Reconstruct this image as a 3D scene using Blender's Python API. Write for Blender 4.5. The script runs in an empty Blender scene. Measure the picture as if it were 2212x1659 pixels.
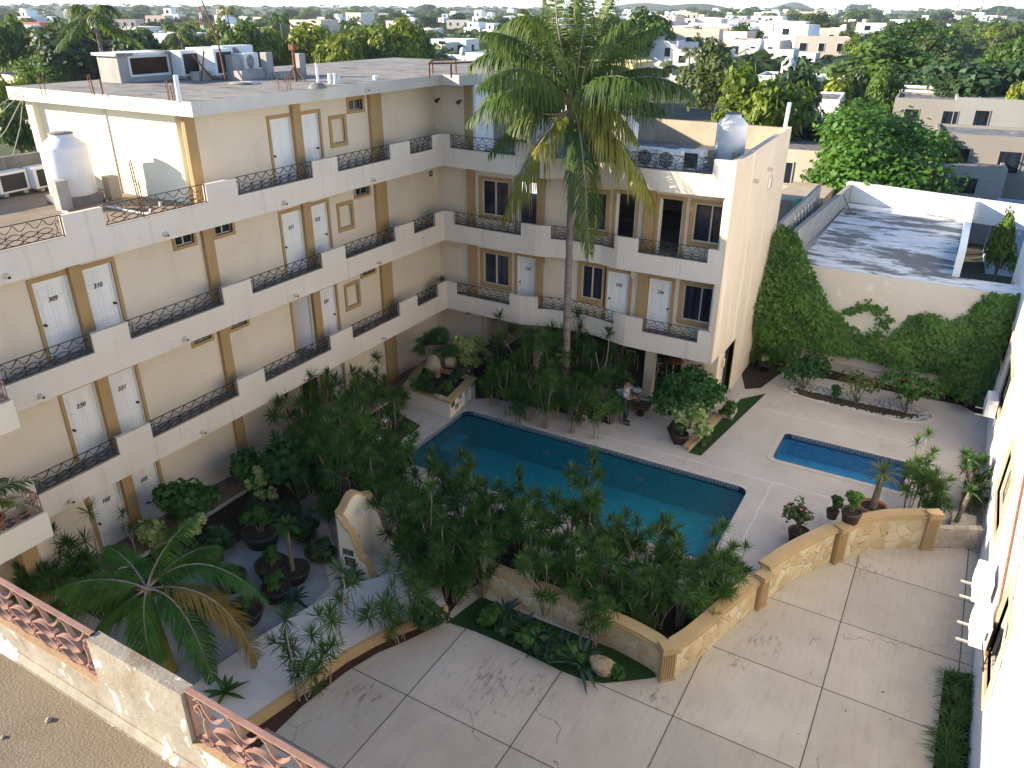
import bpy, math, random
import numpy as np
from mathutils import Vector, Matrix, Quaternion
random.seed(7); RNG=np.random.default_rng(7)
SC=bpy.context.scene; COL=SC.collection
PI=math.pi
# ---------------------------------------------------------------- camera model (also used to turn picture points into places)
CF,CYAW,CPIT,CROL=1683.89,-0.5215,0.4487,0.0054
CPOS=np.array([16.6843,-23.8827,12.9765])
_fw=np.array([math.sin(CYAW)*math.cos(CPIT),math.cos(CYAW)*math.cos(CPIT),-math.sin(CPIT)])
_rt=np.array([math.cos(CYAW),-math.sin(CYAW),0.]); _up=np.cross(_rt,_fw)
_r=math.cos(CROL)*_rt+math.sin(CROL)*_up; _u=-math.sin(CROL)*_rt+math.cos(CROL)*_up
def at(px,py,axis,val):
    d=_r*(px-1106)/CF-_u*(py-829.5)/CF+_fw
    t=(val-CPOS[axis])/d[axis]; p=CPOS+t*d
    return Vector(p)
def G(px,py,z=0.): return at(px,py,2,z)
def proj(p):
    d=np.array(p)-CPOS; Z=d@_fw
    return (1106+CF*(d@_r)/Z, 829.5-CF*(d@_u)/Z, Z)
# ---------------------------------------------------------------- mesh builder
class MB:
    def __init__(s): s.v=[];s.f=[];s.m=[];s.s=[]
    def add(s,vs,fs,mi=0,sm=False):
        o=len(s.v); s.v.extend([tuple(p) for p in vs])
        for f in fs: s.f.append([i+o for i in f]); s.m.append(mi); s.s.append(sm)
        return s
    def hexa(s,b,t,mi=0):
        return s.add(list(b)+list(t),[(3,2,1,0),(4,5,6,7),(0,1,5,4),(1,2,6,5),(2,3,7,6),(3,0,4,7)],mi)
    def box(s,x0,y0,z0,x1,y1,z1,mi=0):
        if x1<x0:x0,x1=x1,x0
        if y1<y0:y0,y1=y1,y0
        if z1<z0:z0,z1=z1,z0
        return s.hexa([(x0,y0,z0),(x1,y0,z0),(x1,y1,z0),(x0,y1,z0)],[(x0,y0,z1),(x1,y0,z1),(x1,y1,z1),(x0,y1,z1)],mi)
    def obox(s,c,sz,rz=0,mi=0,tilt=0,ax='x'):
        M=Matrix.Rotation(rz,3,'Z')
        if tilt: M=M@Matrix.Rotation(tilt,3,ax.upper())
        c=Vector(c); P=[]
        for z in (-1,1):
            for x,y in ((-1,-1),(1,-1),(1,1),(-1,1)):
                P.append(c+M@Vector((x*sz[0]/2,y*sz[1]/2,z*sz[2]/2)))
        return s.hexa(P[:4],P[4:],mi)
    def prism(s,poly,z0,z1,mi=0,mt=None):
        n=len(poly); a=sum(poly[i][0]*poly[(i+1)%n][1]-poly[(i+1)%n][0]*poly[i][1] for i in range(n))
        if a<0: poly=poly[::-1]
        vs=[(p[0],p[1],z0) for p in poly]+[(p[0],p[1],z1) for p in poly]
        s.add(vs,[tuple(range(n-1,-1,-1))]+[(i,(i+1)%n,n+(i+1)%n,n+i) for i in range(n)],mi)
        s.add(vs[n:],[tuple(range(n))],mi if mt is None else mt); return s
    def sheet(s,poly,z,mi=0):
        n=len(poly); a=sum(poly[i][0]*poly[(i+1)%n][1]-poly[(i+1)%n][0]*poly[i][1] for i in range(n))
        if a<0: poly=poly[::-1]
        return s.add([(p[0],p[1],z) for p in poly],[tuple(range(n))],mi)
    def tube(s,pts,rad,n=6,mi=0,sm=True,cap=True,flat=None):
        pts=[Vector(p) for p in pts]; k=len(pts)
        if not hasattr(rad,'__len__'): rad=[rad]*k
        vs=[];ref=None
        for i,p in enumerate(pts):
            d=(pts[min(i+1,k-1)]-pts[max(i-1,0)])
            if d.length<1e-9: d=Vector((0,0,1))
            d.normalize()
            if ref is None:
                ref=Vector((0,0,1)) if abs(d.z)<.9 else Vector((1,0,0))
            a=d.cross(ref)
            if a.length<1e-6: a=d.orthogonal()
            a.normalize(); b=a.cross(d).normalized(); ref=b
            for j in range(n):
                t=2*PI*(j+.5)/n
                vs.append(p+(a*math.cos(t)+b*math.sin(t))*rad[i])
        fs=[(i*n+j,i*n+(j+1)%n,(i+1)*n+(j+1)%n,(i+1)*n+j) for i in range(k-1) for j in range(n)]
        s.add(vs,[f[::-1] for f in fs],mi,sm)
        if cap:
            s.add(vs[:n],[tuple(range(n))],mi); s.add(vs[-n:],[tuple(range(n-1,-1,-1))],mi)
        return s
    def lathe(s,prof,c=(0,0,0),n=20,mi=0,sm=True):
        vs=[(c[0]+r*math.cos(2*PI*j/n),c[1]+r*math.sin(2*PI*j/n),c[2]+z) for r,z in prof for j in range(n)]
        fs=[(i*n+j,i*n+(j+1)%n,(i+1)*n+(j+1)%n,(i+1)*n+j) for i in range(len(prof)-1) for j in range(n)]
        s.add(vs,fs,mi,sm)
        return s
    def disc(s,c,r,n=20,mi=0):
        return s.add([(c[0]+r*math.cos(2*PI*j/n),c[1]+r*math.sin(2*PI*j/n),c[2]) for j in range(n)],[tuple(range(n))],mi)
    def wall(s,ax,p0,p1,u0,u1,z0,z1,holes=(),mi=0):
        us=sorted({u0,u1,*[h[0] for h in holes],*[h[1] for h in holes]}); us=[u for u in us if u0<=u<=u1]
        for a,b in zip(us[:-1],us[1:]):
            hs=sorted((max(h[2],z0),min(h[3],z1)) for h in holes if h[0]<=a+1e-6 and h[1]>=b-1e-6)
            z=z0; iv=[]
            for l,t in hs:
                if l>z+1e-6: iv.append((z,l))
                z=max(z,t)
            if z1>z+1e-6: iv.append((z,z1))
            for l,t in iv:
                if ax=='x': s.box(p0,a,l,p1,b,t,mi)
                else: s.box(a,p0,l,b,p1,t,mi)
        return s
    def mesh(s,name,mats,off=(0,0,0)):
        me=bpy.data.meshes.new(name); o=off
        me.from_pydata([(v[0]-o[0],v[1]-o[1],v[2]-o[2]) for v in s.v],[],s.f)
        if not isinstance(mats,(list,tuple)): mats=[mats]
        for m in mats: me.materials.append(m)
        me.polygons.foreach_set('material_index',s.m); me.polygons.foreach_set('use_smooth',s.s)
        me.update(); return me
def npmesh(name,V,Q,mat,mids=None):
    me=bpy.data.meshes.new(name); V=np.asarray(V,np.float32); Q=np.asarray(Q,np.int32)
    me.vertices.add(len(V)); me.vertices.foreach_set('co',V.ravel())
    k=Q.shape[1]; me.loops.add(Q.size); me.loops.foreach_set('vertex_index',Q.ravel())
    me.polygons.add(len(Q)); me.polygons.foreach_set('loop_start',np.arange(0,Q.size,k,dtype=np.int32))
    mats=mat if isinstance(mat,(list,tuple)) else [mat]
    for m in mats: me.materials.append(m)
    if mids is not None: me.polygons.foreach_set('material_index',np.asarray(mids,np.int32))
    me.update(calc_edges=True); me.validate(); return me
def link(name,me,parent=None,loc=(0,0,0),rz=0):
    o=bpy.data.objects.new(name,me); COL.objects.link(o); o.location=loc; o.rotation_euler=(0,0,rz)
    if parent: o.parent=parent
    return o
def tag(o,label=None,cat=None,group=None,kind=None):
    if label: o['label']=label
    if cat: o['category']=cat
    if group: o['group']=group
    if kind: o['kind']=kind
    return o
def struct(name,mb,mats,kind='structure',label=None,cat=None):
    o=link(name,mb.mesh(name,mats)); return tag(o,label,cat,None,kind)
class Thing:
    def __init__(s,name,label,cat,loc=(0,0,0),group=None,rz=0):
        s.loc=tuple(loc); s.o=link(name,None,None,loc,rz); tag(s.o,label,cat,group)
    def part(s,name,mb,mats,parent=None,label=None,bevel=0):
        o=link(name,mb.mesh(name,mats,s.loc),parent or s.o)
        if label: o['label']=label
        if bevel:
            m=o.modifiers.new('b','BEVEL'); m.width=bevel; m.segments=1; m.limit_method='ANGLE'
        return o
    def lpart(s,name,me,loc=(0,0,0),rz=0,parent=None,label=None):   # mesh in its own frame, placed in the thing's frame
        o=link(name,me,parent or s.o,loc,rz)
        if label: o['label']=label
        return o
def single(name,mb,mats,label,cat,loc=(0,0,0),group=None,bevel=0):
    o=link(name,mb.mesh(name,mats,loc),None,loc); tag(o,label,cat,group)
    if bevel:
        m=o.modifiers.new('b','BEVEL'); m.width=bevel; m.segments=1; m.limit_method='ANGLE'
    return o
def dup(root,loc,rz=0,sc=(1,1,1),label=None,group=None):
    r=root.copy(); COL.objects.link(r); r.location=loc; r.rotation_euler=(0,0,rz); r.scale=sc if hasattr(sc,'__len__') else (sc,sc,sc)
    if label: r['label']=label
    if group: r['group']=group
    for ch in list(root.children):
        c=ch.copy(); COL.objects.link(c); c.parent=r
        for g in ch.children:
            d=g.copy(); COL.objects.link(d); d.parent=c
    return r
ORD=['first','second','third','fourth','fifth','sixth','seventh','eighth','ninth','tenth','eleventh','twelfth','thirteenth','fourteenth','fifteenth','sixteenth','seventeenth','eighteenth','nineteenth','twentieth']
TENS={2:'twenty',3:'thirty',4:'forty',5:'fifty',6:'sixty',7:'seventy',8:'eighty',9:'ninety'}
def ordw(n):
    if n<=20: return ORD[n-1]
    if n>=100:
        return 'hundredth' if n==100 else ('hundred and '+ordw(n-100))
    t,u=divmod(n,10)
    return (TENS[t][:-1]+'ieth') if u==0 else TENS[t]+'-'+ORD[u-1]
def label_row(objs,fmt):            # tells look-alikes apart by their order in the picture
    objs=sorted(objs,key=lambda o: proj(o.matrix_basis.translation)[0])
    for i,o in enumerate(objs):
        o['label']=fmt.format(o=ordw(i+1)) if i else fmt.format(o='very first')
# ---------------------------------------------------------------- materials
def new_mat(name):
    m=bpy.data.materials.new(name); m.use_nodes=True; nt=m.node_tree; nt.nodes.clear()
    out=nt.nodes.new('ShaderNodeOutputMaterial'); return m,nt,out
def nd(nt,t,**kw):
    n=nt.nodes.new(t)
    for k,v in kw.items():
        if k in n.inputs: n.inputs[k].default_value=v
        else: setattr(n,k,v)
    return n
def c4(c): return (c[0],c[1],c[2],1)
def noise(nt,coord,scale,detail=4,rough=.6,stretch=None):
    n=nd(nt,'ShaderNodeTexNoise',Scale=scale,Detail=detail,Roughness=rough)
    if stretch:
        mp=nd(nt,'ShaderNodeMapping'); mp.inputs['Scale'].default_value=stretch
        nt.links.new(coord,mp.inputs['Vector']); nt.links.new(mp.outputs['Vector'],n.inputs['Vector'])
    else: nt.links.new(coord,n.inputs['Vector'])
    return n.outputs['Fac']
def ramp(nt,fac,stops,interp='LINEAR'):
    r=nd(nt,'ShaderNodeValToRGB'); r.color_ramp.interpolation=interp
    e=r.color_ramp.elements
    while len(e)<len(stops): e.new(.5)
    for i,(p,c) in enumerate(stops): e[i].position=p; e[i].color=c4(c)
    nt.links.new(fac,r.inputs['Fac']); return r.outputs['Color']
def mixc(nt,fac,a,b,mode='MIX'):
    m=nd(nt,'ShaderNodeMix',data_type='RGBA',blend_type=mode)
    for key,v in ((0,fac),(6,a),(7,b)):
        if isinstance(v,(int,float)): m.inputs[key].default_value=v
        elif isinstance(v,tuple): m.inputs[key].default_value=c4(v)
        else: nt.links.new(v,m.inputs[key])
    return m.outputs[2]
def math_(nt,op,a,b=0.,c=0.):
    m=nd(nt,'ShaderNodeMath',operation=op)
    for i,v in enumerate((a,b,c)):
        if isinstance(v,(int,float)): m.inputs[i].default_value=v
        else: nt.links.new(v,m.inputs[i])
    return m.outputs[0]
def principled(nt,out,col,rough=.8,bump=None,bstr=.3,spec=.3,metal=0.,bdist=.02):
    p=nd(nt,'ShaderNodeBsdfPrincipled')
    if isinstance(col,tuple): p.inputs['Base Color'].default_value=c4(col)
    else: nt.links.new(col,p.inputs['Base Color'])
    if isinstance(rough,(int,float)): p.inputs['Roughness'].default_value=rough
    else: nt.links.new(rough,p.inputs['Roughness'])
    p.inputs['Specular IOR Level'].default_value=spec; p.inputs['Metallic'].default_value=metal
    if bump is not None:
        b=nd(nt,'ShaderNodeBump',Strength=bstr,Distance=bdist); nt.links.new(bump,b.inputs['Height']); nt.links.new(b.outputs['Normal'],p.inputs['Normal'])
    nt.links.new(p.outputs['BSDF'],out.inputs['Surface']); return p
def pmat(name,c1,c2,scale=2.,rough=.85,bump=.0,bscale=40.,stains=(),stretch=None,spec=.25,metal=0.,fine=.0):
    """two-tone noise colour, optional stain layers (colour, scale, threshold low, high, amount, stretch), optional bump"""
    m,nt,out=new_mat(name); co=nd(nt,'ShaderNodeTexCoord').outputs['Object']
    col=ramp(nt,noise(nt,co,scale,6,.6,stretch),[(.3,c1),(.7,c2)])
    for (sc_,s,lo,hi,amt,st) in stains:
        f=ramp(nt,noise(nt,co,s,7,.68,st),[(lo,(0,0,0)),(hi,(1,1,1))])
        col=mixc(nt,math_(nt,'MULTIPLY',f,amt),col,sc_)
    if fine:
        f=noise(nt,co,60.,3,.7); col=mixc(nt,fine,col,ramp(nt,f,[(.3,(.25,.25,.25)),(.7,(.9,.9,.9))]),'OVERLAY')
    b=noise(nt,co,bscale,5,.65) if bump else None
    principled(nt,out,col,rough,b,bump,spec,metal); return m
def flat(name,c,rough=.6,metal=0.,spec=.4):
    return pmat(name,tuple(x*.92 for x in c),tuple(min(1,x*1.06) for x in c),3.,rough,0,spec=spec,metal=metal)
def leafmat(name,dark,light,trans=.35,nscale=2.5,rnd=.25,rough=.55):
    m,nt,out=new_mat(name); co=nd(nt,'ShaderNodeTexCoord').outputs['Object']
    col=ramp(nt,noise(nt,co,nscale,5,.7),[(.32,dark),(.68,light)])
    oi=nd(nt,'ShaderNodeObjectInfo'); hs=nd(nt,'ShaderNodeHueSaturation')
    nt.links.new(col,hs.inputs['Color'])
    nt.links.new(math_(nt,'MULTIPLY_ADD',oi.outputs['Random'],2*rnd,1-rnd),hs.inputs['Value'])
    nt.links.new(math_(nt,'MULTIPLY_ADD',oi.outputs['Random'],-.04,.52),hs.inputs['Hue'])
    p=nd(nt,'ShaderNodeBsdfPrincipled',Roughness=rough); p.inputs['Specular IOR Level'].default_value=.35
    nt.links.new(hs.outputs['Color'],p.inputs['Base Color'])
    t=nd(nt,'ShaderNodeBsdfTranslucent'); nt.links.new(mixc(nt,.35,hs.outputs['Color'],(.35,.45,.03)),t.inputs['Color'])
    mx=nd(nt,'ShaderNodeMixShader'); mx.inputs[0].default_value=trans
    nt.links.new(p.outputs['BSDF'],mx.inputs[1]); nt.links.new(t.outputs['BSDF'],mx.inputs[2]); nt.links.new(mx.outputs[0],out.inputs['Surface'])
    return m
STK=(.35,.35,1.6)
M={}
M['cream']=pmat('cream_wall',(.66,.555,.415),(.71,.605,.46),.8,.9,.15,60,stains=[((.50,.40,.28),1.3,.54,.8,.45,(1,1,.3)),((.76,.68,.56),2.3,.6,.68,.35,(1,1,.7)),((.36,.29,.21),3.,.64,.82,.35,(1.5,1.5,.12))])
M['ochre']=pmat('ochre_trim',(.37,.24,.105),(.43,.285,.135),1.5,.85,.12,60)
M['white']=pmat('parapet_render',(.66,.575,.475),(.715,.63,.53),.9,.9,.2,70,stains=[((.5,.43,.36),1.2,.56,.85,.4,(1,1,.3)),((.30,.25,.20),2.6,.56,.80,.55,(1.8,1.8,.12))])
M['cream_sun_tinted']=pmat('cream_wall_sun_tinted',(.78,.71,.53),(.82,.755,.58),.8,.9,.12,60,stains=[((.45,.36,.25),2.2,.64,.8,.4,(1,1,.4))])  # the cream wall again, with sunlight put into its colour
M['roofcon']=pmat('roof_concrete',(.19,.17,.155),(.33,.31,.285),1.6,.95,.5,25,stains=[((.08,.07,.062),1.7,.52,.66,.85,(.5,1.3,1)),((.05,.045,.04),6.,.60,.70,.7,None),((.55,.52,.48),3.2,.66,.75,.6,None)])
M['slabedge']=pmat('weathered_edge',(.52,.475,.415),(.62,.575,.51),1.2,.9,.2,40,stains=[((.25,.18,.12),2.6,.62,.72,.8,(1,1,.4))])
M['slabedge_sun_tinted']=pmat('weathered_edge_sun_tinted',(.70,.62,.46),(.78,.71,.56),1.4,.9,.2,40,stains=[((.2,.12,.07),2.8,.64,.70,.9,(1,1,.5))])  # sunlit copy of the weathered edge: sun painted into the base, stains real
M['endwall']=pmat('end_wall_stucco',(.62,.51,.385),(.68,.575,.45),.9,.92,.35,45,stains=[((.76,.69,.59),1.4,.55,.62,.7,(1.4,1.4,.12)),((.3,.24,.17),2.2,.66,.8,.5,(1,1,.14))])
M['door']=pmat('white_door',(.74,.72,.675),(.79,.77,.73),1.,.45,0)
M['black']=flat('black_iron',(.018,.017,.016),.5)
M['iron']=pmat('wrought_iron',(.022,.02,.018),(.05,.04,.035),6,.55,0)
M['rustiron']=pmat('pinkish_brown_iron',(.24,.135,.105),(.34,.20,.16),9,.6,.2,60,stains=[((.16,.06,.03),7,.6,.75,.6,None)])
M['rust']=pmat('rusty_steel',(.13,.055,.025),(.22,.10,.05),12,.8,.2,60)
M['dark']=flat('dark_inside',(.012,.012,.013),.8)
M['alu']=flat('aluminium',(.62,.61,.57),.4,.6)
M['concrete']=pmat('grey_concrete',(.30,.28,.255),(.42,.40,.37),2.2,.95,.35,30,stains=[((.1,.09,.08),2.4,.58,.75,.6,(1,1,.35))])
M['brownconc']=pmat('brown_stained_concrete',(.36,.29,.21),(.46,.39,.30),1.1,.95,.3,30,stains=[((.15,.11,.08),1.6,.55,.75,.65,(1,1,.25))])
M['darkconc']=pmat('mould_stained_wall',(.16,.15,.14),(.29,.27,.25),1.1,.95,.3,30,stains=[((.05,.05,.05),1.6,.5,.7,.7,(1.4,1.4,.2))])
M['tank']=flat('white_plastic',(.74,.73,.71),.5)
M['acwhite']=pmat('ac_enamel',(.72,.71,.68),(.78,.77,.75),4,.45,0,stains=[((.45,.38,.3),6,.62,.8,.3,None)])
M['grille']=flat('dark_grille',(.03,.03,.032),.6)
M['pvc']=flat('white_pvc',(.75,.75,.73),.45)
M['terracotta']=pmat('terracotta',(.33,.12,.06),(.42,.17,.09),5,.85,.1)
M['blackpot']=flat('black_plastic_pot',(.018,.018,.02),.5)
M['soil']=pmat('dark_soil',(.018,.013,.010),(.05,.036,.028),6,1,.8,60)
M['redgravel']=pmat('red_lava_gravel',(.035,.015,.010),(.10,.045,.032),30,1,1,45,stains=[((.02,.012,.01),2.,.5,.7,.6,None)])
M['trunk']=pmat('bark',(.10,.08,.06),(.21,.175,.135),9,.95,.5,30)
M['palmtrunk']=pmat('ringed_palm_bark',(.15,.12,.105),(.30,.25,.225),4,.95,.6,20,stains=[((.06,.045,.04),10,.52,.6,.6,(.15,.15,1.6))])
M['stem']=pmat('pale_stem',(.17,.14,.11),(.38,.32,.26),10,.9,.2)
M['mango']=leafmat('mango_leaf',(.026,.065,.012),(.10,.19,.022),.3,1.6)
M['mangoY']=leafmat('yellowish_leaf',(.06,.11,.010),(.23,.27,.025),.3,1.6)
M['darkleaf']=leafmat('dark_leaf',(.010,.034,.013),(.035,.082,.03),.22,1.6)
M['brightleaf']=leafmat('bright_leaf',(.04,.11,.014),(.10,.22,.03),.35,1.6)
M['olive']=leafmat('olive_leaf',(.045,.07,.018),(.12,.15,.04),.3,2)
M['drac']=leafmat('dracaena_leaf',(.013,.048,.010),(.055,.145,.024),.25,3,.35)
M['palmleaf']=leafmat('coconut_leaflet',(.03,.068,.014),(.10,.155,.026),.28,1.2,.2)
M['palmY']=leafmat('yellowing_leaflet',(.13,.135,.02),(.29,.26,.04),.35,1.5)
M['royal']=leafmat('royal_palm_leaflet',(.02,.09,.012),(.085,.23,.026),.35,2)
M['deadleaf']=leafmat('dead_palm_leaf',(.22,.13,.03),(.42,.26,.07),.3,3)
M['straw']=leafmat('straw_leaf',(.34,.25,.15),(.58,.46,.31),.3,3)
M['fanleaf']=leafmat('fan_palm_leaf',(.012,.05,.014),(.04,.11,.03),.25,3)
M['vine']=leafmat('vine_leaf',(.018,.075,.014),(.085,.20,.032),.3,1.1)
M['bush']=leafmat('bush_leaf',(.016,.07,.014),(.05,.15,.025),.3,3)
M['varieg']=leafmat('variegated_leaf',(.22,.30,.07),(.52,.58,.24),.3,4)
M['grass']=pmat('lawn',(.012,.035,.008),(.03,.07,.015),20,1,1,80)
M['lime']=pmat('whitewashed_roof',(.66,.67,.68),(.78,.79,.79),1.2,.9,.2,20,stains=[((.15,.145,.14),.42,.495,.55,.92,(.7,1.7,1)),((.2,.195,.19),2.6,.55,.63,.75,(.35,1.7,1))])
M['whitewash']=pmat('whitewash',(.76,.77,.78),(.82,.83,.83),.9,.9,.15,40,stains=[((.5,.5,.5),1.5,.64,.8,.35,(1,1,.4))])
M['terrace']=pmat('brown_terrace_screed',(.20,.155,.115),(.30,.235,.175),1.1,.95,.35,30,stains=[((.5,.45,.38),2.2,.66,.75,.5,None),((.09,.07,.055),1.5,.58,.75,.5,None)])
M['sill']=pmat('worn_sill',(.34,.28,.24),(.5,.44,.39),5,.9,.2,40)
M['cream2']=pmat('cream_balcony',(.74,.67,.54),(.78,.71,.58),1,.9,.12,60)
M['broof']=pmat('grey_roof_membrane',(.10,.10,.105),(.23,.235,.24),1.6,.95,.4,20,stains=[((.6,.6,.6),2.6,.58,.70,.7,(1,.5,1)),((.04,.04,.045),2.,.55,.7,.6,None)])
M['sash']=flat('cream_window_sash',(.60,.53,.42),.5)
M["rock"]=pmat("tan_rock",(.27,.19,.11),(.42,.33,.22),6,.95,.6,20); M["greyrock"]=pmat("grey_rock",(.06,.06,.06),(.15,.145,.14),6,.95,.6,20); M["pebble"]=pmat("pale_pebble",(.35,.33,.31),(.62,.60,.57),14,.9,0); M["peb"]=pmat("pebble_bed",(.22,.21,.20),(.36,.35,.33),18,.95,.4,60); M["brownpot"]=flat("brown_pot",(.06,.035,.03),.5); M["coco"]=pmat("green_coconut",(.14,.17,.02),(.30,.28,.04),5,.5,0); M["straw2"]=pmat("palm_fibre",(.20,.12,.06),(.38,.26,.14),12,1,.5,40); M["trunk2"]=pmat("fan_palm_bark",(.20,.13,.09),(.34,.24,.17),8,.95,.5,30); M["crownshaft"]=pmat("yellow_green_palm_stem",(.20,.17,.03),(.30,.24,.05),5,.6,0)
# driveway: broom-finished slabs with dark joints
def drivemat():
    m,nt,out=new_mat('driveway_concrete'); co=nd(nt,'ShaderNodeTexCoord').outputs['Object']
    sx=nd(nt,'ShaderNodeSeparateXYZ'); nt.links.new(co,sx.inputs[0]); X,Y=sx.outputs[0],sx.outputs[1]
    wob=math_(nt,'MULTIPLY_ADD',noise(nt,co,6.,2,.5),.02,-.01)
    u=math_(nt,'DIVIDE',math_(nt,'ADD',math_(nt,'SUBTRACT',X,8.89),wob),2.497); v=math_(nt,'DIVIDE',math_(nt,'ADD',math_(nt,'SUBTRACT',Y,-14.66),wob),2.302)
    cell=nd(nt,'ShaderNodeCombineXYZ'); nt.links.new(math_(nt,'FLOOR',u),cell.inputs[0]); nt.links.new(math_(nt,'FLOOR',v),cell.inputs[1])
    wn=nd(nt,'ShaderNodeTexWhiteNoise',noise_dimensions='3D'); nt.links.new(cell.outputs[0],wn.inputs['Vector'])
    col=ramp(nt,noise(nt,co,.9,6,.6),[(.3,(.40,.345,.28)),(.7,(.49,.43,.36))])
    tone=math_(nt,'MULTIPLY_ADD',wn.outputs['Value'],.16,.92)
    t3=nd(nt,'ShaderNodeCombineXYZ')
    for i in range(3): nt.links.new(tone,t3.inputs[i])
    col=mixc(nt,1.,col,t3.outputs[0],'MULTIPLY')
    st=noise(nt,co,9.,4,.7,(1.,.12,1)); col=mixc(nt,math_(nt,'MULTIPLY',ramp(nt,st,[(.5,(0,0,0)),(.75,(1,1,1))]),.35),col,(.25,.225,.20))
    # mildew streaks: broken blotches, strongest in a few places where water stands
    def spot(cx,cy,r):
        vm=nd(nt,'ShaderNodeVectorMath',operation='DISTANCE'); nt.links.new(co,vm.inputs[0]); vm.inputs[1].default_value=(cx,cy,0)
        return math_(nt,'SUBTRACT',1.,math_(nt,'MINIMUM',math_(nt,'DIVIDE',vm.outputs['Value'],r),1.))
    msk=spot(10.2,-13.4,1.9)
    for s in ((8.1,-15.2,1.2),(14.9,-9.3,1.0),(14.6,-10.3,.6),(16.6,-5.3,1.2),(11.2,-13.1,1.0),(18.6,-11.5,1.0),(13.4,-12.1,.7)): msk=math_(nt,'MAXIMUM',msk,spot(*s))
    f=math_(nt,'ADD',noise(nt,co,5.5,8,.75,(1.6,.55,1)),math_(nt,'MULTIPLY',msk,.2))
    col=mixc(nt,math_(nt,'MULTIPLY',ramp(nt,f,[(.67,(0,0,0)),(.80,(1,1,1))]),.72),col,(.085,.075,.065))
    big=noise(nt,co,.45,3,.5); col=mixc(nt,math_(nt,'MULTIPLY',ramp(nt,big,[(.5,(0,0,0)),(.75,(1,1,1))]),.3),col,(.27,.25,.235))
    cw=nd(nt,'ShaderNodeTexVoronoi',feature='DISTANCE_TO_EDGE',Scale=.23); cm=nd(nt,'ShaderNodeVectorMath',operation='MULTIPLY_ADD'); cn=nd(nt,'ShaderNodeTexNoise',Scale=1.3,Detail=5.); nt.links.new(co,cn.inputs['Vector']); nt.links.new(cn.outputs['Color'],cm.inputs[0]); cm.inputs[1].default_value=(1.1,1.1,0); nt.links.new(co,cm.inputs[2]); nt.links.new(cm.outputs[0],cw.inputs['Vector'])
    col=mixc(nt,math_(nt,'MULTIPLY',math_(nt,'LESS_THAN',cw.outputs['Distance'],.0022),math_(nt,'MULTIPLY',math_(nt,'GREATER_THAN',noise(nt,co,.5,3,.5),.5),.6)),col,(.12,.10,.085))
    j=None
    for w in (u,v):
        d=math_(nt,'ABSOLUTE',math_(nt,'SUBTRACT',math_(nt,'FRACT',math_(nt,'ADD',w,.5)),.5))
        k=math_(nt,'LESS_THAN',d,.0052); j=k if j is None else math_(nt,'MAXIMUM',j,k)
    col=mixc(nt,math_(nt,'MULTIPLY',j,.85),col,(.035,.031,.028))
    principled(nt,out,col,.92,noise(nt,co,45.,5,.7,(1,.25,1)),.25,.2); return m
M['drive']=drivemat()
M['deck0']=pmat('pool_deck_concrete',(.43,.375,.33),(.53,.475,.425),.7,.92,.25,40,stains=[((.20,.17,.15),1.1,.57,.74,.55,(1,.5,1)),((.66,.62,.58),1.9,.63,.7,.45,None),((.16,.14,.13),4.5,.62,.72,.4,(1,.45,1))])
def deckmat():
    m=M['deck0']; nt=m.node_tree; p=[n for n in nt.nodes if n.type=='BSDF_PRINCIPLED'][0]; src=p.inputs['Base Color'].links[0].from_socket
    co=nd(nt,'ShaderNodeTexCoord').outputs['Object']; sx=nd(nt,'ShaderNodeSeparateXYZ'); nt.links.new(co,sx.inputs[0]); wob=math_(nt,'MULTIPLY_ADD',noise(nt,co,1.1,5,.7),.7,-.35); j=None
    for ax,v,lo,hi,oth in ((1,-2.45,1.5,19,0),(1,-8.1,3,13.5,0),(0,15.3,-5.,-2.4,1),(0,13.55,-8,-2.4,1),(0,2.45,-8.,-4.2,1),(1,2.3,11,18.6,0)):
        d=math_(nt,'ABSOLUTE',math_(nt,'ADD',math_(nt,'SUBTRACT',sx.outputs[ax],v),math_(nt,'MULTIPLY',wob,.28)))
        k=math_(nt,'MULTIPLY',math_(nt,'LESS_THAN',d,.035),math_(nt,'MULTIPLY',math_(nt,'GREATER_THAN',sx.outputs[oth],lo),math_(nt,'LESS_THAN',sx.outputs[oth],hi))); j=k if j is None else math_(nt,'MAXIMUM',j,k)
    nt.links.new(mixc(nt,math_(nt,'MULTIPLY',j,math_(nt,'MULTIPLY_ADD',noise(nt,co,3.,4,.7),1.2,-.1)),src,(.62,.60,.57)),p.inputs['Base Color']); M['deck']=m
deckmat()
M['path']=pmat('garden_path_concrete',(.52,.475,.43),(.60,.555,.51),1.2,.92,.2,40,stains=[((.3,.26,.23),1.7,.6,.8,.35,None)])
M['courtcon']=pmat('garden_court_concrete',(.22,.22,.225),(.33,.33,.335),1.3,.92,.2,40,stains=[((.2,.2,.21),1.7,.58,.8,.5,None)])
M['walk']=pmat('red_brown_walkway',(.17,.105,.08),(.25,.16,.125),14,.95,.4,60)
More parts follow.
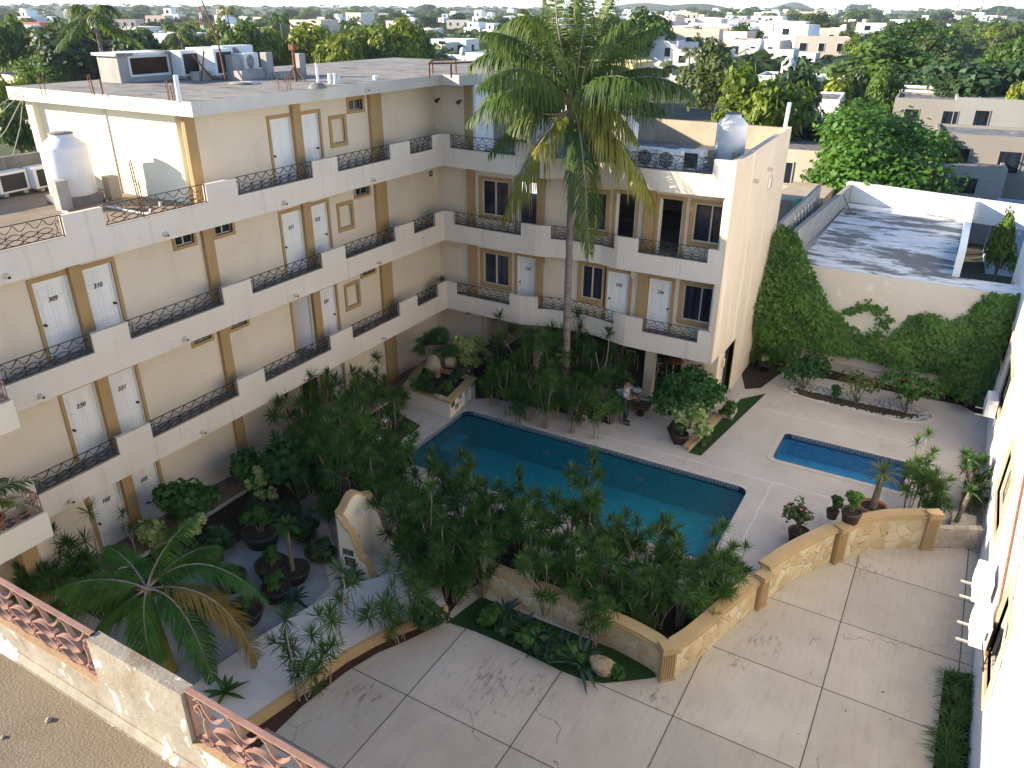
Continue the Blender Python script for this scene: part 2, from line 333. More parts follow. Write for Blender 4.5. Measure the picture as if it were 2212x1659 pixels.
def stonemat(name,c1,c2,c3,scale=3.2,mortar=(.52,.44,.33)):
    m,nt,out=new_mat(name); co=nd(nt,'ShaderNodeTexCoord').outputs['Object']
    wn=nd(nt,'ShaderNodeTexNoise',Scale=4.,Detail=3.); nt.links.new(co,wn.inputs['Vector'])
    vm=nd(nt,'ShaderNodeVectorMath',operation='MULTIPLY_ADD'); nt.links.new(wn.outputs['Color'],vm.inputs[0]); vm.inputs[1].default_value=(.18,.18,.18); nt.links.new(co,vm.inputs[2])
    a=nd(nt,'ShaderNodeTexVoronoi',feature='DISTANCE_TO_EDGE',Scale=scale); b=nd(nt,'ShaderNodeTexVoronoi',feature='F1',Scale=scale)
    for v in (a,b): nt.links.new(vm.outputs[0],v.inputs['Vector'])
    sep=nd(nt,'ShaderNodeSeparateColor'); nt.links.new(b.outputs['Color'],sep.inputs[0])
    col=ramp(nt,sep.outputs[0],[(0.,c1),(.55,c2),(1.,c3)])
    col=mixc(nt,math_(nt,'MULTIPLY',noise(nt,co,7.,6,.7),.5),col,(.40,.30,.18))
    edge=ramp(nt,a.outputs['Distance'],[(.012,(1,1,1)),(.035,(0,0,0))])
    crack=math_(nt,'MULTIPLY',edge,noise(nt,co,3.,3,.6))
    col=mixc(nt,math_(nt,'MULTIPLY',edge,.6),col,mortar); col=mixc(nt,ramp(nt,crack,[(.45,(0,0,0)),(.6,(1,1,1))]),col,(.17,.12,.07))
    hgt=math_(nt,'ADD',math_(nt,'MINIMUM',math_(nt,'MULTIPLY',a.outputs['Distance'],6.),.6),math_(nt,'MULTIPLY',noise(nt,co,14.,5,.7),.6))
    principled(nt,out,col,.9,hgt,.6,.2,bdist=.03); return m
M['stone']=stonemat('yellow_stone_cladding',(.50,.38,.21),(.62,.51,.32),(.70,.62,.46))
M['stone2']=stonemat('grey_stone_cladding',(.36,.32,.27),(.45,.40,.34),(.52,.47,.40))
M['cap']=pmat('tan_coping',(.40,.275,.135),(.47,.335,.18),1.5,.9,.15,50)
M['coping']=pmat('pool_coping',(.45,.395,.345),(.53,.475,.42),2,.9,.2,50)
def tilemat(name,c1,c2,s=14.):
    m,nt,out=new_mat(name); co=nd(nt,'ShaderNodeTexCoord').outputs['Object']
    b=nd(nt,'ShaderNodeTexVoronoi',feature='F1',distance='CHEBYCHEV',Scale=s); b.inputs['Randomness'].default_value=.0; nt.links.new(co,b.inputs['Vector'])
    sep=nd(nt,'ShaderNodeSeparateColor'); nt.links.new(b.outputs['Color'],sep.inputs[0])
    principled(nt,out,mixc(nt,.35,ramp(nt,sep.outputs[0],[(0.,c1),(1.,c2)]),ramp(nt,noise(nt,co,1.2,4,.6),[(.3,c1),(.7,c2)])),.3); return m
M['pooltile']=tilemat('teal_pool_mosaic',(.012,.36,.42),(.04,.55,.58)); M['pooltileB']=tilemat('blue_pool_mosaic',(.03,.36,.62),(.10,.52,.78))
M['navy']=flat('navy_tile',(.012,.045,.10),.3); M['keyw']=flat('pale_tile',(.42,.47,.50),.3)
def watermat(name,tint):
    m,nt,out=new_mat(name); co=nd(nt,'ShaderNodeTexCoord').outputs['Object']
    bp=nd(nt,'ShaderNodeBump',Strength=.8,Distance=.05)
    nt.links.new(math_(nt,'ADD',noise(nt,co,5.,4,.65),math_(nt,'MULTIPLY',noise(nt,co,26.,2,.5),.35)),bp.inputs['Height'])
    g=nd(nt,'ShaderNodeBsdfGlossy',Roughness=.04); nt.links.new(bp.outputs[0],g.inputs['Normal'])
    t=nd(nt,'ShaderNodeBsdfTransparent'); t.inputs['Color'].default_value=c4(tint)
    fr=nd(nt,'ShaderNodeFresnel',IOR=1.33); nt.links.new(bp.outputs[0],fr.inputs['Normal'])
    mx=nd(nt,'ShaderNodeMixShader'); nt.links.new(fr.outputs[0],mx.inputs[0]); nt.links.new(t.outputs[0],mx.inputs[1]); nt.links.new(g.outputs[0],mx.inputs[2])
    nt.links.new(mx.outputs[0],out.inputs['Surface']); return m
M['water']=watermat('pool_water',(.70,.93,.95)); M['waterB']=watermat('blue_pool_water',(.78,.92,.98))
# ================================================================= hotel
U=2.318; HS=2.75; FL=[0.,2.77,5.52,8.22]       # floor levels
WA=-.85; WB=.85; XE=10.62; DH=1.86
hotel=Thing('hotel_building','cream four storey hotel with ochre pilasters and curved white balconies round the pool','hotel',(0,0,0))
RAILS_A=[(-16.4,-14.3),(-13.35,-10.48),(-9.48,-6.62),(-5.55,-2.96),(-1.9,-.56)]
# glass
def glassmat(name,c,rough=.06):
    m,nt,out=new_mat(name); co=nd(nt,'ShaderNodeTexCoord').outputs['Object']
    col=ramp(nt,noise(nt,co,7.,3,.5,(1,1,.04)),[(.35,tuple(x*.45 for x in c)),(.62,tuple(x*1.7 for x in c))])
    principled(nt,out,col,rough,None,0,.5); return m
M['glass']=glassmat('dark_window_glass',(.010,.014,.022)); M['curtain']=glassmat('blue_curtain_behind_glass',(.016,.022,.036),.12)
def bar(mb,pts,w,d,mp,mi=0):
    """flat bar following 2-D points (u,z); w across in the plane, d through it; mp(u,z,depth)->xyz"""
    P=[Vector((p[0],p[1])) for p in pts]; k=len(P); vs=[]
    for i,p in enumerate(P):
        t=P[min(i+1,k-1)]-P[max(i-1,0)]
        if t.length<1e-9: t=Vector((1,0))
        t.normalize(); n=Vector((-t.y,t.x))*w/2
        for a,b in ((1,-1),(1,1),(-1,1),(-1,-1)):
            q=p+n*a; vs.append(mp(q.x,q.y,b*d/2))
    fs=[(i*4+j,i*4+(j+1)%4,(i+1)*4+(j+1)%4,(i+1)*4+j) for i in range(k-1) for j in range(4)]+[(3,2,1,0),(4*k-4,4*k-3,4*k-2,4*k-1)]
    mb.add(vs,fs,mi)
def rail_mesh(u0,u1,h,mp,w=.014,d=.02,unit=.335,zs=0.,seg=8):
    mb=MB(); L=u1-u0
    B=lambda pts,ww=w: bar(mb,pts,ww,d,mp)
    def line(a,b,n=1,ww=w): B([(a[0]+(b[0]-a[0])*i/n,a[1]+(b[1]-a[1])*i/n) for i in range(n+1)],ww)
    nn=max(2,int(L/.25))
    line((u0,zs+h),(u1,zs+h),nn,w*1.3); line((u0,zs+.03),(u1,zs+.03),nn,w*1.3)
    for u in (u0+.01,u1-.01): line((u,zs),(u,zs+h))
    m=.21; n=max(2,round((L-2*m)/unit)); un=(L-2*m)/n
    for sgn,uu in ((1,u0+.03),(-1,u1-.03)):          # end scrolls
        pts=[]
        for i in range(9):
            t=-PI*.2+i/8*PI*1.75; r=.045*(1-.55*i/8); pts.append((uu+sgn*(.06+r*math.cos(t)),zs+h*.72+r*math.sin(t)))
        B(pts[::-1]+[(uu+sgn*(.125-.03*math.sin(t*PI)),zs+h*(.68-.5*t)) for t in (.1,.3,.5,.7,.9)]+[(uu+sgn*(.10+.055*math.cos(a)),zs+h*.14+.05*math.sin(a)) for a in (PI*.9,PI*1.3,PI*1.7,PI*2.1,PI*2.5,PI*2.9)])
    for i in range(n+1):
        a=u0+m-.12+i*un*(L-.18)/(L-2*m) if False else u0+.09+i*((L-.18)/(n+1)); w2=(L-.18)/(n+1)
        pts=[(a-.02,zs+h*.90),(a+.012,zs+h*.955),(a+.04,zs+h*.90)]
        for j in range(seg+1):
            t=j/seg; pts.append((a+.05+(w2-.05)*t,zs+h*(.90-.27*math.sin(PI*(t**.8)))+ (h*.06*t)))
        B(pts)
    for i in range(n):
        c=u0+m+(i+.5)*un
        for zc in (.44,.19):
            for s_ in (1,-1):
                B([(c-un*.5+un*j/seg,zs+h*zc+s_*h*.125*math.sin(PI*j/seg)) for j in range(seg+1)])
        if i<n-1:
            e=c+un*.5
            B([(e-.03,zs+h*.08),(e,zs+h*.32),(e+.03,zs+h*.30)]); B([(e-.02,zs+h*.34),(e,zs+h*.56),(e+.02,zs+h*.54)])
    return mb
def add_rail_A(k,u0,u1,x=-.06,zb=None):
    zb=U+HS*(k-1) if zb is None else zb
    hotel.part('railing',rail_mesh(u0,u1,.46,lambda u,z,d:(x+d,u,z),zs=zb+.655),M['iron'])
# door: local frame, x along the wall, -y outwards, z up, origin at left jamb foot
DW=.78
_db=MB(); _db.box(0,0,0,DW,.04,DH)
for (a,b,z0,z1) in [(.10,.34,.17,.62),(.44,.68,.17,.62),(.10,.34,.72,1.36),(.44,.68,.72,1.36),(.10,.34,1.46,1.73),(.44,.68,1.46,1.73)]:
    _db.add([(a,0,z0),(b,0,z0),(b,0,z1),(a,0,z1),(a+.03,-.012,z0+.03),(b-.03,-.012,z0+.03),(b-.03,-.012,z1-.03),(a+.03,-.012,z1-.03)],
            [(0,1,5,4),(1,2,6,5),(2,3,7,6),(3,0,4,7),(4,5,6,7)])
    for s0,s1,t0,t1 in ((a-.018,b+.018,z0-.018,z0-.006),(a-.018,b+.018,z1+.006,z1+.018),(a-.018,a-.006,z0,z1),(b+.006,b+.018,z0,z1)):
        _db.box(s0,-.007,t0,s1,.001,t1)
DOOR_ME=_db.mesh('door',M['door'])
def knob_mesh(x):
    mb=MB(); vs=[(.0,-.0)]
    mb.tube([(x,-.001,.86),(x,-.045,.86)],.013,8); mb.tube([(x,-.045,.86),(x,-.055,.86),(x,-.075,.86),(x,-.083,.86)],[.018,.033,.03,.012],8); mb.tube([(x,-.001,.86),(x,-.008,.86)],.035,10)
    return mb.mesh('door_knob',M['knob'])
M['knob']=flat('bronze_knob',(.10,.055,.03),.35,.7)
KNOB={s:knob_mesh(.07 if s=='l' else DW-.07) for s in 'lr'}
_dg=None
def text_mesh(txt,size,mat,shear=.0,ext=.004,align='CENTER'):
    cu=bpy.data.curves.new('lettering','FONT'); cu.body=txt; cu.size=size; cu.extrude=ext; cu.align_x=align; cu.align_y='CENTER'; cu.shear=shear
    cu.offset=.0022*size/.13
    o=bpy.data.objects.new('lettering',cu); COL.objects.link(o)
    bpy.context.view_layer.update(); me=bpy.data.meshes.new_from_object(o.evaluated_get(bpy.context.evaluated_depsgraph_get()))
    bpy.data.objects.remove(o); me.materials.clear(); me.materials.append(mat)
    me.transform(Matrix.Rotation(PI/2,4,'X')); return me      # upright, faces -y
def put_door(loc,rz,knob,num=None,label=None,style=0):
    d=hotel.lpart('door',DOOR_ME,loc,rz,label=label)
    hotel.lpart('door_knob',KNOB[knob],parent=d)
    if num:
        t=text_mesh(num,.155,M['black'] if style else M['brass'],.25); hotel.lpart('room_number',t,(DW/2,-.014,1.40),0,parent=d)
    return d
M['brass']=flat('dark_brass_digit',(.085,.055,.02),.5,.2)
# ---- long wing (A), runs along y
AY0=-30.; AX0=-7.4
DOORS_A=[(-14.84,-14.06,'l'),(-13.71,-12.93,'r'),(-7.26,-6.48,'l'),(-6.10,-5.32,'r')]
NUMS={1:['102','103',None,None],2:['230','231','232','233'],3:['309','310','311','312'],4:[None]*4}
wins=[(-11.03,-10.45),(-9.74,-9.14),(-3.88,-3.22)]
lev_y0={1:AY0,2:AY0,3:AY0,4:-10.1}
ZT={1:U+.3,2:U+.3+HS,3:U+.3+2*HS,4:10.56}
wallA=MB()
for lv in (1,2,3,4):
    f=FL[lv-1]; h=[]
    for i,(a,b,_) in enumerate(DOORS_A):
        if a>lev_y0[lv]: h.append((a-.03,b+.03,f,f+DH+.03))
    for (a,b) in wins:
        if a>(-5 if lv==4 else lev_y0[lv]) and lv!=1: h.append((a,b,f+1.80,f+2.12))
    if lv!=1 : h.append((-4.75,-4.17,f+.9,f+1.62))
    h=[x for x in h if x[3]<=ZT[lv]]
    wallA.wall('x',WA-.16,WA,lev_y0[lv],WB+.0,f if lv>1 else -.1,ZT[lv],h,1 if False else 0)
# party/outer walls closing the wing
wallA.box(AX0,AY0,-.1,AX0+.16,WB+6.4,8.0); wallA.box(AX0,AY0,-.1,WA-.16,AY0+.16,8.0); wallA.box(AX0,WB+6.2,-.1,WA-.16,WB+6.4,8.0)
wallA.box(AX0,-10.1+.16,8.22,AX0+.16,WB+6.4,10.56); wallA.box(AX0+.16,WB+6.24,8.22,0.6,WB+6.4,10.56)
hotel.part('wing_wall',wallA,M['cream'])
pw=MB(); pw.box(AX0,-10.1,8.22,WA-.36,-9.94,10.56)
hotel.part('penthouse_wall',pw,M['cream_sun_tinted'],label='cream end wall of the top storey, coloured in a sunlit tone')
fin=MB(); fin.box(AX0-.02,-10.28,8.22,AX0+.30,-10.1,10.56); hotel.part('corner_fin',fin,M['cream_sun_tinted'])
sl=MB(); sl.box(-4.1,-10.135,8.22,-4.0,-10.1,10.5); hotel.part('downpipe',sl,M['white'])
# slabs
for lv in (2,3):
    s_=MB(); z=FL[lv-1]; s_.box(AX0+.16,AY0+.16,z-.14,-.12,-.0,z)
    hotel.part('floor_slab',s_,M['roofcon'])
s_=MB(); s_.box(AX0+.0,AY0,8.0,-.12,-10.1,8.22); s_.box(AX0,-10.1,8.0,-.12,0.05,8.218); hotel.part('terrace_slab',s_,M['terrace'] if 'terrace' in M else M['roofcon'])
rf=MB(); rf.prism([(AX0-.35,-10.5),(0,-10.5),(0,.12),(.72,.12),(.92,.95),(.92,7.4),(AX0-.35,7.4)],10.56,10.9,0,1)
hotel.part('roof',rf,[M['slabedge'],M['roofcon']])
rfe=MB(); rfe.box(AX0-.36,-10.52,10.555,.012,-10.5,10.905); hotel.part('roof_fascia',rfe,M['slabedge_sun_tinted'])  # thin facing on the sunward roof edge, in the edge's painted sunlit tone
# parapets
for lv in (2,3,4):
    zb=U+HS*(lv-2); p=MB()
    p.wall('x',-.12,0,AY0,0.0 if lv<9 else 0,zb,zb+1.11,[(a,b,zb+.65,zb+2) for a,b in RAILS_A])
    hotel.part('balcony_parapet',p,M['white'])
    cp=MB()
    for a,b in RAILS_A: cp.box(-.118,a+.002,zb+.65,-.002,b-.002,zb+.656)
    hotel.part('parapet_sill',cp,M['sill'] if 'sill' in M else M['concrete'])
    for a,b in RAILS_A: add_rail_A(lv-1,a,b)
# pilasters, door frames, doors
pil=[(-14.02,-13.72),(-10.22,-9.90),(-6.44,-6.12),(-2.95,-2.37)]
for lv in (1,2,3,4):
    f=FL[lv-1]; zt=ZT[lv]
    for a,b in pil:
        if a<lev_y0[lv]-.2: continue
        p=MB(); p.box(WA,a,f,WA+.13,b,zt-.001); hotel.part('pilaster',p,M['ochre'],bevel=.008)
    for i,(a,b,k) in enumerate(DOORS_A):
        if a<lev_y0[lv]: continue
        p=MB(); t=.035
        p.box(WA-.06,a-.12,f,WA+t,a-.03,f+DH+.13) if k=='l' else p.box(WA-.06,b+.03,f,WA+t,b+.12,f+DH+.13)
        p.box(WA-.06,a-.03 if k=='l' else a-.0,f+DH+.03,WA+t-.002,b+.03,f+DH+.13)
        hotel.part('door_frame',p,M['ochre'])
        j=MB(); 
        for y in (a-.03,b): j.box(WA-.14,y,f,WA-.015,y+.03,f+DH+.03)
        j.box(WA-.14,a,f+DH,WA-.015,b,f+DH+.03); hotel.part('door_jamb',j,M['door'])
        if lv==2 and i==2:
            d=put_door((WA-.12,b-.01,f),PI/2+2.2,'r',None,'white panelled door standing open into a dark room'); continue
        if lv==1 and i==2: continue
        put_door((WA-.07,a,f),PI/2,k,NUMS[lv][i],None,1 if not (lv in(2,3) and i<2) else 0)
    for (a,b) in wins:
        if a<(-5 if lv==4 else lev_y0[lv]) or lv==1: continue
        z0,z1=f+1.80,min(f+2.12,zt-.05)
        fr=MB(); fr.wall('x',WA-.1,WA+.035,a-.09,b+.09,f+1.71,min(f+2.24,zt-.002),[(a,b,z0,z1)])
        w=hotel.part('window',fr,M['ochre'])
        g=MB(); g.box(WA-.09,a,z0,WA-.085,b,z1); hotel.part('pane',g,M['glass'],w)
        s2=MB(); s2.wall('x',WA-.084,WA-.06,a,b,z0,z1,[(a+.025,(a+b)/2-.012,z0+.025,z1-.02),((a+b)/2+.012,b-.025,z0+.025,z1-.02)]); hotel.part('sash',s2,M['alu'],w)
    if lv>1:
        a,b,z0,z1=-4.75,-4.17,f+.9,f+1.62
        fr=MB(); fr.wall('x',WA-.02,WA+.035,a-.11,b+.11,z0-.12,z1+.12,[(a,b,z0,z1)]); n=hotel.part('wall_niche',fr,M['ochre'])
        bk=MB(); bk.box(WA-.159,a,z0,WA-.1,b,z1); hotel.part('niche_back',bk,M['cream'],n)
# lamps and spouts
def lamp(x,y,z,ax):
    mb=MB()
    if ax=='x': mb.box(x,y-.07,z-.16,x+.1,y+.07,z+.05); mb.lathe([(.0,-.24),(.035,-.22),(.045,-.17),(.04,-.16)],(x+.06,y,z),8)
    else: mb.box(x-.07,y-.1,z-.16,x+.07,y,z+.05); mb.lathe([(.0,-.24),(.035,-.22),(.045,-.17),(.04,-.16)],(x,y-.06,z),8)
    hotel.part('wall_lamp',mb,M['cream'])
for lv in (1,2,3):
    zt=ZT[lv]-.32
    for y in (-15.05,-12.55,-7.6,-5.05): lamp(WA,y,zt,'x')
def spout(x,y,z,ax,mat='white'):
    mb=MB()
    if ax=='x':
        mb.tube([(x-.01,y,z),(x+.13,y,z-.02)],[.065,.05],8); mb.tube([(x+.128,y,z-.02),(x+.133,y,z-.02)],.036,8,1)
    else:
        mb.tube([(x,y+.01,z),(x,y-.13,z-.02)],[.065,.05],8); mb.tube([(x,y-.128,z-.02),(x,y-.133,z-.02)],.036,8,1)
    hotel.part('drain_spout',mb,[M['white'],M['dark']])
for lv in (2,3,4):
    for y in (-15.75,-11.9,-7.92,-4.02): spout(0,y,U+HS*(lv-2)+.17,'x')
spout(0,-3.98,10.72,'x')
# ground floor dark entrance behind plants
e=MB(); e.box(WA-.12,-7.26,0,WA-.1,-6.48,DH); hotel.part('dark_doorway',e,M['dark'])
# projecting balcony block at the near end of the wing (two storeys)
for lv in (2,3):
    zb=U+HS*(lv-2); p=MB(); x1=.76
    yy=-16.65
    p.box(x1-.12,AY0,zb,x1,yy,zb+.65); p.box(.003,yy-.12,zb,x1-.12,yy,zb+.65)
    hotel.part('balcony_parapet',p,M['cream2'] if 'cream2' in M else M['white'],bevel=.012)
    fl=MB(); fl.box(0,AY0,zb+.28,x1-.12,yy-.12,zb+.45); hotel.part('floor_slab',fl,M['roofcon'])
    hotel.part('railing',rail_mesh(-22.,yy-.05,.46,lambda u,z,d:(x1-.06+d,u,z),zs=zb+.655),M['rustiron'])
    hotel.part('railing',rail_mesh(.03,x1-.05,.46,lambda u,z,d:(u,yy-.06+d,z),zs=zb+.655),M['rustiron'])
p=MB(); p.box(-.35,-16.75,0,.0,-16.35,U-.001); hotel.part('pier',p,M['cream']); p=MB(); p.box(-.345,-17.1,0,.02,-16.751,U-.001); hotel.part('pilaster',p,M['ochre'])
# ---- back wing (B), along x with a waving balcony front
def prof(lv):
    pts={2:[(0,0),(3.3,-.06),(3.75,.06),(4.3,.30),(4.9,.41),(5.6,.43),(6.2,.36),(6.8,.18),(7.4,.0),(8.2,-.02),(10.62,.0)],
         3:[(0,-.02),(2,-.13),(4.05,-.16),(4.6,.02),(5.2,.12),(5.8,.17),(6.4,.13),(7.05,-.06),(8,-.04),(10.62,.0)],
         4:[(0,-.02),(1.5,-.15),(3.0,-.25),(4.15,-.30),(4.6,-.02),(5.1,.14),(5.8,.13),(6.6,.03),(7.4,-.1),(8.4,-.14),(9.6,-.06),(10.62,.0)]}[lv]
    X=[p[0] for p in pts]; Y=[p[1] for p in pts]
    return lambda x: float(np.interp(x,X,Y))
RAILS_B={2:[(.46,2.86),(3.94,7.0),(8.1,10.06)],3:[(.45,3.38),(4.48,6.9),(7.74,10.09)],4:[(.36,3.19),(4.46,6.85),(7.3,9.95)]}
for lv in (2,3,4):
    zb=U+HS*(lv-2); pf=prof(lv); p=MB()
    xs=sorted({0.,XE,*np.round(np.arange(0,XE,.22),3).tolist(),*[a for r in RAILS_B[lv] for a in r]})
    sh=[]
    for a,b in zip(xs[:-1],xs[1:]):
        if b-a<1e-4: continue
        top=zb+.65 if any(r[0]<=a+1e-6 and r[1]>=b-1e-6 for r in RAILS_B[lv]) else zb+1.11
        ya,yb=pf(a),pf(b)
        p.hexa([(a,ya,zb),(b,yb,zb),(b,yb+.12,zb),(a,ya+.12,zb)],[(a,ya,top),(b,yb,top),(b,yb+.12,top),(a,ya+.12,top)])
    hotel.part('balcony_parapet',p,M['white'])
    for r in RAILS_B[lv]:
        hotel.part('railing',rail_mesh(r[0],r[1],.46,lambda u,z,d:(u,pf(u)+.06+d,z),zs=zb+.655),M['iron'])
    sb=MB(); z=FL[lv-1]; poly=[(x,pf(x)+.121) for x in xs]+[(XE-.2,7.1),(-.845,7.1),(-.845,.121)]
    sb.prism(poly,z-.2,z); hotel.part('roof_terrace' if lv==4 else 'floor_slab',sb,M['broof'] if lv==4 and 'broof' in M else M['roofcon'])
B2=dict(win=[(1.19,2.32,3.34,4.57),(5.37,6.19,3.48,4.72),(9.18,10.40,3.38,4.64)],door=[(2.71,3.49,'l','234'),(6.40,7.18,'l','235'),(7.95,8.73,'r','236')],pil=[(.58,.92),(3.52,3.80),(7.58,7.93)])
B3=dict(win=[(1.17,2.30,6.02,7.31),(5.38,6.18,6.02,7.34),(9.25,10.40,6.13,7.38)],door=[(2.71,3.49,'o',None),(6.55,7.22,'o',None),(8.09,8.85,'o',None)],pil=[(.55,.86),(3.52,3.80),(7.58,7.93)])
wb=MB()
for lv,D in ((2,B2),(3,B3)):
    f=FL[lv-1]; h=[w for w in D['win']]+[(d[0]-.02,d[1]+.02,f,f+DH+.02) for d in D['door']]
    wb.wall('y',WB,WB+.16,WA,XE-.2,f,FL[lv]-.2 if lv<3 else 8.02,h)
wb.wall('y',WB,WB+.16,WA,1.05,0,U+.24,[])
wb.wall('y',WB,WB+.14,WA,.80,8.22,10.559,[])
wb.box(.66,WB+.14,8.22,.80,2.1,10.559)
hotel.part('back_wing_wall',wb,M['cream'])
for lv,D in ((2,B2),(3,B3),):
    f=FL[lv-1]; zt=FL[lv]-.2 if lv<3 else 8.02
    for a,b in D['pil']:
        p=MB(); p.box(a,WB-.13,f,b,WB,zt-.002); hotel.part('pilaster',p,M['ochre'],bevel=.008)
    for (a,b,z0,z1) in D['win']:
        fr=MB(); fr.wall('y',WB-.04,WB+.08,a-.15,min(b+.13,XE-.205),z0-.17,min(z1+.12,zt-.003),[(a,b,z0,z1)]); w=hotel.part('window',fr,M['ochre'])
        g=MB(); g.box(a,WB+.07,z0,b,WB+.075,z1); hotel.part('pane',g,M['curtain'] if lv==2 else M['glass'],w)
        c=(a+b)/2; s2=MB(); s2.wall('y',WB+.0,WB+.069,a,b,z0,z1,[(a+.035,c-.018,z0+.035,z1-.035),(c+.018,b-.035,z0+.035,z1-.035)]); hotel.part('sash',s2,M['sash'] if 'sash' in M else M['alu'],w)
    for (a,b,k,n) in D['door']:
        p=MB(); t=.04
        for y0,y1 in ((a-.14,a-.02),(b+.02,b+.13)): p.box(y0,WB-t,f,y1,WB+.05,min(f+DH+.13,zt-.003))
        p.box(a-.02,WB-t+.002,f+DH+.02,b+.02,WB+.05,min(f+DH+.13,zt-.003)); hotel.part('door_frame',p,M['ochre'])
        j=MB(); 
        for y in (a-.02,b-.015): j.box(y,WB-.01,f,y+.035,WB+.15,f+DH+.02)
        hotel.part('door_jamb',j,M['door'])
        if k=='o':
            d=put_door((a+.02,WB+.17,f),2.75 if a<8 else 1.95,'r',None,'white panelled door swung open into an unlit room')
        else: put_door((a,WB+.06,f),0,k,n,None,1)
for lv,xs_ in ((2,(3.98,7.33)),(3,(3.98,7.42))):
    for x in xs_: lamp(x,WB,FL[lv-1]+1.98,'y')
# service closet outlines at the stair corner, top storey pilaster
for lv in (2,3,4):
    f=FL[lv-1]; c=MB(); c.box(-.55,WB-.014,f+.65,.20,WB,f+1.80); c.box(.155,WB-.03,f+1.2,.175,WB-.014,f+1.28); hotel.part('closet_panel',c,M['cream'],bevel=.006)
p=MB(); p.box(.46,WB-.06,8.22,.80,WB,10.558); hotel.part('pilaster',p,M['ochre'])
sw=MB(); sw.box(.8,WB,8.22,.90,2.1,10.559); hotel.part('stair_wall',sw,M['whitewash'])
# end wall of wing B
ew=MB()
ew.wall('x',XE-.2,XE,.121,7.3,U,8.9,[]); ew.box(XE-.2,0.0,U+1.11+HS,XE,.121,8.9) if False else None
ew.wall('x',XE-.2,XE,1.15,7.3,0,U,[(1.62,2.95,0,2.18)])
ew.hexa([(XE-.2,-.001,U),(XE+.0005,-.001,U),(XE,.121,U),(XE-.2,.121,U)],[(XE-.2,-.001,8.92),(XE+.0005,-.001,8.92),(XE,.121,8.92),(XE-.2,.121,8.92)])
ew.hexa([(XE-.2,2.2,8.9),(XE,2.2,8.9),(XE,7.3,8.9),(XE-.2,7.3,8.9)],[(XE-.2,2.2,8.94),(XE,2.2,8.94),(XE,7.3,9.1),(XE-.2,7.3,9.1)])
hotel.part('end_wall',ew,M['endwall'])
pf=MB(); pf.box(10.34,.123,U+1.11,XE-.201,WB-.045,7.82); hotel.part('corner_pier',pf,M['white'])
bw=MB(); bw.box(.9,7.12,0,XE-.2,7.3,9.06); hotel.part('rear_parapet',bw,M['brownconc'])
lw=MB(); lw.box(.66,2.1,8.2,.86,7.12,9.1); hotel.part('stained_roof_wall',lw,M['darkconc'])
for y,z in ((4.35,8.05),(2.55,7.95)): 
    mb=MB(); mb.tube([(XE-.01,y,z),(XE+.16,y,z-.05)],[.07,.055],8); hotel.part('drain_spout',mb,M['endwall'])
sm=MB(); sm.wall('x',XE,XE+.02,4.6,5.25,7.2,7.7,[(4.65,5.2,7.25,7.65)]); v=hotel.part('window',sm,M['endwall']); g=MB(); g.box(XE+.001,4.65,7.25,XE+.005,5.2,7.65); hotel.part('pane',g,M['glass'],v)
dj=MB(); dj.box(XE-.19,1.56,0,XE+.03,1.62,2.2); dj.box(XE-.19,2.95,0,XE+.03,3.02,2.2); hotel.part('door_frame',dj,M['cream'])
lamp_=MB(); lamp_.box(XE,1.36,1.72,XE+.09,1.5,2.0); lamp_.lathe([(.0,1.62),(.04,1.64),(.05,1.72)],(XE+.05,1.43,0),8); hotel.part('wall_lamp',lamp_,M['cream'])
# ground floor open bar under wing B
cb=MB(); cb.box(WA,5.6,0,XE-.2,5.8,U+.2); cb.box(1.05,WB+.16,0,1.2,5.6,U+.2); hotel.part('bar_back_wall',cb,M['cream'])
for x,y in ((7.93,1.05),(3.35,1.0)):
    c=MB(); c.box(x,y,0,x+.34,y+.34,U+.2); c.box(x-.02,y-.02,0,x+.36,y+.36,.07); hotel.part('column',c,M['cream'],bevel=.008)
c=MB(); c.box(XE-.45,.9,0,XE-.2,1.2,U+.2); c.box(XE-.2,.9,0,XE,1.15,U-.001); hotel.part('column',c,M['cream'])
c=MB(); c.box(8.6,3.4,0,10.3,3.75,1.05); c.box(8.5,3.3,1.05,10.4,3.85,1.12); hotel.part('bar_counter',c,M['cream'])
# exit sign plates with arrows
def exit_sign(loc,rz,flip):
    mb=MB(); mb.box(-.1,-.01,-.1,.1,0,.1)
    s=hotel.lpart('exit_sign',mb.mesh('exit_sign',M['signblack']),loc,rz)
    a=MB(); f=-1 if flip else 1
    a.add([(-.06*f,-.013,-.012),(.02*f,-.013,-.012),(.02*f,-.013,.012),(-.06*f,-.013,.012)],[(0,1,2,3)] if f>0 else [(3,2,1,0)])
    a.add([(.02*f,-.013,-.05),(.075*f,-.013,0),(.02*f,-.013,.05)],[(0,1,2)] if f>0 else [(2,1,0)])
    a.box(-.075,-.014,.06,.06,-.011,.068)
    hotel.lpart('arrow_mark',a.mesh('arrow_mark',M['signwhite']),parent=s)
M['signblack']=flat('sign_black',(.012,.014,.013),.5); M['signwhite']=flat('sign_white',(.75,.75,.73),.5)
exit_sign((WA+.002,.42,7.38),PI/2,True); exit_sign((.42,WB-.002,1.98),0,False)
# flood lights on the stair wall
for x,y in ((-.62,WB-.0),(.32,WB-.0)):
    mb=MB(); mb.tube([(x,y,10.02),(x,y-.1,9.98)],.02,6); mb.tube([(x,y-.06,10.02),(x-.03,y-.22,9.93)],[.03,.07],8); hotel.part('flood_lamp',mb,M['black'])
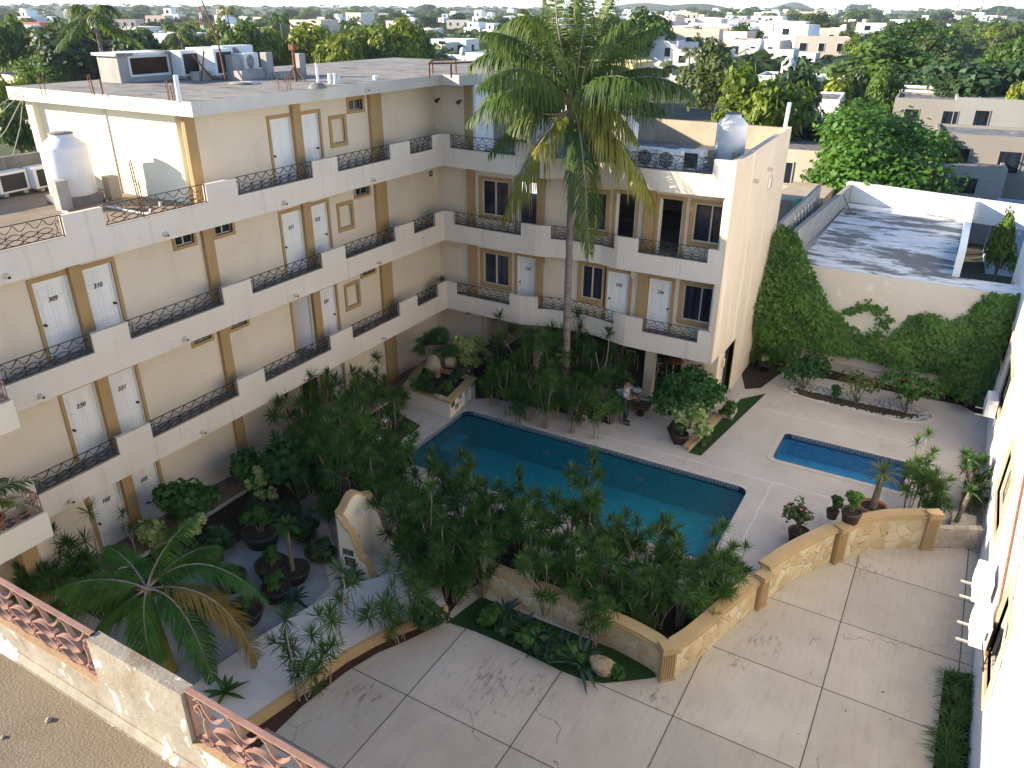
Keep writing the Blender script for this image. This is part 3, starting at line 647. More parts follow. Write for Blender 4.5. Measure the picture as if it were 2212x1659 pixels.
# ================================================================= ground, pools, garden walls
P1=(2.92,-7.18,13.02,-3.22); P2=(13.20,-1.03,17.04,.88)     # pools x0,y0,x1,y1
XR=19.15                                                     # white building on the right
def holes_sheet(mb,x0,y0,x1,y1,z,holes,mi=0):
    xs=sorted({x0,x1,*[h[0] for h in holes],*[h[2] for h in holes]}); ys=sorted({y0,y1,*[h[1] for h in holes],*[h[3] for h in holes]})
    for a,b in zip(xs[:-1],xs[1:]):
        for c,d in zip(ys[:-1],ys[1:]):
            if any(h[0]<=a+1e-6 and h[2]>=b-1e-6 and h[1]<=c+1e-6 and h[3]>=d-1e-6 for h in holes): continue
            mb.add([(a,c,z),(b,c,z),(b,d,z),(a,d,z)],[(0,1,2,3)],mi)
g=MB(); holes_sheet(g,-420,-420,420,420,-.03,[(-7.3,-30,19.3,7.3)])
def rise(d): return max(0.,d-450)*.0060
RR=[395,450,600,900,1400,2100,2900]; NA=72; vs=[]
for r_ in RR:
    for k in range(NA): vs.append((16+r_*math.cos(2*PI*k/NA),-24+r_*math.sin(2*PI*k/NA),-.06+rise(r_)))
g.add(vs,[(i*NA+k,(i+1)*NA+k,(i+1)*NA+(k+1)%NA,i*NA+(k+1)%NA) for i in range(len(RR)-1) for k in range(NA)],0,True)
struct('ground',g,pmat('town_ground',(.045,.05,.028),(.16,.14,.11),.05,1,0,stains=[((.05,.075,.02),.012,.45,.6,.8,None)]))
d=MB(); holes_sheet(d,-7.3,-30.1,19.3,7.3,0,[P1,P2]); struct('pool_deck',d,M['deck'])
dp=[(7.2,-16.8),(7.2,-16.0),(7.37,-14.8),(7.62,-14.0),(7.95,-13.4),(8.34,-12.5),(8.8,-12.36),(9.3,-12.36),(10.4,-12.38),(11.36,-12.44),(11.9,-12.42),(12.3,-12.3),(12.7,-12.0),(13.1,-11.68),(13.45,-11.5),(13.7,-11.05),(14.03,-9.95),(14.57,-8.15),(15.2,-6.62),(15.93,-5.38),(16.8,-4.35),(17.88,-3.64),(19.15,-2.95),(19.15,-26),(7.0,-26),(7.0,-17)]
s=MB(); s.sheet(dp,.004); struct('driveway',s,M['drive'])
# pools
def rrect(x0,y0,x1,y1,r,n=5):
    P=[]
    for cx,cy,a0 in ((x1-r,y1-r,0),(x0+r,y1-r,PI/2),(x0+r,y0+r,PI),(x1-r,y0+r,1.5*PI)):
        for i in range(n+1):
            a=a0+i*PI/2/n; P.append((cx+r*math.cos(a),cy+r*math.sin(a)))
    return P
def pool(P,depth,label,tile,water,r,wname):
    x0,y0,x1,y1=P
    t=Thing('swimming_pool',label,'pool',((x0+x1)/2,(y0+y1)/2,0))
    inner=rrect(x0,y0,x1,y1,r); n=len(inner); b=MB()
    vs=[(p[0],p[1],-.19) for p in inner]+[(p[0],p[1],-depth) for p in inner]
    b.add(vs,[(i,n+i,n+(i+1)%n,(i+1)%n) for i in range(n)]+[tuple(range(n,2*n))]); 
    t.part('basin',b,tile)
    bd=MB(); vs=[(p[0],p[1],.02) for p in inner]+[(p[0],p[1],-.19) for p in inner]
    bd.add(vs,[(i,n+i,n+(i+1)%n,(i+1)%n) for i in range(n)],0)
    # greek key marks, a few millimetres proud of the band
    def key(p,q):
        p,q=Vector((p[0],p[1],0)),Vector((q[0],q[1],0)); L=(q-p).length; tdir=(q-p)/L; nrm=Vector((-tdir.y,tdir.x,0)); k=max(1,int(L/.19)); w=L/k
        def rc(a0,a1,z0,z1):
            A=p+tdir*a0+nrm*.004; B=p+tdir*a1+nrm*.004
            bd.add([(A.x,A.y,z0),(B.x,B.y,z0),(B.x,B.y,z1),(A.x,A.y,z1)],[(0,1,2,3),],1)
        rc(0,L,-.012,.001)
        for i in range(k):
            a=i*w
            rc(a,a+.02,-.13,-.03); rc(a,a+w*.72,-.048,-.03); rc(a+w*.66,a+w*.78,-.105,-.03); rc(a+w*.34,a+w*.7,-.105,-.087); rc(a,a+w,-.148,-.13)
    for i in range(n):
        a,b_=inner[(i+1)%n],inner[i]
        if math.dist(a,b_)>.3: key(b_,a)
    t.part('tile_band',bd,[M['navy'],M['keyw']])
    cp=MB(); outer=[(x0-.28,y0-.28),(x1+.28,y0-.28),(x1+.28,y1+.28),(x0-.28,y1+.28)]
    outr=rrect(x0-.2,y0-.2,x1+.2,y1+.2,r+.15); z=.012
    vs=[(p[0],p[1],z) for p in inner]+[(p[0],p[1],z) for p in outr]+[(p[0],p[1],-.01) for p in outr]
    cp.add(vs,[(i,(i+1)%n,n+(i+1)%n,n+i)[::-1] for i in range(n)]+[(n+i,n+(i+1)%n,2*n+(i+1)%n,2*n+i)[::-1] for i in range(n)])
    t.part('coping',cp,M['coping'])
    w=MB(); w.sheet(inner,-.11); struct(wname,w,water)
    return t
p1=pool(P1,1.35,'large rectangular swimming pool with teal water and Greek key tile band','' or M['pooltile'],M['water'],.30,'pool_water')
st=MB()                          # sitting steps and lights inside the big pool
st.box(P1[0]+.01,-5.0,-1.3,P1[0]+.45,-3.7,-.7); p1.part('pool_step',st,M['pooltile'])
for x in (3.2,6.2,9.6):
    l=MB(); l.obox((x if x>4 else P1[0]+.03,P1[3]-.012 if x>4 else -5.6,-.75 if x>4 else -.6),(.22,.02,.16) if x>4 else (.02,.22,.16)); p1.part('pool_light',l,M['keyw'])
pool(P2,.8,'small rectangular blue pool beside the island flower bed','' or M['pooltileB'],M['waterB'],.20,'small_pool_water')
# walkway along the long wing, dark strip and paving patches
w=MB(); w.prism([(WA,-16.2),(.12,-16.2),(.12,-3.9),(-.25,-1.8),(1.0,.2),(1.0,.8),(WA,.8)],-.02,.07); struct('walkway',w,M['walk'])
w=MB(); w.box(.12,-16.2,-.02,.2,-4.2,.075); struct('walkway_kerb',w,M['path'])
w=MB(); w.sheet([(.2,-16.5),(.2,-4.4),(1.0,-4.5),(1.9,-9.5),(1.75,-16.5)],.006); struct('planting_bed',w,M['soil'])
w=MB(); w.sheet([(1.75,-18.5),(1.9,-9.9),(2.6,-9.9),(3.2,-11.2),(4.6,-12.4),(5.2,-12.9),(5.2,-14.8),(4.95,-18.5)],.008); struct('garden_court',w,M['courtcon'])
w=MB(); w.sheet([(.9,-4.6),(2.2,-5.0),(2.3,-7.8),(3.6,-8.4),(4.1,-9.9),(3.3,-10.6),(1.9,-9.8)],.010); struct('planting_bed',w,M['soil'])
w=MB(); w.sheet([(5.3,-9.0),(8.6,-8.3),(9.,-9.6),(8.2,-11.2),(8.3,-12.4),(7.6,-13.0),(6.2,-11.5),(5.6,-10.)],.012); struct('planting_bed',w,M['soil'])
w=MB(); w.sheet([(8.6,-11.3),(8.4,-12.45),(9.3,-12.36),(10.4,-12.38),(11.36,-12.44),(11.9,-12.42),(12.3,-12.3),(12.7,-12.0),(13.1,-11.68),(13.3,-11.5),(12.9,-11.25)],.009); struct('lawn_strip',w,M['grass'])
w=MB(); w.sheet([(9.2,-11.0),(9.4,-8.9),(12.2,-8.7),(13.6,-8.9),(13.7,-10.3),(13.2,-11.1)],.011); struct('planting_bed',w,M['soil'])
# red gravel strip and low kerb of the raised path
edge=[(6.5,-17.6),(6.66,-16.95),(6.9,-15.8),(7.1,-14.6),(7.32,-13.95),(7.6,-13.3),(8.0,-12.7),(8.2,-12.2)]
w=MB(); w.sheet(edge+[(8.34,-12.5),(7.95,-13.4),(7.62,-14.0),(7.37,-14.8),(7.2,-16.0),(7.2,-17.6)],.012); struct('gravel_bed',w,M['redgravel'])
inner=[(5.1,-17.6),(5.05,-16.3),(5.25,-14.9),(5.55,-13.6),(5.95,-12.6),(6.6,-11.7),(7.2,-11.2)]
w=MB(); w.prism(edge+inner[::-1],-.02,.28); struct('garden_path',w,M['path'])
w=MB()
for a,b in zip(edge[:-1],edge[1:]):
    dx,dy=b[0]-a[0],b[1]-a[1]; l=math.hypot(dx,dy); nx,ny=dy/l*.10,-dx/l*.10
    w.hexa([(a[0]+.003,a[1],0),(a[0]+nx,a[1]+ny,0),(b[0]+nx,b[1]+ny,0),(b[0]+.003,b[1],0)],[(a[0]+.003,a[1],.285),(a[0]+nx,a[1]+ny,.285),(b[0]+nx,b[1]+ny,.285),(b[0]+.003,b[1],.285)])
single('path_retaining_edge',w,M['cap'],'low tan stone edge of the raised path beside the red gravel','kerb')
# drain grate in the driveway
dg=Thing('drain_grate','long narrow metal drain grate at the near edge of the driveway','drain',(7.8,-16.85,.0))
w=MB(); w.box(6.95,-16.97,.004,9.4,-16.73,.008); dg.part('channel',w,M['dark'])
w=MB()
for i in range(60): w.box(6.96+i*.04,-16.96,.009,6.98+i*.04,-16.74,.014)
dg.part('bars',w,M['concrete'])
# ---- curved stone garden wall
def offs(path,d):
    out=[]
    for i,p in enumerate(path):
        a=path[max(i-1,0)]; b=path[min(i+1,len(path)-1)]; dx,dy=b[0]-a[0],b[1]-a[1]; l=math.hypot(dx,dy); out.append((p[0]-dy/l*d,p[1]+dx/l*d))
    return out
def smooth(path,k=4):
    P=[Vector((*p,0)) for p in path]; out=[]
    for i in range(len(P)-1):
        p0=P[max(i-1,0)];p1_=P[i];p2=P[i+1];p3=P[min(i+2,len(P)-1)]
        for j in range(k):
            t=j/k; q=.5*((2*p1_)+(p2-p0)*t+(2*p0-5*p1_+4*p2-p3)*t*t+(3*p1_-p0-3*p2+p3)*t**3); out.append((q.x,q.y))
    out.append(path[-1]); return out
def ribbon(mb,path,d0,d1,z0,z1,mi=0):
    A=offs(path,d0);B=offs(path,d1)
    z0=z0 if hasattr(z0,'__len__') else [z0]*len(path); z1=z1 if hasattr(z1,'__len__') else [z1]*len(path)
    n=len(path); vs=[]
    for i in range(n): vs+=[(*A[i],z0[i]),(*B[i],z0[i]),(*B[i],z1[i]),(*A[i],z1[i])]
    fs=[(i*4+j,(i+1)*4+j,(i+1)*4+(j+1)%4,i*4+(j+1)%4) for i in range(n-1) for j in range(4)]+[(0,1,2,3),(4*n-1,4*n-2,4*n-3,4*n-4)]
    mb.add(vs,fs,mi)
gw=Thing('garden_wall','curved yellow stone wall with tan coping and fluted pilasters along the driveway','garden wall',(13.4,-11.4,0))
secs=[([(8.55,-11.15),(9.6,-11.17),(10.8,-11.2),(12.,-11.25),(12.9,-11.38),(13.25,-11.5)],.74,0),
      ([(13.55,-11.36),(13.78,-10.8),(14.03,-9.95),(14.28,-9.1),(14.5,-8.35)],.80,1),
      ([(14.62,-8.02),(14.85,-7.4),(15.2,-6.62),(15.75,-5.62)],1.0,1),([(16.02,-5.25),(16.8,-4.35),(17.75,-3.72)],1.0,1)]
for path,h,k in secs:
    sp=smooth(path,4); m=MB(); ribbon(m,sp,0,.22,0,h); gw.part('wall_panel',m,M['stone'])
    m=MB(); ribbon(m,sp,-.07,.30,h,h+.045); ribbon(m,sp,-.04,.27,h+.045,h+.10); gw.part('coping',m,M['cap'])
for x,y,a,h in ((13.40,-11.46,.75,.82),(14.57,-8.18,1.2,.88),(15.88,-5.44,1.02,1.02),(17.86,-3.66,.56,1.06)):
    m=MB(); rz=a; c=Vector((x,y,0)); R=Matrix.Rotation(rz,3,'Z')
    m.obox((x,y,h/2),(.32,.2,h),rz)
    for i in range(5):
        q=c+R@Vector((-.11+i*.055,-.105,0)); m.tube([(q.x,q.y,.06),(q.x,q.y,h-.1)],.019,6)
    m.obox((x,y,h+.03),(.42,.36,.06),rz); m.obox((x,y,h+.085),(.36,.30,.05),rz); m.obox((x,y,.03),(.36,.25,.06),rz)
    gw.part('pilaster',m,M['cap'])
lw=MB(); ribbon(lw,smooth([(18.05,-3.55),(18.6,-3.25),(19.1,-2.98)],3),0,.2,0,.62); gw.part('low_wall_panel',lw,M['stone2'])
# ---- scrolled shower wall (niche with tan coping)
fo=Thing('shower_niche','cream scroll sided outdoor shower niche with tan coping among the dracaenas','shower wall',(4.9,-11.3,0))
def at_z(px,py,z): return G(px,py,z)
c1=[950,1650,1750,2250]
def cvt(c,x,y,W=2212,H=1659): s=2212/3840; return ((c[0]+x*(c[2]-c[0])/W)*s,(c[1]+y*(c[3]-c[1])/H)*s)
BA=Vector((5.05,-12.22,0)); BB=Vector((5.08,-11.16,0)); FA=Vector((5.95,-12.10,0)); FB=Vector((6.05,-11.06,0))
def wing(A,B,hs,nm):
    m=MB(); cpm=MB(); d=(B-A); L=d.length; t=d/L; n=Vector((-t.y,t.x,0))*.08; k=len(hs)
    P=[A+d*(i/(k-1)) for i in range(k)]
    for i in range(k-1):
        p,q=P[i],P[i+1]; a,b=hs[i],hs[i+1]
        m.hexa([p-n,q-n,q+n,p+n],[(*(p-n).xy,a),(*(q-n).xy,b),(*(q+n).xy,b),(*(p+n).xy,a)])
        o=n*1.35
        cpm.hexa([(*(p-o).xy,a),(*(q-o).xy,b),(*(q+o).xy,b),(*(p+o).xy,a)],[(*(p-o).xy,a+.07),(*(q-o).xy,b+.07),(*(q+o).xy,b+.07),(*(p+o).xy,a+.07)])
    e=P[-1]; o=n*1.3
    cpm.hexa([e-o,e+t*.06-o,e+t*.06+o,e+o],[(*(e-o).xy,hs[-1]+.07),(*(e+t*.06-o).xy,hs[-1]+.07),(*(e+t*.06+o).xy,hs[-1]+.07),(*(e+o).xy,hs[-1]+.07)])
    fo.part(nm,m,M['cream2']); fo.part('coping',cpm,M['cap'])
prof_h=[1.70,1.69,1.66,1.60,1.52,1.50,1.40,1.36,1.34,1.28,1.16,1.00,.84,.72,.66,.58,.56,.55,.52,.45,.34,.22,.12,.06]
wing(BA,FA,prof_h,'side_wall'); wing(BB,FB,prof_h,'side_wall')
wing(BA,BB,[1.70,1.74,1.80,1.90,1.98,2.02,2.02,1.98,1.90,1.80,1.74,1.70],'back_wall')
m=MB(); m.prism([BA.xy,FA.xy,FB.xy,BB.xy],0.,.03); fo.part('tiled_floor',m,M['path'])
m=MB(); mid=(BA+BB)/2; dv=(FA-BA).normalized(); m.tube([mid+dv*.09+Vector((0,0,1.6)),mid+dv*.3+Vector((0,0,1.62)),mid+dv*.34+Vector((0,0,1.52))],[.015,.015,.05],6); m.tube([mid+dv*.08+Vector((0,0,.75)),mid+dv*.13+Vector((0,0,.75))],.03,8); fo.part('shower_head',m,M['alu'])
dn=(FA-BA).normalized(); sn=Vector((dn.y,-dn.x,0))
for k,(t0,z0,h) in enumerate(((.28,.62,.17),(.32,.28,.26))):
    m=MB(); q=BA+(FA-BA)*t0+sn*.088+Vector((0,0,z0+h/2)); m.obox(q,(.30,.015,h),math.atan2(dn.y,dn.x)); 
    pl=single('plaque',m,M['signblack'],['small upper dark plaque on the side of the shower niche','larger lower dark plaque on the side of the shower niche'][k],'sign',tuple(q))
    for r in range(4 if k else 3):
        l=MB(); l.obox(q+sn*.009+Vector((0,0,h*.3-r*.055)),(.22-.04*(r%2),.003,.014),math.atan2(dn.y,dn.x)); o=link('lettering',l.mesh('lettering',M['concrete'],tuple(q)),pl)
# ---- planter box with the pool rules
pl=Thing('planter_box','cream masonry planter with tan coping holding the fan palm at the pool corner','planter',(1.4,-3,0))
PA,PB,PC,PD=(.72,-3.86),(2.80,-4.04),(2.52,-2.0),(.05,-1.95); Hp=.62
m=MB(); m.prism([PA,PB,PC,PD],0,Hp-.001); pl.part('wall',m,M['cream2'])
def scale_poly(P,d):
    cx=sum(p[0] for p in P)/len(P); cy=sum(p[1] for p in P)/len(P); out=[]
    for p in P:
        l=math.hypot(p[0]-cx,p[1]-cy); out.append((cx+(p[0]-cx)*(l+d)/l,cy+(p[1]-cy)*(l+d)/l))
    return out
m=MB(); o_=scale_poly([PA,PB,PC,PD],.09); i_=scale_poly([PA,PB,PC,PD],-.32)
for i in range(4):
    a,b,c,d_=o_[i],o_[(i+1)%4],i_[(i+1)%4],i_[i]; m.hexa([(*a,Hp),(*b,Hp),(*c,Hp),(*d_,Hp)],[(*a,Hp+.08),(*b,Hp+.08),(*c,Hp+.08),(*d_,Hp+.08)])
pl.part('coping',m,M['cap'])
m=MB(); m.sheet(i_,Hp+.03); pl.part('soil',m,M['soil'])
# signs on the pool side of the planter (face PB->PC)
fB,fC=Vector((*PB,0)),Vector((*PC,0)); ft=(fC-fB).normalized(); fL=(fC-fB).length; fnm=Vector((ft.y,-ft.x,0)); frz=math.atan2(ft.y,ft.x)
def panel(name,u,z,w,h,mat,label,lines=0,head=None,foot=None,thick=.02,marks=None,cat='sign'):
    c=fB+ft*u+fnm*(thick/2+.002)+Vector((0,0,z)); m=MB(); m.obox(c,(w,thick,h),frz)
    o=single(name,m,mat,label,cat,tuple(c))
    F=lambda du,dz,sw,sh,mt,nm: link(nm,(lambda mm: (mm.obox(c+ft*du+fnm*(thick/2+.002)+Vector((0,0,dz)),(sw,.004,sh),frz),mm)[1])(MB()).mesh(nm,mt,tuple(c)),o)
    if head: F(0,h/2-.055,w*.86,.07,head,'heading_band')
    if lines:
        mm=MB()
        for i in range(lines):
            r=random.uniform(.55,.82); mm.obox(c+ft*(-w*.42+w*r/2)+fnm*(thick/2+.002)+Vector((0,0,h/2-.13-i*(h-.2)/lines)),(w*r,.004,.010),frz)
        link('lettering',mm.mesh('lettering',M['greytext'],tuple(c)),o)
    if foot: F(.0,-h/2+.045,w*.7,.04,foot,'footer_band')
    return o
M['greytext']=flat('faded_lettering',(.22,.22,.22),.6); M['greysign']=flat('grey_sign',(.20,.215,.215),.5); M['brownsign']=flat('brown_sign',(.085,.06,.045),.5)
panel('pool_rules_board',1.28,.31,.46,.54,M['signwhite'],'larger white pool rules board with grey heading on the planter','' or 11,M['greytext'],M['greytext'],.045)
panel('pool_rules_board',1.78,.33,.42,.52,M['signwhite'],'white pool rules board with black heading at the planter end','' or 9,M['signblack'],M['greytext'],.045)
panel('notice_plate',.22,.47,.26,.20,M['brownsign'],'dark brown notice plate at the near corner of the planter',3,None,None,.012)
panel('notice_plate',.52,.26,.28,.20,M['greysign'],'lower grey notice plate on the planter side',3,None,None,.012)
panel('notice_plate',.80,.50,.24,.16,M['greysign'],'upper grey notice plate on the planter side',2,None,None,.012)
for u,z,txt in ((.80,.30,'diver'),(.98,.36,'swimmer')):
    c=fB+ft*u+fnm*.008+Vector((0,0,z)); m=MB(); R=Matrix.Rotation(frz,3,'Z')
    m.add([c+R@Vector((.085*math.cos(2*PI*i/20),0,.085*math.sin(2*PI*i/20))) for i in range(20)],[tuple(range(20))]); m.obox(c+fnm*-.004,(.12,.006,.12),frz)
    o=single('pictogram_disc',m,M['signwhite'],'round white pictogram disc with a standing figure on the planter' if txt=='diver' else 'round white pictogram disc with a crossed bather on the planter','sign',tuple(c))
    f=MB(); q=lambda x,z_: c+R@Vector((x,-.004,z_))
    f.add([q(-.012+.02*math.cos(a),.035+.02*math.sin(a)) for a in [i*PI/5 for i in range(10)]],[tuple(range(10))])
    if txt=='diver': f.add([q(-.045,-.05),q(.03,-.05),q(.02,.012),q(-.035,.012)],[(0,1,2,3)]); f.add([q(-.06,-.06),q(.05,-.06),q(.05,-.05),q(-.06,-.05)],[(0,1,2,3)])
    else: f.add([q(-.02,.01),q(-.05,-.04),q(-.03,-.05),q(.01,-.005)],[(0,1,2,3)]); f.add([q(-.05,.055),q(-.06,.045),q(.05,-.055),q(.06,-.045)],[(3,2,1,0),(0,1,2,3)])
    link('pictogram',f.mesh('pictogram',M['signblack'],tuple(c)),o)
# small rendered bed wall left of the planter
m=MB(); ribbon(m,[(.85,-5.2),(1.75,-6.9),(2.2,-8.2)],0,.16,0,.32); single('bed_wall',m,M['cream2'],'low cream bed wall beside the planter with dracaenas behind it','garden wall')
# back bed under wing B, grass strip, island bed
GP=lambda L:[G(x,y).xy for x,y in L]
w=MB(); w.sheet(GP([(1028,862),(1060,860),(1100,868),(1150,880),(1200,888),(1260,902),(1300,912),(1318,918),(1321,903),(1312,880),(1296,862),(1255,838)])+[(5.6,.9),(1.1,.9),(1.,.2)],.007); struct('planting_bed',w,M['soil'])
w=MB(); w.sheet([(3.2,.95),(10.2,.95),(10.2,5.6),(1.2,5.6),(1.2,.95)],.003); struct('bar_floor',w,pmat('dark_bar_floor',(.03,.026,.03),(.055,.048,.052),3,.6,0))
w=MB(); w.sheet(GP([(1487,978),(1514,985),(1655,850),(1600,862),(1560,905)]),.008); struct('lawn_strip',w,M['grass'])
w=MB(); w.sheet(GP([(1456,962),(1473,955),(1455,905),(1440,925)]),.0075); struct('planting_bed',w,M['soil'])
m=MB(); q=GP([(1487,975),(1590,868),(1580,862),(1475,968)]); m.prism(q,0,.12); single('bed_kerb',m,M['cap'],'tan kerb between the lawn strip and the big rounded shrub','kerb')
isl=GP([(1684,835),(1692,825),(1720,822),(1780,835),(1850,852),(1920,868),(1985,885),(2014,897),(2018,908),(2000,914),(1955,912),(1900,900),(1820,882),(1750,864),(1705,850)])
w=MB(); w.sheet(isl,.008); struct('island_bed',w,M['peb'] if 'peb' in M else M['soil'])
w=MB(); w.sheet(GP([(1700,836),(1722,838),(1800,858),(1900,880),(1960,892),(1990,898),(1985,906),(1950,905),(1880,893),(1800,875),(1725,857)]),.012); struct('island_soil',w,pmat('mossy_soil',(.035,.03,.018),(.09,.075,.045),5,1,.6,50))
m=MB(); sp=GP([(1684,835),(1692,825),(1720,822),(1780,835),(1850,852),(1920,868),(1985,885),(2014,897),(2018,908),(2000,914),(1955,912),(1900,900),(1820,882),(1750,864),(1705,850),(1684,835)]); ribbon(m,sp,-.05,.03,0,.05); single('bed_edging',m,M['path'],'pale concrete edging round the island flower bed','kerb')
w=MB(); w.sheet(GP([(2052,862),(2120,900),(2126,870),(2100,850),(2075,848)])+[],.008); struct('planting_bed',w,M['soil'])
w=MB(); w.sheet([(XE,4.9),(XE,7.1),(19.1,7.1),(19.1,6.3),(12.,6.1),(11.6,4.0),(11.1,3.6)],.0065); struct('planting_bed',w,M['soil'])
bn=MB(); bq=[G(*p) for p in ((1768,792),(1840,812),(1905,828),(1985,850))]
ribbon(bn,[p.xy for p in bq],0,.35,0,.35); ribbon(bn,[p.xy for p in bq],.35,.5,0,.7); single('masonry_bench',bn,M['deck'],'long low masonry bench in front of the creeper wall','bench')
w=MB(); w.box(XE,.9,0,11.35,1.6,.15); w.box(XE,1.6,0,11.1,3.1,.15); single('door_step',w,M['deck'],'low concrete step at the end wall doorway','step')
# ================================================================= plants
def blade_set(rng,c,n,L,w,elev=(.1,1.3),droop=.35,seg=2,updir=(0,0,1),V=None,Q=None):
    """thin tapering leaves from one point; quads"""
    up=np.array(updir,float); up/=np.linalg.norm(up); a=np.cross(up,[.3,.8,.1]); a/=np.linalg.norm(a); b=np.cross(up,a)
    for i in range(n):
        th=i*2.39996+rng.uniform(-.2,.2); e=rng.uniform(*elev); l=L*rng.uniform(.75,1.1)
        hd=a*math.cos(th)+b*math.sin(th); d=hd*math.cos(e)+up*math.sin(e); sd=np.cross(d,up); nsd=np.linalg.norm(sd); sd=sd/nsd if nsd>1e-6 else a
        base=len(V); ws=[w*.45,w,w*.08] if seg==2 else [w*.4,w,w*.85,w*.06]
        for k in range(seg+1):
            t=k/seg; p=np.array(c)+d*l*t-np.array([0,0,1])*droop*l*t*t
            V.append(p-sd*ws[k]/2); V.append(p+sd*ws[k]/2)
        for k in range(seg): Q.append((base+2*k,base+2*k+1,base+2*k+3,base+2*k+2))
def dracaena_proto(seed,stems,h,spread,name='dracaena',L=.38,n=50,w=.034,branch=2):
    rng=np.random.default_rng(seed); st=MB(); V=[];Q=[]
    def head(p,d,s=1.): blade_set(rng,p,int(n*s),L*rng.uniform(.85,1.15),w,(-.55,1.4),.04,2,d,V,Q)
    for i in range(stems):
        a=i*2*PI/stems+rng.uniform(-.6,.6); r=rng.uniform(.1,1)*spread; hh=h*rng.uniform(.5,1.05)
        p0=np.array([.12*math.cos(a)*rng.uniform(.3,1.4),.12*math.sin(a),0]); p3=np.array([r*math.cos(a),r*math.sin(a),hh])
        pts=[]; kx,ky=rng.uniform(-.16,.16,2)
        for k in range(7):
            t=k/6; q=p0+(p3-p0)*np.array([t**1.5,t**1.5,t])+np.array([kx*math.sin(t*5.2),ky*math.sin(t*4.1+1),0])*t*(1.2-t)*2; pts.append(q)
        st.tube(pts,[.022-.010*k/6 for k in range(7)],5)
        head(pts[-1],(pts[-1]-pts[-2]))
        for _b in range(branch):
            if rng.random()<.2: continue
            k=rng.integers(2,6); q=pts[k]; d=np.array([rng.uniform(-1,1),rng.uniform(-1,1),rng.uniform(.5,1.2)]); d/=np.linalg.norm(d); e=q+d*rng.uniform(.22,.6)
            m=(q+e)/2+np.array([0,0,-.05]); st.tube([q,m,e],[.013,.011,.010],5); head(e,d,.85)
    o=link(name,None); s=link('stem',st.mesh('stem',M['stem']),o); f=link('foliage',npmesh('foliage',V,Q,M['drac']),o); return o
DR_PROTO=[dracaena_proto(11+i,*a) for i,a in enumerate([(7,2.3,.75),(5,1.9,.6),(8,2.6,.9),(6,1.5,.7),(4,2.9,.45),(7,1.8,.85)])]
def free(o):
    for c in list(o.children):
        for g in list(c.children): bpy.data.objects.remove(g)
        bpy.data.objects.remove(c)
    bpy.data.objects.remove(o)
def plant_row(protos,spots,fmt,cat,group,zmid=1.2,s0=1.):
    out=[]
    for i,sp in enumerate(spots):
        px,py=sp[:2]; s=(sp[2] if len(sp)>2 else 1.)*s0; pr=protos[sp[3] if len(sp)>3 else i%len(protos)]
        g=G(px,py,zmid*s); o=dup(pr,(g.x,g.y,0.0),random.uniform(0,6.28),(s,s,s*random.uniform(.92,1.08)),None,group); tag(o,None,cat); out.append(o)
    label_row(out,fmt); return out
plant_row(DR_PROTO,[(640,905),(690,865,1.1),(735,855,1.05),(775,815,1.1),(815,830,1),(855,835,.8),(630,960,.8),(690,950),(745,930,1.1),(800,925),(850,905,.9),(685,1015,.9),(735,1000,1.05),(785,1000),(835,995,.9),(715,1080,.8),(800,1050),(855,955,.8)],
          'tall dracaena, {o} from the left in the bed beside the long wing','dracaena','dracaenas beside the long wing',1.6,1.02)
plant_row(DR_PROTO,[(860,1085),(900,1065),(945,1045,1.1),(880,1130,.9),(930,1120),(980,1100),(1000,1045,1.1),(1040,1070),(1080,1085),(1010,1150),(960,1180),(915,1195,.8),(1055,1140),(870,1015,.8),(1040,1200,.8),(985,1220,.75)],
          'bushy dracaena, {o} from the left between shower niche and pool','dracaena','dracaenas in front of the pool',1.75,.9)
plant_row(DR_PROTO,[(1130,1110),(1180,1110),(1240,1065,1.2),(1210,1160),(1270,1130),(1320,1130,1.1),(1300,1190),(1350,1165),(1405,1190),(1460,1180),(1240,1225,.9),(1310,1250,.85),(1375,1250,.9),(1430,1255,.9),(1480,1255,.9),(1520,1210),(1560,1180),(1590,1190,.8),(1550,1240,.9),(1510,1290,.75),(1180,1230,.9),(1440,1130,.8),(1150,1185,.85),(1390,1300,.7),(1290,1310,.75)],
          'dense dracaena, {o} from the left behind the curved stone wall','dracaena','dracaenas behind the stone wall',1.75,.88)
plant_row(DR_PROTO,[(1080,740,1.15,4),(1110,790,1.),(1150,765,1.2),(1065,800,.9),(1095,830,.8),(1140,830,.9),(1190,765,1.1),(1200,825,.9),(1250,750,1.25,4),(1265,825,.9),(1310,790,1.1),(1325,840,.85),(1240,865,.8),(1290,880,.75),(1180,855,.8),(1120,855,.7),(1345,780,.9),(1285,770,1.1)],
          'upright dracaena, {o} from the left in the bed under the back wing','dracaena','dracaenas under the back wing',1.55,1.0)
THIN=[dracaena_proto(41,3,1.9,.35,'dracaena',.38,40,.024,1),dracaena_proto(42,2,2.3,.3,'dracaena',.37,40,.024,1),dracaena_proto(43,5,1.5,.5,'dracaena',.38,40,.024,1)]
plant_row(THIN,[(735,1340,1.,1),(690,1390,1.,0),(645,1430,.9,2),(622,1420,1.05,1),(830,1290,1.,2),(870,1250,1.,0),(750,1290,.8,0),(905,1270,1.,2),(860,1330,.7,2),(200,1195,1.,1),(280,1165,.7,1)],
          'thin sparse dracaena, {o} from the left by the raised path','dracaena','thin dracaenas by the garden path',1.1)
plant_row(DR_PROTO,[(1970,1050,.75,1),(2005,1060,.85,3),(1985,1020,.8,4),(2020,1090,.6,3),(2105,1020,.8,3),(2112,1060,.7,5)],
          'dracaena, {o} from the left between small pool and white building','dracaena','dracaenas near the small pool',1.1)
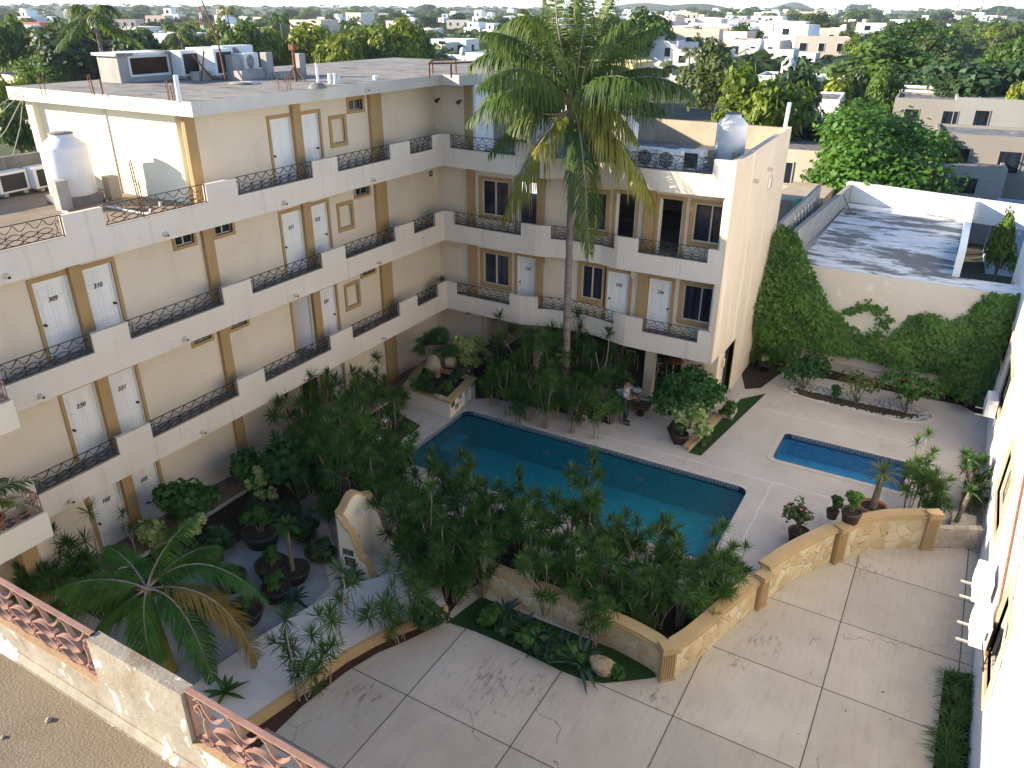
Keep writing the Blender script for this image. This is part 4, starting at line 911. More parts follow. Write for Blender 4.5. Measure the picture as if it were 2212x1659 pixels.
plant_row(DR_PROTO,[(165,1235,.9,3),(110,1225,.9,5),(60,1265,.8,3),(215,1290,.7,5),(130,1290,.8,3)],
          'dark spiky dracaena, {o} from the left at the long wing pier','dracaena','dracaenas at the wing pier',1.1)
for o in DR_PROTO+THIN: free(o)
# ---- agaves / bromeliads (low rosettes)
def rosette(px,py,z,L,n,w,label,cat='agave',name='agave',mat='drac',elev=(.05,1.2),droop=.3):
    g=G(px,py,z); V=[];Q=[]; blade_set(np.random.default_rng(int(px)),(0,0,.05),n,L,w,elev,droop,3,(0,0,1),V,Q)
    o=link(name,npmesh('foliage',V,Q,M[mat]),None,(g.x,g.y,z)); tag(o,label,cat); return o
M['agave']=leafmat('agave_leaf',(.012,.035,.028),(.045,.09,.07),.12,3); M['brom']=leafmat('bromeliad_leaf',(.05,.09,.012),(.22,.20,.05),.3,4)
for i,(x,y,l,lab) in enumerate([(1130,1358,.62,'large blue green agave at the foot of the stone wall, beside the low lawn'),(1170,1395,.55,'smaller agave in the middle of the bed below the stone wall'),(1252,1440,.85,'largest spreading agave next to the tan boulder'),(1215,1405,.5,'little agave tucked between two bigger ones below the stone wall'),(1090,1330,.6,'dark agave at the shaded end of the bed below the stone wall'),(760,1255,.6,'dark agave on the white court beside the shower niche'),(635,1300,.55,'dark agave at the edge of the white court near the path')]):
    rosette(x,y,.05,l,26,.085,lab,'agave','agave','agave')
for x,y,lab in [(1215,855,'bromeliad with yellowish leaves behind the pool, to the left of its twin'),(1225,880,'bromeliad nearest the pool edge with yellow tipped leaves'),(1250,895,'small bromeliad by the white stones at the curved bed end')]:
    rosette(x,y,.15,.5,30,.07,lab,'bromeliad','bromeliad','brom',(-.1,1.1),.4)
for x,y,lab in [(1625,790,'tall striped snake plant nearest the doorway of the back wing'),(1640,775,'snake plant clump just behind the tallest one by the creeper')]:
    rosette(x,y,.0,1.0,30,.055,lab,'snake plant','snake_plant','olive',(1.0,1.5),.05)
for x,y,lab in [(1725,760,'grey green snake plant against the creeper, at its left part'),(1745,765,'pale snake plant in front of the creeper behind the island bed'),(2085,1105,'dry pale snake plant behind the low grey stone wall'),(2105,1112,'dry snake plant between the low stone wall and the white building')]:
    rosette(x,y,.0,.8,22,.045,lab,'snake plant','snake_plant','straw' if x>2000 else 'olive',(.9,1.5),.1)
rosette(487,1500,.3,.5,22,.09,'bright spiky yucca growing at the edge of the raised path by the terrace','yucca','yucca','drac',(.0,1.3),.2)
rosette(1655,770,.6,.9,60,.02,'fountain like ponytail tuft beside the creeper corner','ponytail palm','ponytail_palm','bush',(.2,1.5),.6)
# spiky border plants along the white building
for k in range(7):
    y=-8.6-k*.62; V=[];Q=[]; rg=np.random.default_rng(90+k)
    for j in range(5): blade_set(rg,(rg.uniform(-.2,.2),rg.uniform(-.3,.3),.05),26,.55,.025,(.2,1.4),.45,2,(0,0,1),V,Q)
    o=link('border_lily',npmesh('foliage',V,Q,M['drac']),None,(18.85,y,0)); tag(o,f'strap leaved border lily, {ordw(k+1)} from the far end of the row under the white wall','border lily','border lilies under the white wall')
w=MB(); w.sheet([(18.55,-13.5),(18.6,-8.2),(19.14,-8.0),(19.14,-13.5)],.009); struct('planting_bed',w,M['soil'])
# ---- leafy shrubs
def leaf_cloud(rng,centers,radii,n,size,asp=1.5,flat_=.0):
    centers=np.asarray(centers,float); radii=np.asarray(radii,float); pr=radii**2/np.sum(radii**2)
    k=rng.choice(len(radii),n,p=pr); d=rng.normal(size=(n,3)); d/=np.linalg.norm(d,axis=1)[:,None]
    d[:,2]=np.where(d[:,2]<-.35,-d[:,2]*.6,d[:,2]); r=rng.uniform(.4,1.,n)**.5*rng.choice([1.,1.,1.12,1.25],n)
    P=centers[k]+d*(radii[k]*r)[:,None]
    nrm=d+rng.normal(scale=.55,size=(n,3))+np.array([0,0,.35]); nrm/=np.linalg.norm(nrm,axis=1)[:,None]
    t=np.cross(nrm,rng.normal(size=(n,3))); t/=np.linalg.norm(t,axis=1)[:,None]; b=np.cross(nrm,t)
    s=size*rng.uniform(.65,1.25,n)[:,None]; L=t*s*asp*.5; W=b*s*.5
    V=np.stack([P-L,P+W-L*.1,P+L,P-W-L*.1],1).reshape(-1,3); Q=np.arange(n*4).reshape(n,4); return V,Q
def shrub(px,py,z0,rx,h,label,mat='bush',n=1500,size=.13,lobes=9,name='shrub',cat='shrub',flowers=None,seed=None,base=True,second=None,pos=None,asp=1.3):
    rng=np.random.default_rng(seed or int(px*7+py)); g=Vector(pos) if pos else G(px,py,z0); C=[];R=[]
    for i in range(lobes):
        a=rng.uniform(0,2*PI); r=rng.uniform(0,.62)*rx; C.append((r*math.cos(a),r*math.sin(a),h*rng.uniform(.35,.80))); R.append(rng.uniform(.28,.45)*max(rx,h*.6))
    V,Q=leaf_cloud(rng,C,R,n,size,asp); V[:,2]=np.maximum(V[:,2],.02)
    o=link(name,None,None,(g.x,g.y,z0)); tag(o,label,cat)
    st=MB()
    for i in range(6):
        c=C[i%len(C)]; st.tube([(rng.uniform(-.06,.06),rng.uniform(-.06,.06),0),(c[0]*.4,c[1]*.4,c[2]*.5),(c[0],c[1],c[2])],[.025,.02,.012],5)
    link('stem',st.mesh('stem',M['trunk']),o); link('foliage',npmesh('foliage',V,Q,M[mat]),o)
    if second:
        V2,Q2=leaf_cloud(rng,[np.array(second[0])+rng.normal(scale=second[1]*.55,size=3)*[1,1,.8] for _ in range(6)],[second[1]*.5]*6,int(n*.3),size*.95,asp); link('variegated_foliage',npmesh('foliage',V2,Q2,M['varieg']),o)
    if flowers:
        k=rng.integers(0,len(V)//4,flowers[1]); P=V.reshape(-1,4,3)[k].mean(1); dr=P/np.linalg.norm(P,axis=1)[:,None]; P=P+dr*.04
        fm=MB()
        for p in P:
            for a in range(5):
                t=a*2*PI/5; u=Vector((math.cos(t),math.sin(t),.4))*.045; v=Vector((-math.sin(t),math.cos(t),.0))*.025; q=Vector(p)
                fm.add([q,q+u*.6+v,q+u*1.2,q+u*.6-v],[(0,1,2,3)])
        link('blossoms',fm.mesh('blossoms',M[flowers[0]]),o)
    return o
M['redfl']=flat('red_flower',(.55,.05,.03),.6); M['pinkfl']=flat('pink_flower',(.62,.16,.18),.6); M['yelfl']=flat('yellow_flower',(.62,.48,.03),.6); M['whitefl']=flat('white_flower',(.75,.75,.68),.6)
shrub(1490,925,0,1.5,2.25,'big rounded shiny shrub with a yellow green patch beside the swimming pool steps','bush',5200,.14,20,second=((.45,-1.0,1.0),.55),asp=1.1)
shrub(415,1150,0,1.05,1.6,'wide dark shrub in front of the door numbered 103','bush',1900,.17,11,second=((.7,-.5,.75),.3),asp=1.05)
shrub(545,1078,0,.55,1.5,'upright shrub, half variegated, standing by the long wing walkway','bush',1000,.14,8,second=((.35,-.15,.9),.4))
shrub(645,1085,0,.85,1.75,'rounded bright green shrub with big leaves among the left dracaenas','bush',1700,.17,10,asp=1.05)
shrub(330,1195,0,.5,1.1,'small pale variegated shrub half hidden behind the big feathery palm','varieg',600,.13,6)
shrub(1015,815,0,.55,1.9,'tall variegated shrub behind the planter with yellow green leaves','varieg',1100,.13,8,second=((.0,.1,1.2),.4))
shrub(985,800,0,.55,1.4,'dark red leaved shrub behind the planter under the stair corner','darkleaf',700,.16,7,asp=2.2)
shrub(1095,850,0,.7,.7,'low fern like bush at the back of the pool next to the planter','bush',900,.11,8,asp=2.5)
shrub(920,1360,0,.65,.75,'low dark green bush at the end of the red gravel strip','darkleaf',1300,.10,8,asp=1.1)
shrub(1735,842,.0,1.05,1.55,'red flowered geranium like bush at the left end of the island bed','bush',1300,.13,10,flowers=('redfl',16),asp=1.05)
shrub(1955,890,.0,1.15,1.55,'orange flowered bush at the right end of the island bed','bush',1500,.13,11,flowers=('redfl',14),asp=1.05)
shrub(1850,872,.0,.95,1.45,'open branching bush with pink flowers in the middle of the island bed','olive',330,.11,12,flowers=('pinkfl',12))
shrub(1800,862,.0,.35,.55,'tiny dark bush between the red and the pink flowered bushes','bush',240,.10,5)
shrub(2085,880,0,.6,.7,'low bush with pink flowers in the corner bed under the creeper','bush',600,.12,7,flowers=('pinkfl',8))
shrub(1690,775,0,.35,.7,'yellow leaved croton in a dark pot by the creeper corner','varieg',300,.13,5,flowers=('yelfl',8))
shrub(1648,792,0,.3,.5,'small croton with pale leaves at the end wall by the creeper','varieg',240,.13,5)
shrub(1575,905,0,.4,.7,'thin bush on the lawn strip beside the concrete deck','bush',300,.12,6)
shrub(1520,962,0,.3,.5,'small bright plant at the pool end of the lawn strip','brightleaf',200,.12,5)
sh=[(455,1095),(700,1115)]
for k,(x,y) in enumerate([(905,845),(935,850),(965,845),(985,825),(925,825)]):
    shrub(x,y,Hp+.03,.42,.38,f'low dark ground cover bush, {ordw(k+1)} of those round the fan palm in the planter','darkleaf' if k%2 else 'bush',520,.075,6,name='ground_cover',cat='ground cover')
for k,(x,y) in enumerate([(620,1120),(660,1170),(690,1210),(560,1130),(480,1190),(440,1230)]):
    shrub(x,y,0,.55,.55,f'low black green foliage clump, {ordw(k+1)} along the shady bed by the long wing','darkleaf',520,.13,6,cat='shrub',asp=2)
for k,(x,y) in enumerate([(1065,1345),(1105,1365),(1150,1385),(1190,1415),(1230,1425),(1275,1452),(1330,1462)]):
    shrub(x,y,0,.42 if k<5 else .28,.34 if k<5 else .18,f'low dark plant clump, {ordw(k+1)} from the left in the strip below the stone wall','darkleaf' if k%2 else 'bush',420 if k<5 else 200,.10,6,name='ground_cover',cat='ground cover',asp=2)
# ---- pots, tubs and their plants
def pot(x,y,z,r,h,label,mat='blackpot',cat='pot',name='plant_pot'):
    g=G(x,y,z); m=MB(); m.lathe([(0,0),(r*.78,0),(r*.95,h*.7),(r,h*.72),(r*1.04,h*.98),(r*.93,h),(r*.88,h*.86),(0,h*.86)],(g.x,g.y,z),18)
    t=Thing(name,label,cat,(g.x,g.y,z)); t.part('shell',m,M[mat]); s=MB(); s.disc((g.x,g.y,z+h*.862),r*.89,16); t.part('soil',s,M['soil']); return g
def treelet(g,z,h,r,label,leafL=.45,n=30,mat='bush',name='potted_palm',cat='potted palm',w=.07,trunk=.05,lean=(0,0)):
    t=Thing(name,label,cat,(g.x,g.y,z)); m=MB(); top=(g.x+lean[0],g.y+lean[1],z+h)
    m.tube([(g.x,g.y,z-.05),(g.x+lean[0]*.4,g.y+lean[1]*.4,z+h*.5),top],[trunk*1.3,trunk*1.05,trunk],8); t.part('trunk',m,M['trunk'])
    V=[];Q=[]; blade_set(np.random.default_rng(int(g.x*99)),(0,0,0),n,leafL,w,(-.4,1.4),.35,3,(0,0,1),V,Q); V=[(v[0]+top[0]-g.x,v[1]+top[1]-g.y,v[2]+h) for v in V]
    t.lpart('foliage',npmesh('foliage',V,Q,M[mat])); return t
PT=[(635,1250,.42,.32,'black tub holding the single stemmed palm on the white court'),(530,1338,.46,.34,'widest black tub at the near side of the white court'),(598,1290,.36,.32,'black tub with a low plant between the palm tub and the widest tub'),(590,1240,.42,.36,'black tub with a bushy plant behind the palm tub'),(568,1172,.5,.42,'big black tub with thin branches in the middle of the white court'),(500,1268,.4,.36,'black tub half hidden under the feathery palm frond'),(592,1105,.38,.3,'far black tub by the stone steps at the back of the court')]
gs=[pot(x,y,0,r,h,l) for x,y,r,h,l in PT]
treelet(gs[0],.28,1.35,.4,'single stemmed potted palm with a ring of broad leaves on the white court',.42,30,'bush',w=.10)
for (i,lab,rr,hh,n) in [(1,'small flat plant growing in the widest black tub',.3,.3,120),(2,'low round plant in the tub beside the palm tub',.3,.4,200),(3,'bushy plant in the tub behind the palm tub',.35,.55,260),(4,'thin branched plant in the big middle tub',.5,.85,260),(5,'dark plant in the tub under the feathery palm',.3,.35,160),(6,'yellow leaved sprig in the far tub',.25,.5,110)]:
    shrub(0,0,.3,rr,hh,lab,'bush' if i!=6 else 'varieg',n,.11,6,pos=(gs[i].x,gs[i].y,.3),seed=300+i,name='tub_plant',cat='potted plant')
g=pot(1835,1126,1.1,.25,.34,'dark brown flower pot standing on the coping of the stone wall','brownpot' if 'brownpot' in M else 'terracotta')
shrub(0,0,1.4,.3,.55,'leafy green plant in the pot on top of the stone wall','brightleaf',320,.12,6,pos=(g.x,g.y,1.4),seed=77,name='potted_plant',cat='potted plant')
g=pot(1880,1118,.45,.36,.40,'terracotta bowl behind the stone wall with the stout trunked palm','terracotta')
treelet(g,.8,1.0,.4,'stout trunked potted palm with drooping pale leaves behind the stone wall',.62,46,'olive',w=.045,trunk=.085,lean=(.05,.2))
g=pot(1722,1168,.05,.28,.34,'dark pot of the flowering desert rose behind the stone wall','blackpot')
shrub(0,0,.35,.55,.85,'sparse desert rose with pink flowers in a pot behind the stone wall','olive',420,.09,16,pos=(g.x,g.y,.35),seed=78,name='desert_rose',cat='potted plant',flowers=('pinkfl',9))
g=pot(1796,1118,.2,.17,.26,'small pot half hidden by the coping, left of the wall top pot','brownpot')
shrub(0,0,.5,.25,.45,'small dark sprig in the pot left of the wall top pot','bush',130,.11,5,pos=(g.x,g.y,.5),seed=79,name='potted_plant',cat='potted plant')
g=pot(1468,955,0,.27,.34,'brown pot at the pool end of the big rounded shrub','brownpot')
shrub(0,0,.3,.35,.4,'small plant with white flowers in the brown pot by the lawn strip','bush',240,.11,6,pos=(g.x,g.y,.3),seed=80,flowers=('whitefl',6),name='potted_plant',cat='potted plant')
for x,y,lab in [(1695,790,'dark pot of the yellow croton by the creeper'),(1650,800,'dark pot at the foot of the end wall'),(1712,788,'second dark pot beside the yellow croton')]: pot(x,y,0,.25,.32,lab)
for k,(x,y,h,l) in enumerate([(2062,1130,1.3,'leaning grey stemmed palm near the white building, the front one'),(2085,1075,1.5,'grey stemmed palm near the white building, the rear one')]):
    treelet(G(x,y,.3),.0,h,.3,l,.4,24,'drac','spindle_palm','small palm',.06,.06,(.15-.3*k,.1))
t=MB(); gg=G(2062,1150,0); t.box(18.35,-2.7,0,18.95,-1.9,.35); single('masonry_tub',t,M['stone2'],'square stone tub behind the low grey stone wall','planter',bevel=.01)
# ---- feather palms
def frond(name,p0,p1,p2,leafL,mat,parent,n=46,w=.034,droop=.6,up=(0,0,1),rach=.022,sp=1.,start=.14,off=None,rachmat='stem',flutter=.25,seed=0):
    """one pinnate leaf: arching midrib through p0-p1-p2 with hanging leaflets"""
    rng=np.random.default_rng(seed); p0,p1,p2=[np.array(p,float) for p in (p0,p1,p2)]; off=np.array(off if off is not None else (0,0,0),float)
    B=lambda t:(1-t)**2*p0+2*t*(1-t)*p1+t*t*p2
    V=[];Q=[]; up=np.array(up,float)
    for i in range(n):
        t=start+(1-start)*i/(n-1); c=B(t); d=B(min(t+.02,1.02))-B(t-.02); d/=np.linalg.norm(d); s=np.cross(d,up); ns=np.linalg.norm(s); s=s/ns if ns>.05 else np.array([1,0,0]); nn=np.cross(s,d)
        prof=(.45+.55*math.sin(PI*min(1,(t*1.02)**.8)))*(1. if t<.75 else 1-.45*(t-.75)/.25)
        for sd in (-1,1):
            l=leafL*prof*rng.uniform(.85,1.1); a=rng.uniform(.85,1.15)*sp
            dr=(s*sd*math.sin(a)+d*math.cos(a)*.9+nn*rng.uniform(-.1,.6 if flutter<.3 else .9)); dr/=np.linalg.norm(dr); base=len(V)
            wd=np.cross(dr,nn+s*sd*.6); wd/=np.linalg.norm(wd)+1e-9; dk=droop*rng.uniform(1-flutter,1+flutter)
            for k,(q,ww) in enumerate(((0,.5),(.4,1.),(.75,.8),(1.,.06))):
                p=c+dr*l*q*(1-.25*dk*q)-np.array([0,0,1])*l*dk*q*q; V.append(p-wd*w*ww/2-off); V.append(p+wd*w*ww/2-off)
            for k in range(3): Q.append((base+2*k,base+2*k+1,base+2*k+3,base+2*k+2))
    o=link(name,npmesh(name,V,Q,M[mat]),parent)
    m=MB(); m.tube([B(k/9)-off for k in range(10)],[rach*(1.5-1.3*k/9) for k in range(10)],5); link('midrib',m.mesh('midrib',M[rachmat]),o); return o
# coconut palm in the bed by the pool
by=-.75; b0=at(1222,820,1,by); ztop=at(1240,245,1,by); base=Vector((b0.x,by,0)); top=Vector((ztop.x,by,ztop.z))
cp=Thing('coconut_palm','tall coconut palm with drooping fronds and green coconuts in front of the back wing','palm tree',tuple(base))
m=MB(); k=26; pts=[]; rad=[]
mid=at(1228,600,1,by)
for i in range(k):
    t=i/(k-1); x=(1-t)**2*base.x+2*t*(1-t)*(mid.x-.03)+t*t*top.x; pts.append((x,by,top.z*t)); rad.append((.165-.07*t**.6)*(1+.05*(i%2)) if t<.93 else .13)
pts.append((top.x,by,top.z+.35)); rad.append(.10); m.tube(pts,rad,10); cp.part('trunk',m,M['palmtrunk'])
cr=Vector((top.x,by,top.z+.15)); vf=Vector((_fw[0],_fw[1],0)).normalized()
def vp(px,py,d):       # picture point on a plane facing the view, d metres behind the trunk
    n=np.array([vf.x,vf.y,0]); D=_r*(px-1106)/CF-_u*(py-829.5)/CF+_fw; t=((np.array(cr)+n*d-CPOS)@n)/(D@n); return CPOS+D*t
FR=[((1120,130),(1012,262),-.8,-.6,'palmleaf'),((1150,290),(1088,478),-1.0,-1.2,'palmY'),((1262,290),(1272,545),-1.3,-1.7,'palmleaf'),((1330,250),(1418,458),-1.,-1.4,'palmY'),((1390,110),(1500,208),.2,.6,'palmleaf'),
    ((1130,40),(1015,140),.3,.6,'palmleaf'),((1180,-40),(1085,60),.6,1.2,'palmleaf'),((1230,60),(1262,-60),.4,.7,'palmleaf'),((1300,40),(1330,-30),.6,1.2,'palmleaf'),((1330,60),(1400,105),.9,1.5,'palmleaf'),
    ((1140,90),(1035,185),-1.2,-1.9,'palmleaf'),((1190,60),(1130,20),-.6,-1.5,'palmleaf'),((1300,120),(1395,190),-1.6,-2.4,'palmleaf'),((1185,130),(1080,260),1.4,1.6,'palmleaf'),
    ((1270,100),(1380,160),2.,2.6,'palmleaf'),((1190,30),(1200,-70),-.9,-1.0,'palmleaf'),((1245,20),(1235,-90),.0,.0,'palmleaf'),((1290,60),(1365,40),-.5,-1.2,'palmleaf'),
    ((1170,180),(1060,330),.5,.6,'palmleaf'),((1160,60),(1040,70),-.3,-.6,'palmleaf'),((1330,170),(1440,240),1.0,1.3,'palmleaf'),((1300,80),(1420,60),.2,.3,'palmleaf'),((1250,80),(1290,-60),-.6,-1.,'palmleaf'),((1205,70),(1160,-50),.1,.3,'palmleaf'),((1320,130),(1440,150),.6,.9,'palmleaf'),((1290,170),(1375,300),-.7,-1.,'palmY'),((1150,150),(1045,215),.6,.9,'palmleaf'),((1160,100),(1060,120),1.8,2.6,'palmleaf'),((1310,200),(1360,400),.8,1.1,'palmleaf')]
for i,(a,b,d1,d2,mt) in enumerate(FR):
    frond('frond',cr,vp(*a,d1),vp(*b,d2),.98,mt,cp.o,112,.044,1.1,rach=.026,off=base,rachmat='palmrib' if False else 'stem',seed=i)
rg=random.Random(5)
for cx,cy,d in ((1212,262,-.55),(1232,283,-.6),(1262,262,-.3)):
    c=Vector(vp(cx,cy,d)); bm=MB(); bm.tube([cr,(cr+c)/2+Vector((0,0,.12)),c],[.03,.02,.012],5); st=cp.part('fruit_stalk',bm,M['stem'])
    for j in range(6):
        q=c+Vector((rg.uniform(-.16,.16),rg.uniform(-.16,.16),rg.uniform(-.2,.05))); s_=MB(); s_.lathe([(.0,-.13),(.05,-.115),(.085,-.05),(.09,.02),(.06,.09),(.0,.125)],tuple(q),10); cp.part('coconut',s_,M['coco'] if 'coco' in M else M['yelfl'],st)
m=MB()
for j in range(26):
    a=j*2.4; r=.1+.02*(j%3); m.tube([cr+Vector((math.cos(a)*.08,math.sin(a)*.08,-.45)),cr+Vector((math.cos(a)*.17,math.sin(a)*.17,-.05)),cr+Vector((math.cos(a)*.12,math.sin(a)*.12,.35))],[.035,.05,.02],5)
cp.part('leaf_base_fibre',m,M['straw2'] if 'straw2' in M else M['trunk'])
m=MB()
for j,(px,py,d) in enumerate(((1192,300,-.5),(1185,255,-.7),(1172,246,-.6))): m.tube([cr,Vector(vp((px+1235)/2,(py+250)/2,d*.6)),Vector(vp(px,py,d))],[.04,.035,.012],5)
cp.part('dead_frond_stub',m,M['straw'])
# feathery palm in the near left garden
fb=G(372,1452,0); fp=Thing('feather_palm','feathery green palm with one browning frond in the near left garden','palm tree',tuple(fb)); ft_=Vector((fb.x-.25,fb.y+.05,2.15))
m=MB(); m.tube([fb,(fb+ft_)/2+Vector((-.02,.0,0)),ft_],[.12,.09,.07],10); fp.part('trunk',m,M['crownshaft'] if 'crownshaft' in M else M['olivestem'] if 'olivestem' in M else M['stem'])
cr=ft_.copy()
for i,(a,b,d1,d2,mt) in enumerate([((345,1170),(425,1115),.4,.9,'royal'),((220,1230),(120,1275),.1,.1,'royal'),((430,1150),(578,1300),.5,.6,'royal'),((400,1270),(462,1478),-.5,-.7,'royal'),((510,1235),(575,1490),-.1,-.1,'dead'),((440,1255),(500,1330),.3,.3,'palmY2'),((250,1310),(180,1400),-.2,-.2,'royal'),((300,1330),(330,1440),-.5,-.5,'darkfr'),((280,1200),(230,1180),.8,1.3,'royal'),((395,1180),(470,1180),1.,1.7,'royal'),((240,1280),(100,1330),.5,.6,'royal')]):
    mt={'dead':'deadleaf','palmY2':'palmY','darkfr':'royal'}.get(mt,mt)
    frond('frond',cr,vp(*a,d1),vp(*b,d2),.62,mt,fp.o,170,.020,.6,rach=.022,off=fb,seed=50+i,start=.1,sp=.9)
# fan palm in the planter
gb=G(945,815,Hp); ff=Thing('fan_palm','fan palm with dry straw skirt growing in the planter','palm tree',(gb.x,gb.y,Hp)); m=MB(); h=1.15; m.tube([gb,gb+Vector((-.02,0,h*.5)),gb+Vector((-.02,.02,h))],[.13,.11,.14],10); ff.part('trunk',m,M['trunk2'] if 'trunk2' in M else M['palmtrunk'])
def fan(o,dirv,L,stalk,mat,seed,sag=.25,hw=1.75):
    rng=np.random.default_rng(seed); d=np.array(dirv,float); d/=np.linalg.norm(d); c=np.array([-.02,.02,h])+d*stalk; up=np.array([0,0,1.]); s=np.cross(d,up); s/=np.linalg.norm(s)+1e-9; V=[];Q=[]
    nn=np.cross(s,d)
    for i in range(22):
        hw=1.0 if sag>.5 else 1.75; a=-hw+2*hw*i/21; v=d*math.cos(a)+s*math.sin(a); b=len(V); wd=np.cross(v,nn); l=L*(1-.12*abs(a))*rng.uniform(.9,1.06)
        for q,ww in ((0.02,.010),(.55,.06),(1.,.004)):
            p=c+v*l*q-up*sag*l*q*q*(1.3 if q==1. else .7); V.append(p-wd*ww/2); V.append(p+wd*ww/2)
        for k in range(2): Q.append((b+2*k,b+2*k+1,b+2*k+3,b+2*k+2))
    f=link('fan_leaf',npmesh('fan_leaf',V,Q,M[mat]),o); mm=MB(); mm.tube([(-.02,.02,h-.08),tuple(c)],[.014,.008],5); link('leaf_stalk',mm.mesh('leaf_stalk',M['stem']),f)
for i in range(20):
    a=i*2.4; e=[.05,.4,.8,1.15][i%4]; fan(ff.o,(math.cos(a)*math.cos(e),math.sin(a)*math.cos(e),math.sin(e)),.62,.45,'fanleaf',i)
V=[];Q=[]; blade_set(np.random.default_rng(60),(-.02,.02,h),90,.52,.028,(-1.35,-.1),.35,3,(0,0,1),V,Q); ff.lpart('straw_skirt',npmesh('straw_skirt',V,Q,M['straw']))
for i in range(4):
    a=i*1.7; fan(ff.o,(math.cos(a),math.sin(a),-.15),.46,.42,'straw',60+i,.75)
# potted palm on the projecting balcony
g=Vector((.25,-17.55,2.77)); m=MB(); m.lathe([(0,0),(.2,0),(.27,.3),(.29,.31),(.29,.36),(.25,.36),(.23,.3),(0,.3)],tuple(g),18); t=Thing('plant_pot','terracotta pot on the projecting balcony at the left edge','pot',tuple(g)); t.part('shell',m,M['terracotta']); s_=MB(); s_.disc((g.x,g.y,g.z+.31),.24,14); t.part('soil',s_,M['soil'])
bp=Thing('potted_palm','young coconut palm in the terracotta pot on the projecting balcony','potted palm',(g.x,g.y,g.z+.31)); m=MB(); m.tube([(g.x,g.y,g.z+.3),(g.x,g.y,g.z+.75)],[.06,.04],8); bp.part('trunk',m,M['stem'])
c=np.array([g.x,g.y,g.z+.72])
for i,(dx,dy,z1,l) in enumerate([(.3,1.0,.9,1.0),(1.,.3,.8,.9),(-.5,.8,.9,.8),(.7,.8,1.1,.8),(-.9,-.1,.8,.8),(.2,-.9,.8,.9),(.9,-.5,.7,.8),(.6,.5,.4,.7)]):
    frond('frond',c,c+np.array([dx*.4*l,dy*.4*l,z1*.55]),c+np.array([dx*l,dy*l,z1*.28-.1]),.38,'royal' if i<7 else 'deadleaf',bp.o,22,.03,.3,rach=.012,off=bp.loc,seed=70+i)
# house plants on the stair corner ledge
gq=Vector((-.35,.18,3.0)); V=[];Q=[]; blade_set(np.random.default_rng(3),(0,0,.3),40,.5,.03,(.2,1.4),.4,2,(0,0,1),V,Q); o=link('corner_plant',npmesh('foliage',V,Q,M['drac']),None,tuple(gq)); tag(o,'spiky plant on the second floor walkway at the stair corner','potted plant')
# creeper on the rear wall
VY=7.1; up_=[(1640,640),(1650,560),(1662,515),(1690,485),(1715,500),(1732,530),(1755,590),(1775,630),(1790,665),(1825,705),(1868,730),(1910,742),(1945,710),(1960,690),(2010,683),(2050,700),(2075,690),(2095,680),(2110,660),(2140,640),(2160,640)]
UX=[];UZ=[]
for x,y in up_:
    p=at(x,y,1,VY-.35); UX.append(p.x); UZ.append(p.z)
rng=np.random.default_rng(21); n=17000; xs=rng.uniform(XE+.06,19.1,n*2); zt=np.interp(xs,UX,UZ)+rng.normal(scale=.07,size=n*2); zs=rng.uniform(.1,5.6,n*2); ok=(zs<zt)&(zs>np.where((xs>12.4)&(xs<17.4),.85,.1))&((np.sin(xs*3.1+zs*2.3)+np.sin(xs*1.3-zs*4.1)+rng.normal(scale=.9,size=n*2))>-1.9); xs,zs,zt=xs[ok][:n],zs[ok][:n],zt[ok][:n]; n=len(xs)
dep=.25+.22*np.sin(xs*1.9)*np.sin(zs*1.6+xs)+.22*np.clip(zt-zs,0,1.5)
dep=np.clip(dep,.06,.8); left=np.clip((12.6-xs)/1.6,0,1); dep+=left*1.2*np.clip(1-abs(zs-2.6)/3.2,0,1)
P=np.stack([xs,VY-dep*rng.uniform(.5,1.,n),zs],1)
d=np.stack([rng.normal(scale=.45,size=n),-np.ones(n),rng.normal(scale=.35,size=n)+.45],1); d/=np.linalg.norm(d,axis=1)[:,None]
t=np.cross(d,rng.normal(size=(n,3))); t/=np.linalg.norm(t,axis=1)[:,None]; b=np.cross(d,t); s=(.115*rng.uniform(.45,1.5,n))[:,None]
V=np.stack([P-t*s*.6,P+b*s*.5,P+t*s*.6,P-b*s*.5],1).reshape(-1,3); cv_=link('creeper',npmesh('creeper',V,np.arange(n*4).reshape(n,4),M['vine'])); tag(cv_,'dense green creeper hanging over the cream rear wall in a swag','creeper')
sprig=[(1830,672),(1850,668),(1870,662),(1890,666),(1905,672),(1915,690),(1910,705),(1895,720),(1887,735)]
V=[]; rng=np.random.default_rng(8)
for (x,y) in sprig:
    p=at(x,y,1,VY-.06)
    for j in range(34):
        q=np.array(p)+np.array([rng.normal(scale=.13),-abs(rng.normal(scale=.06)),rng.normal(scale=.09)]); dd=np.array([rng.normal(scale=.4),-1,.4+rng.normal(scale=.3)]); dd/=np.linalg.norm(dd); tt=np.cross(dd,rng.normal(size=3)); tt/=np.linalg.norm(tt); bb=np.cross(dd,tt); V+=[q-tt*.07,q+bb*.055,q+tt*.07,q-bb*.055]
o=link('creeper_sprig',npmesh('creeper_sprig',V,np.arange(len(V)).reshape(-1,4),M['vine'])); tag(o,'loose creeper sprig dangling on the bare part of the rear wall','creeper')
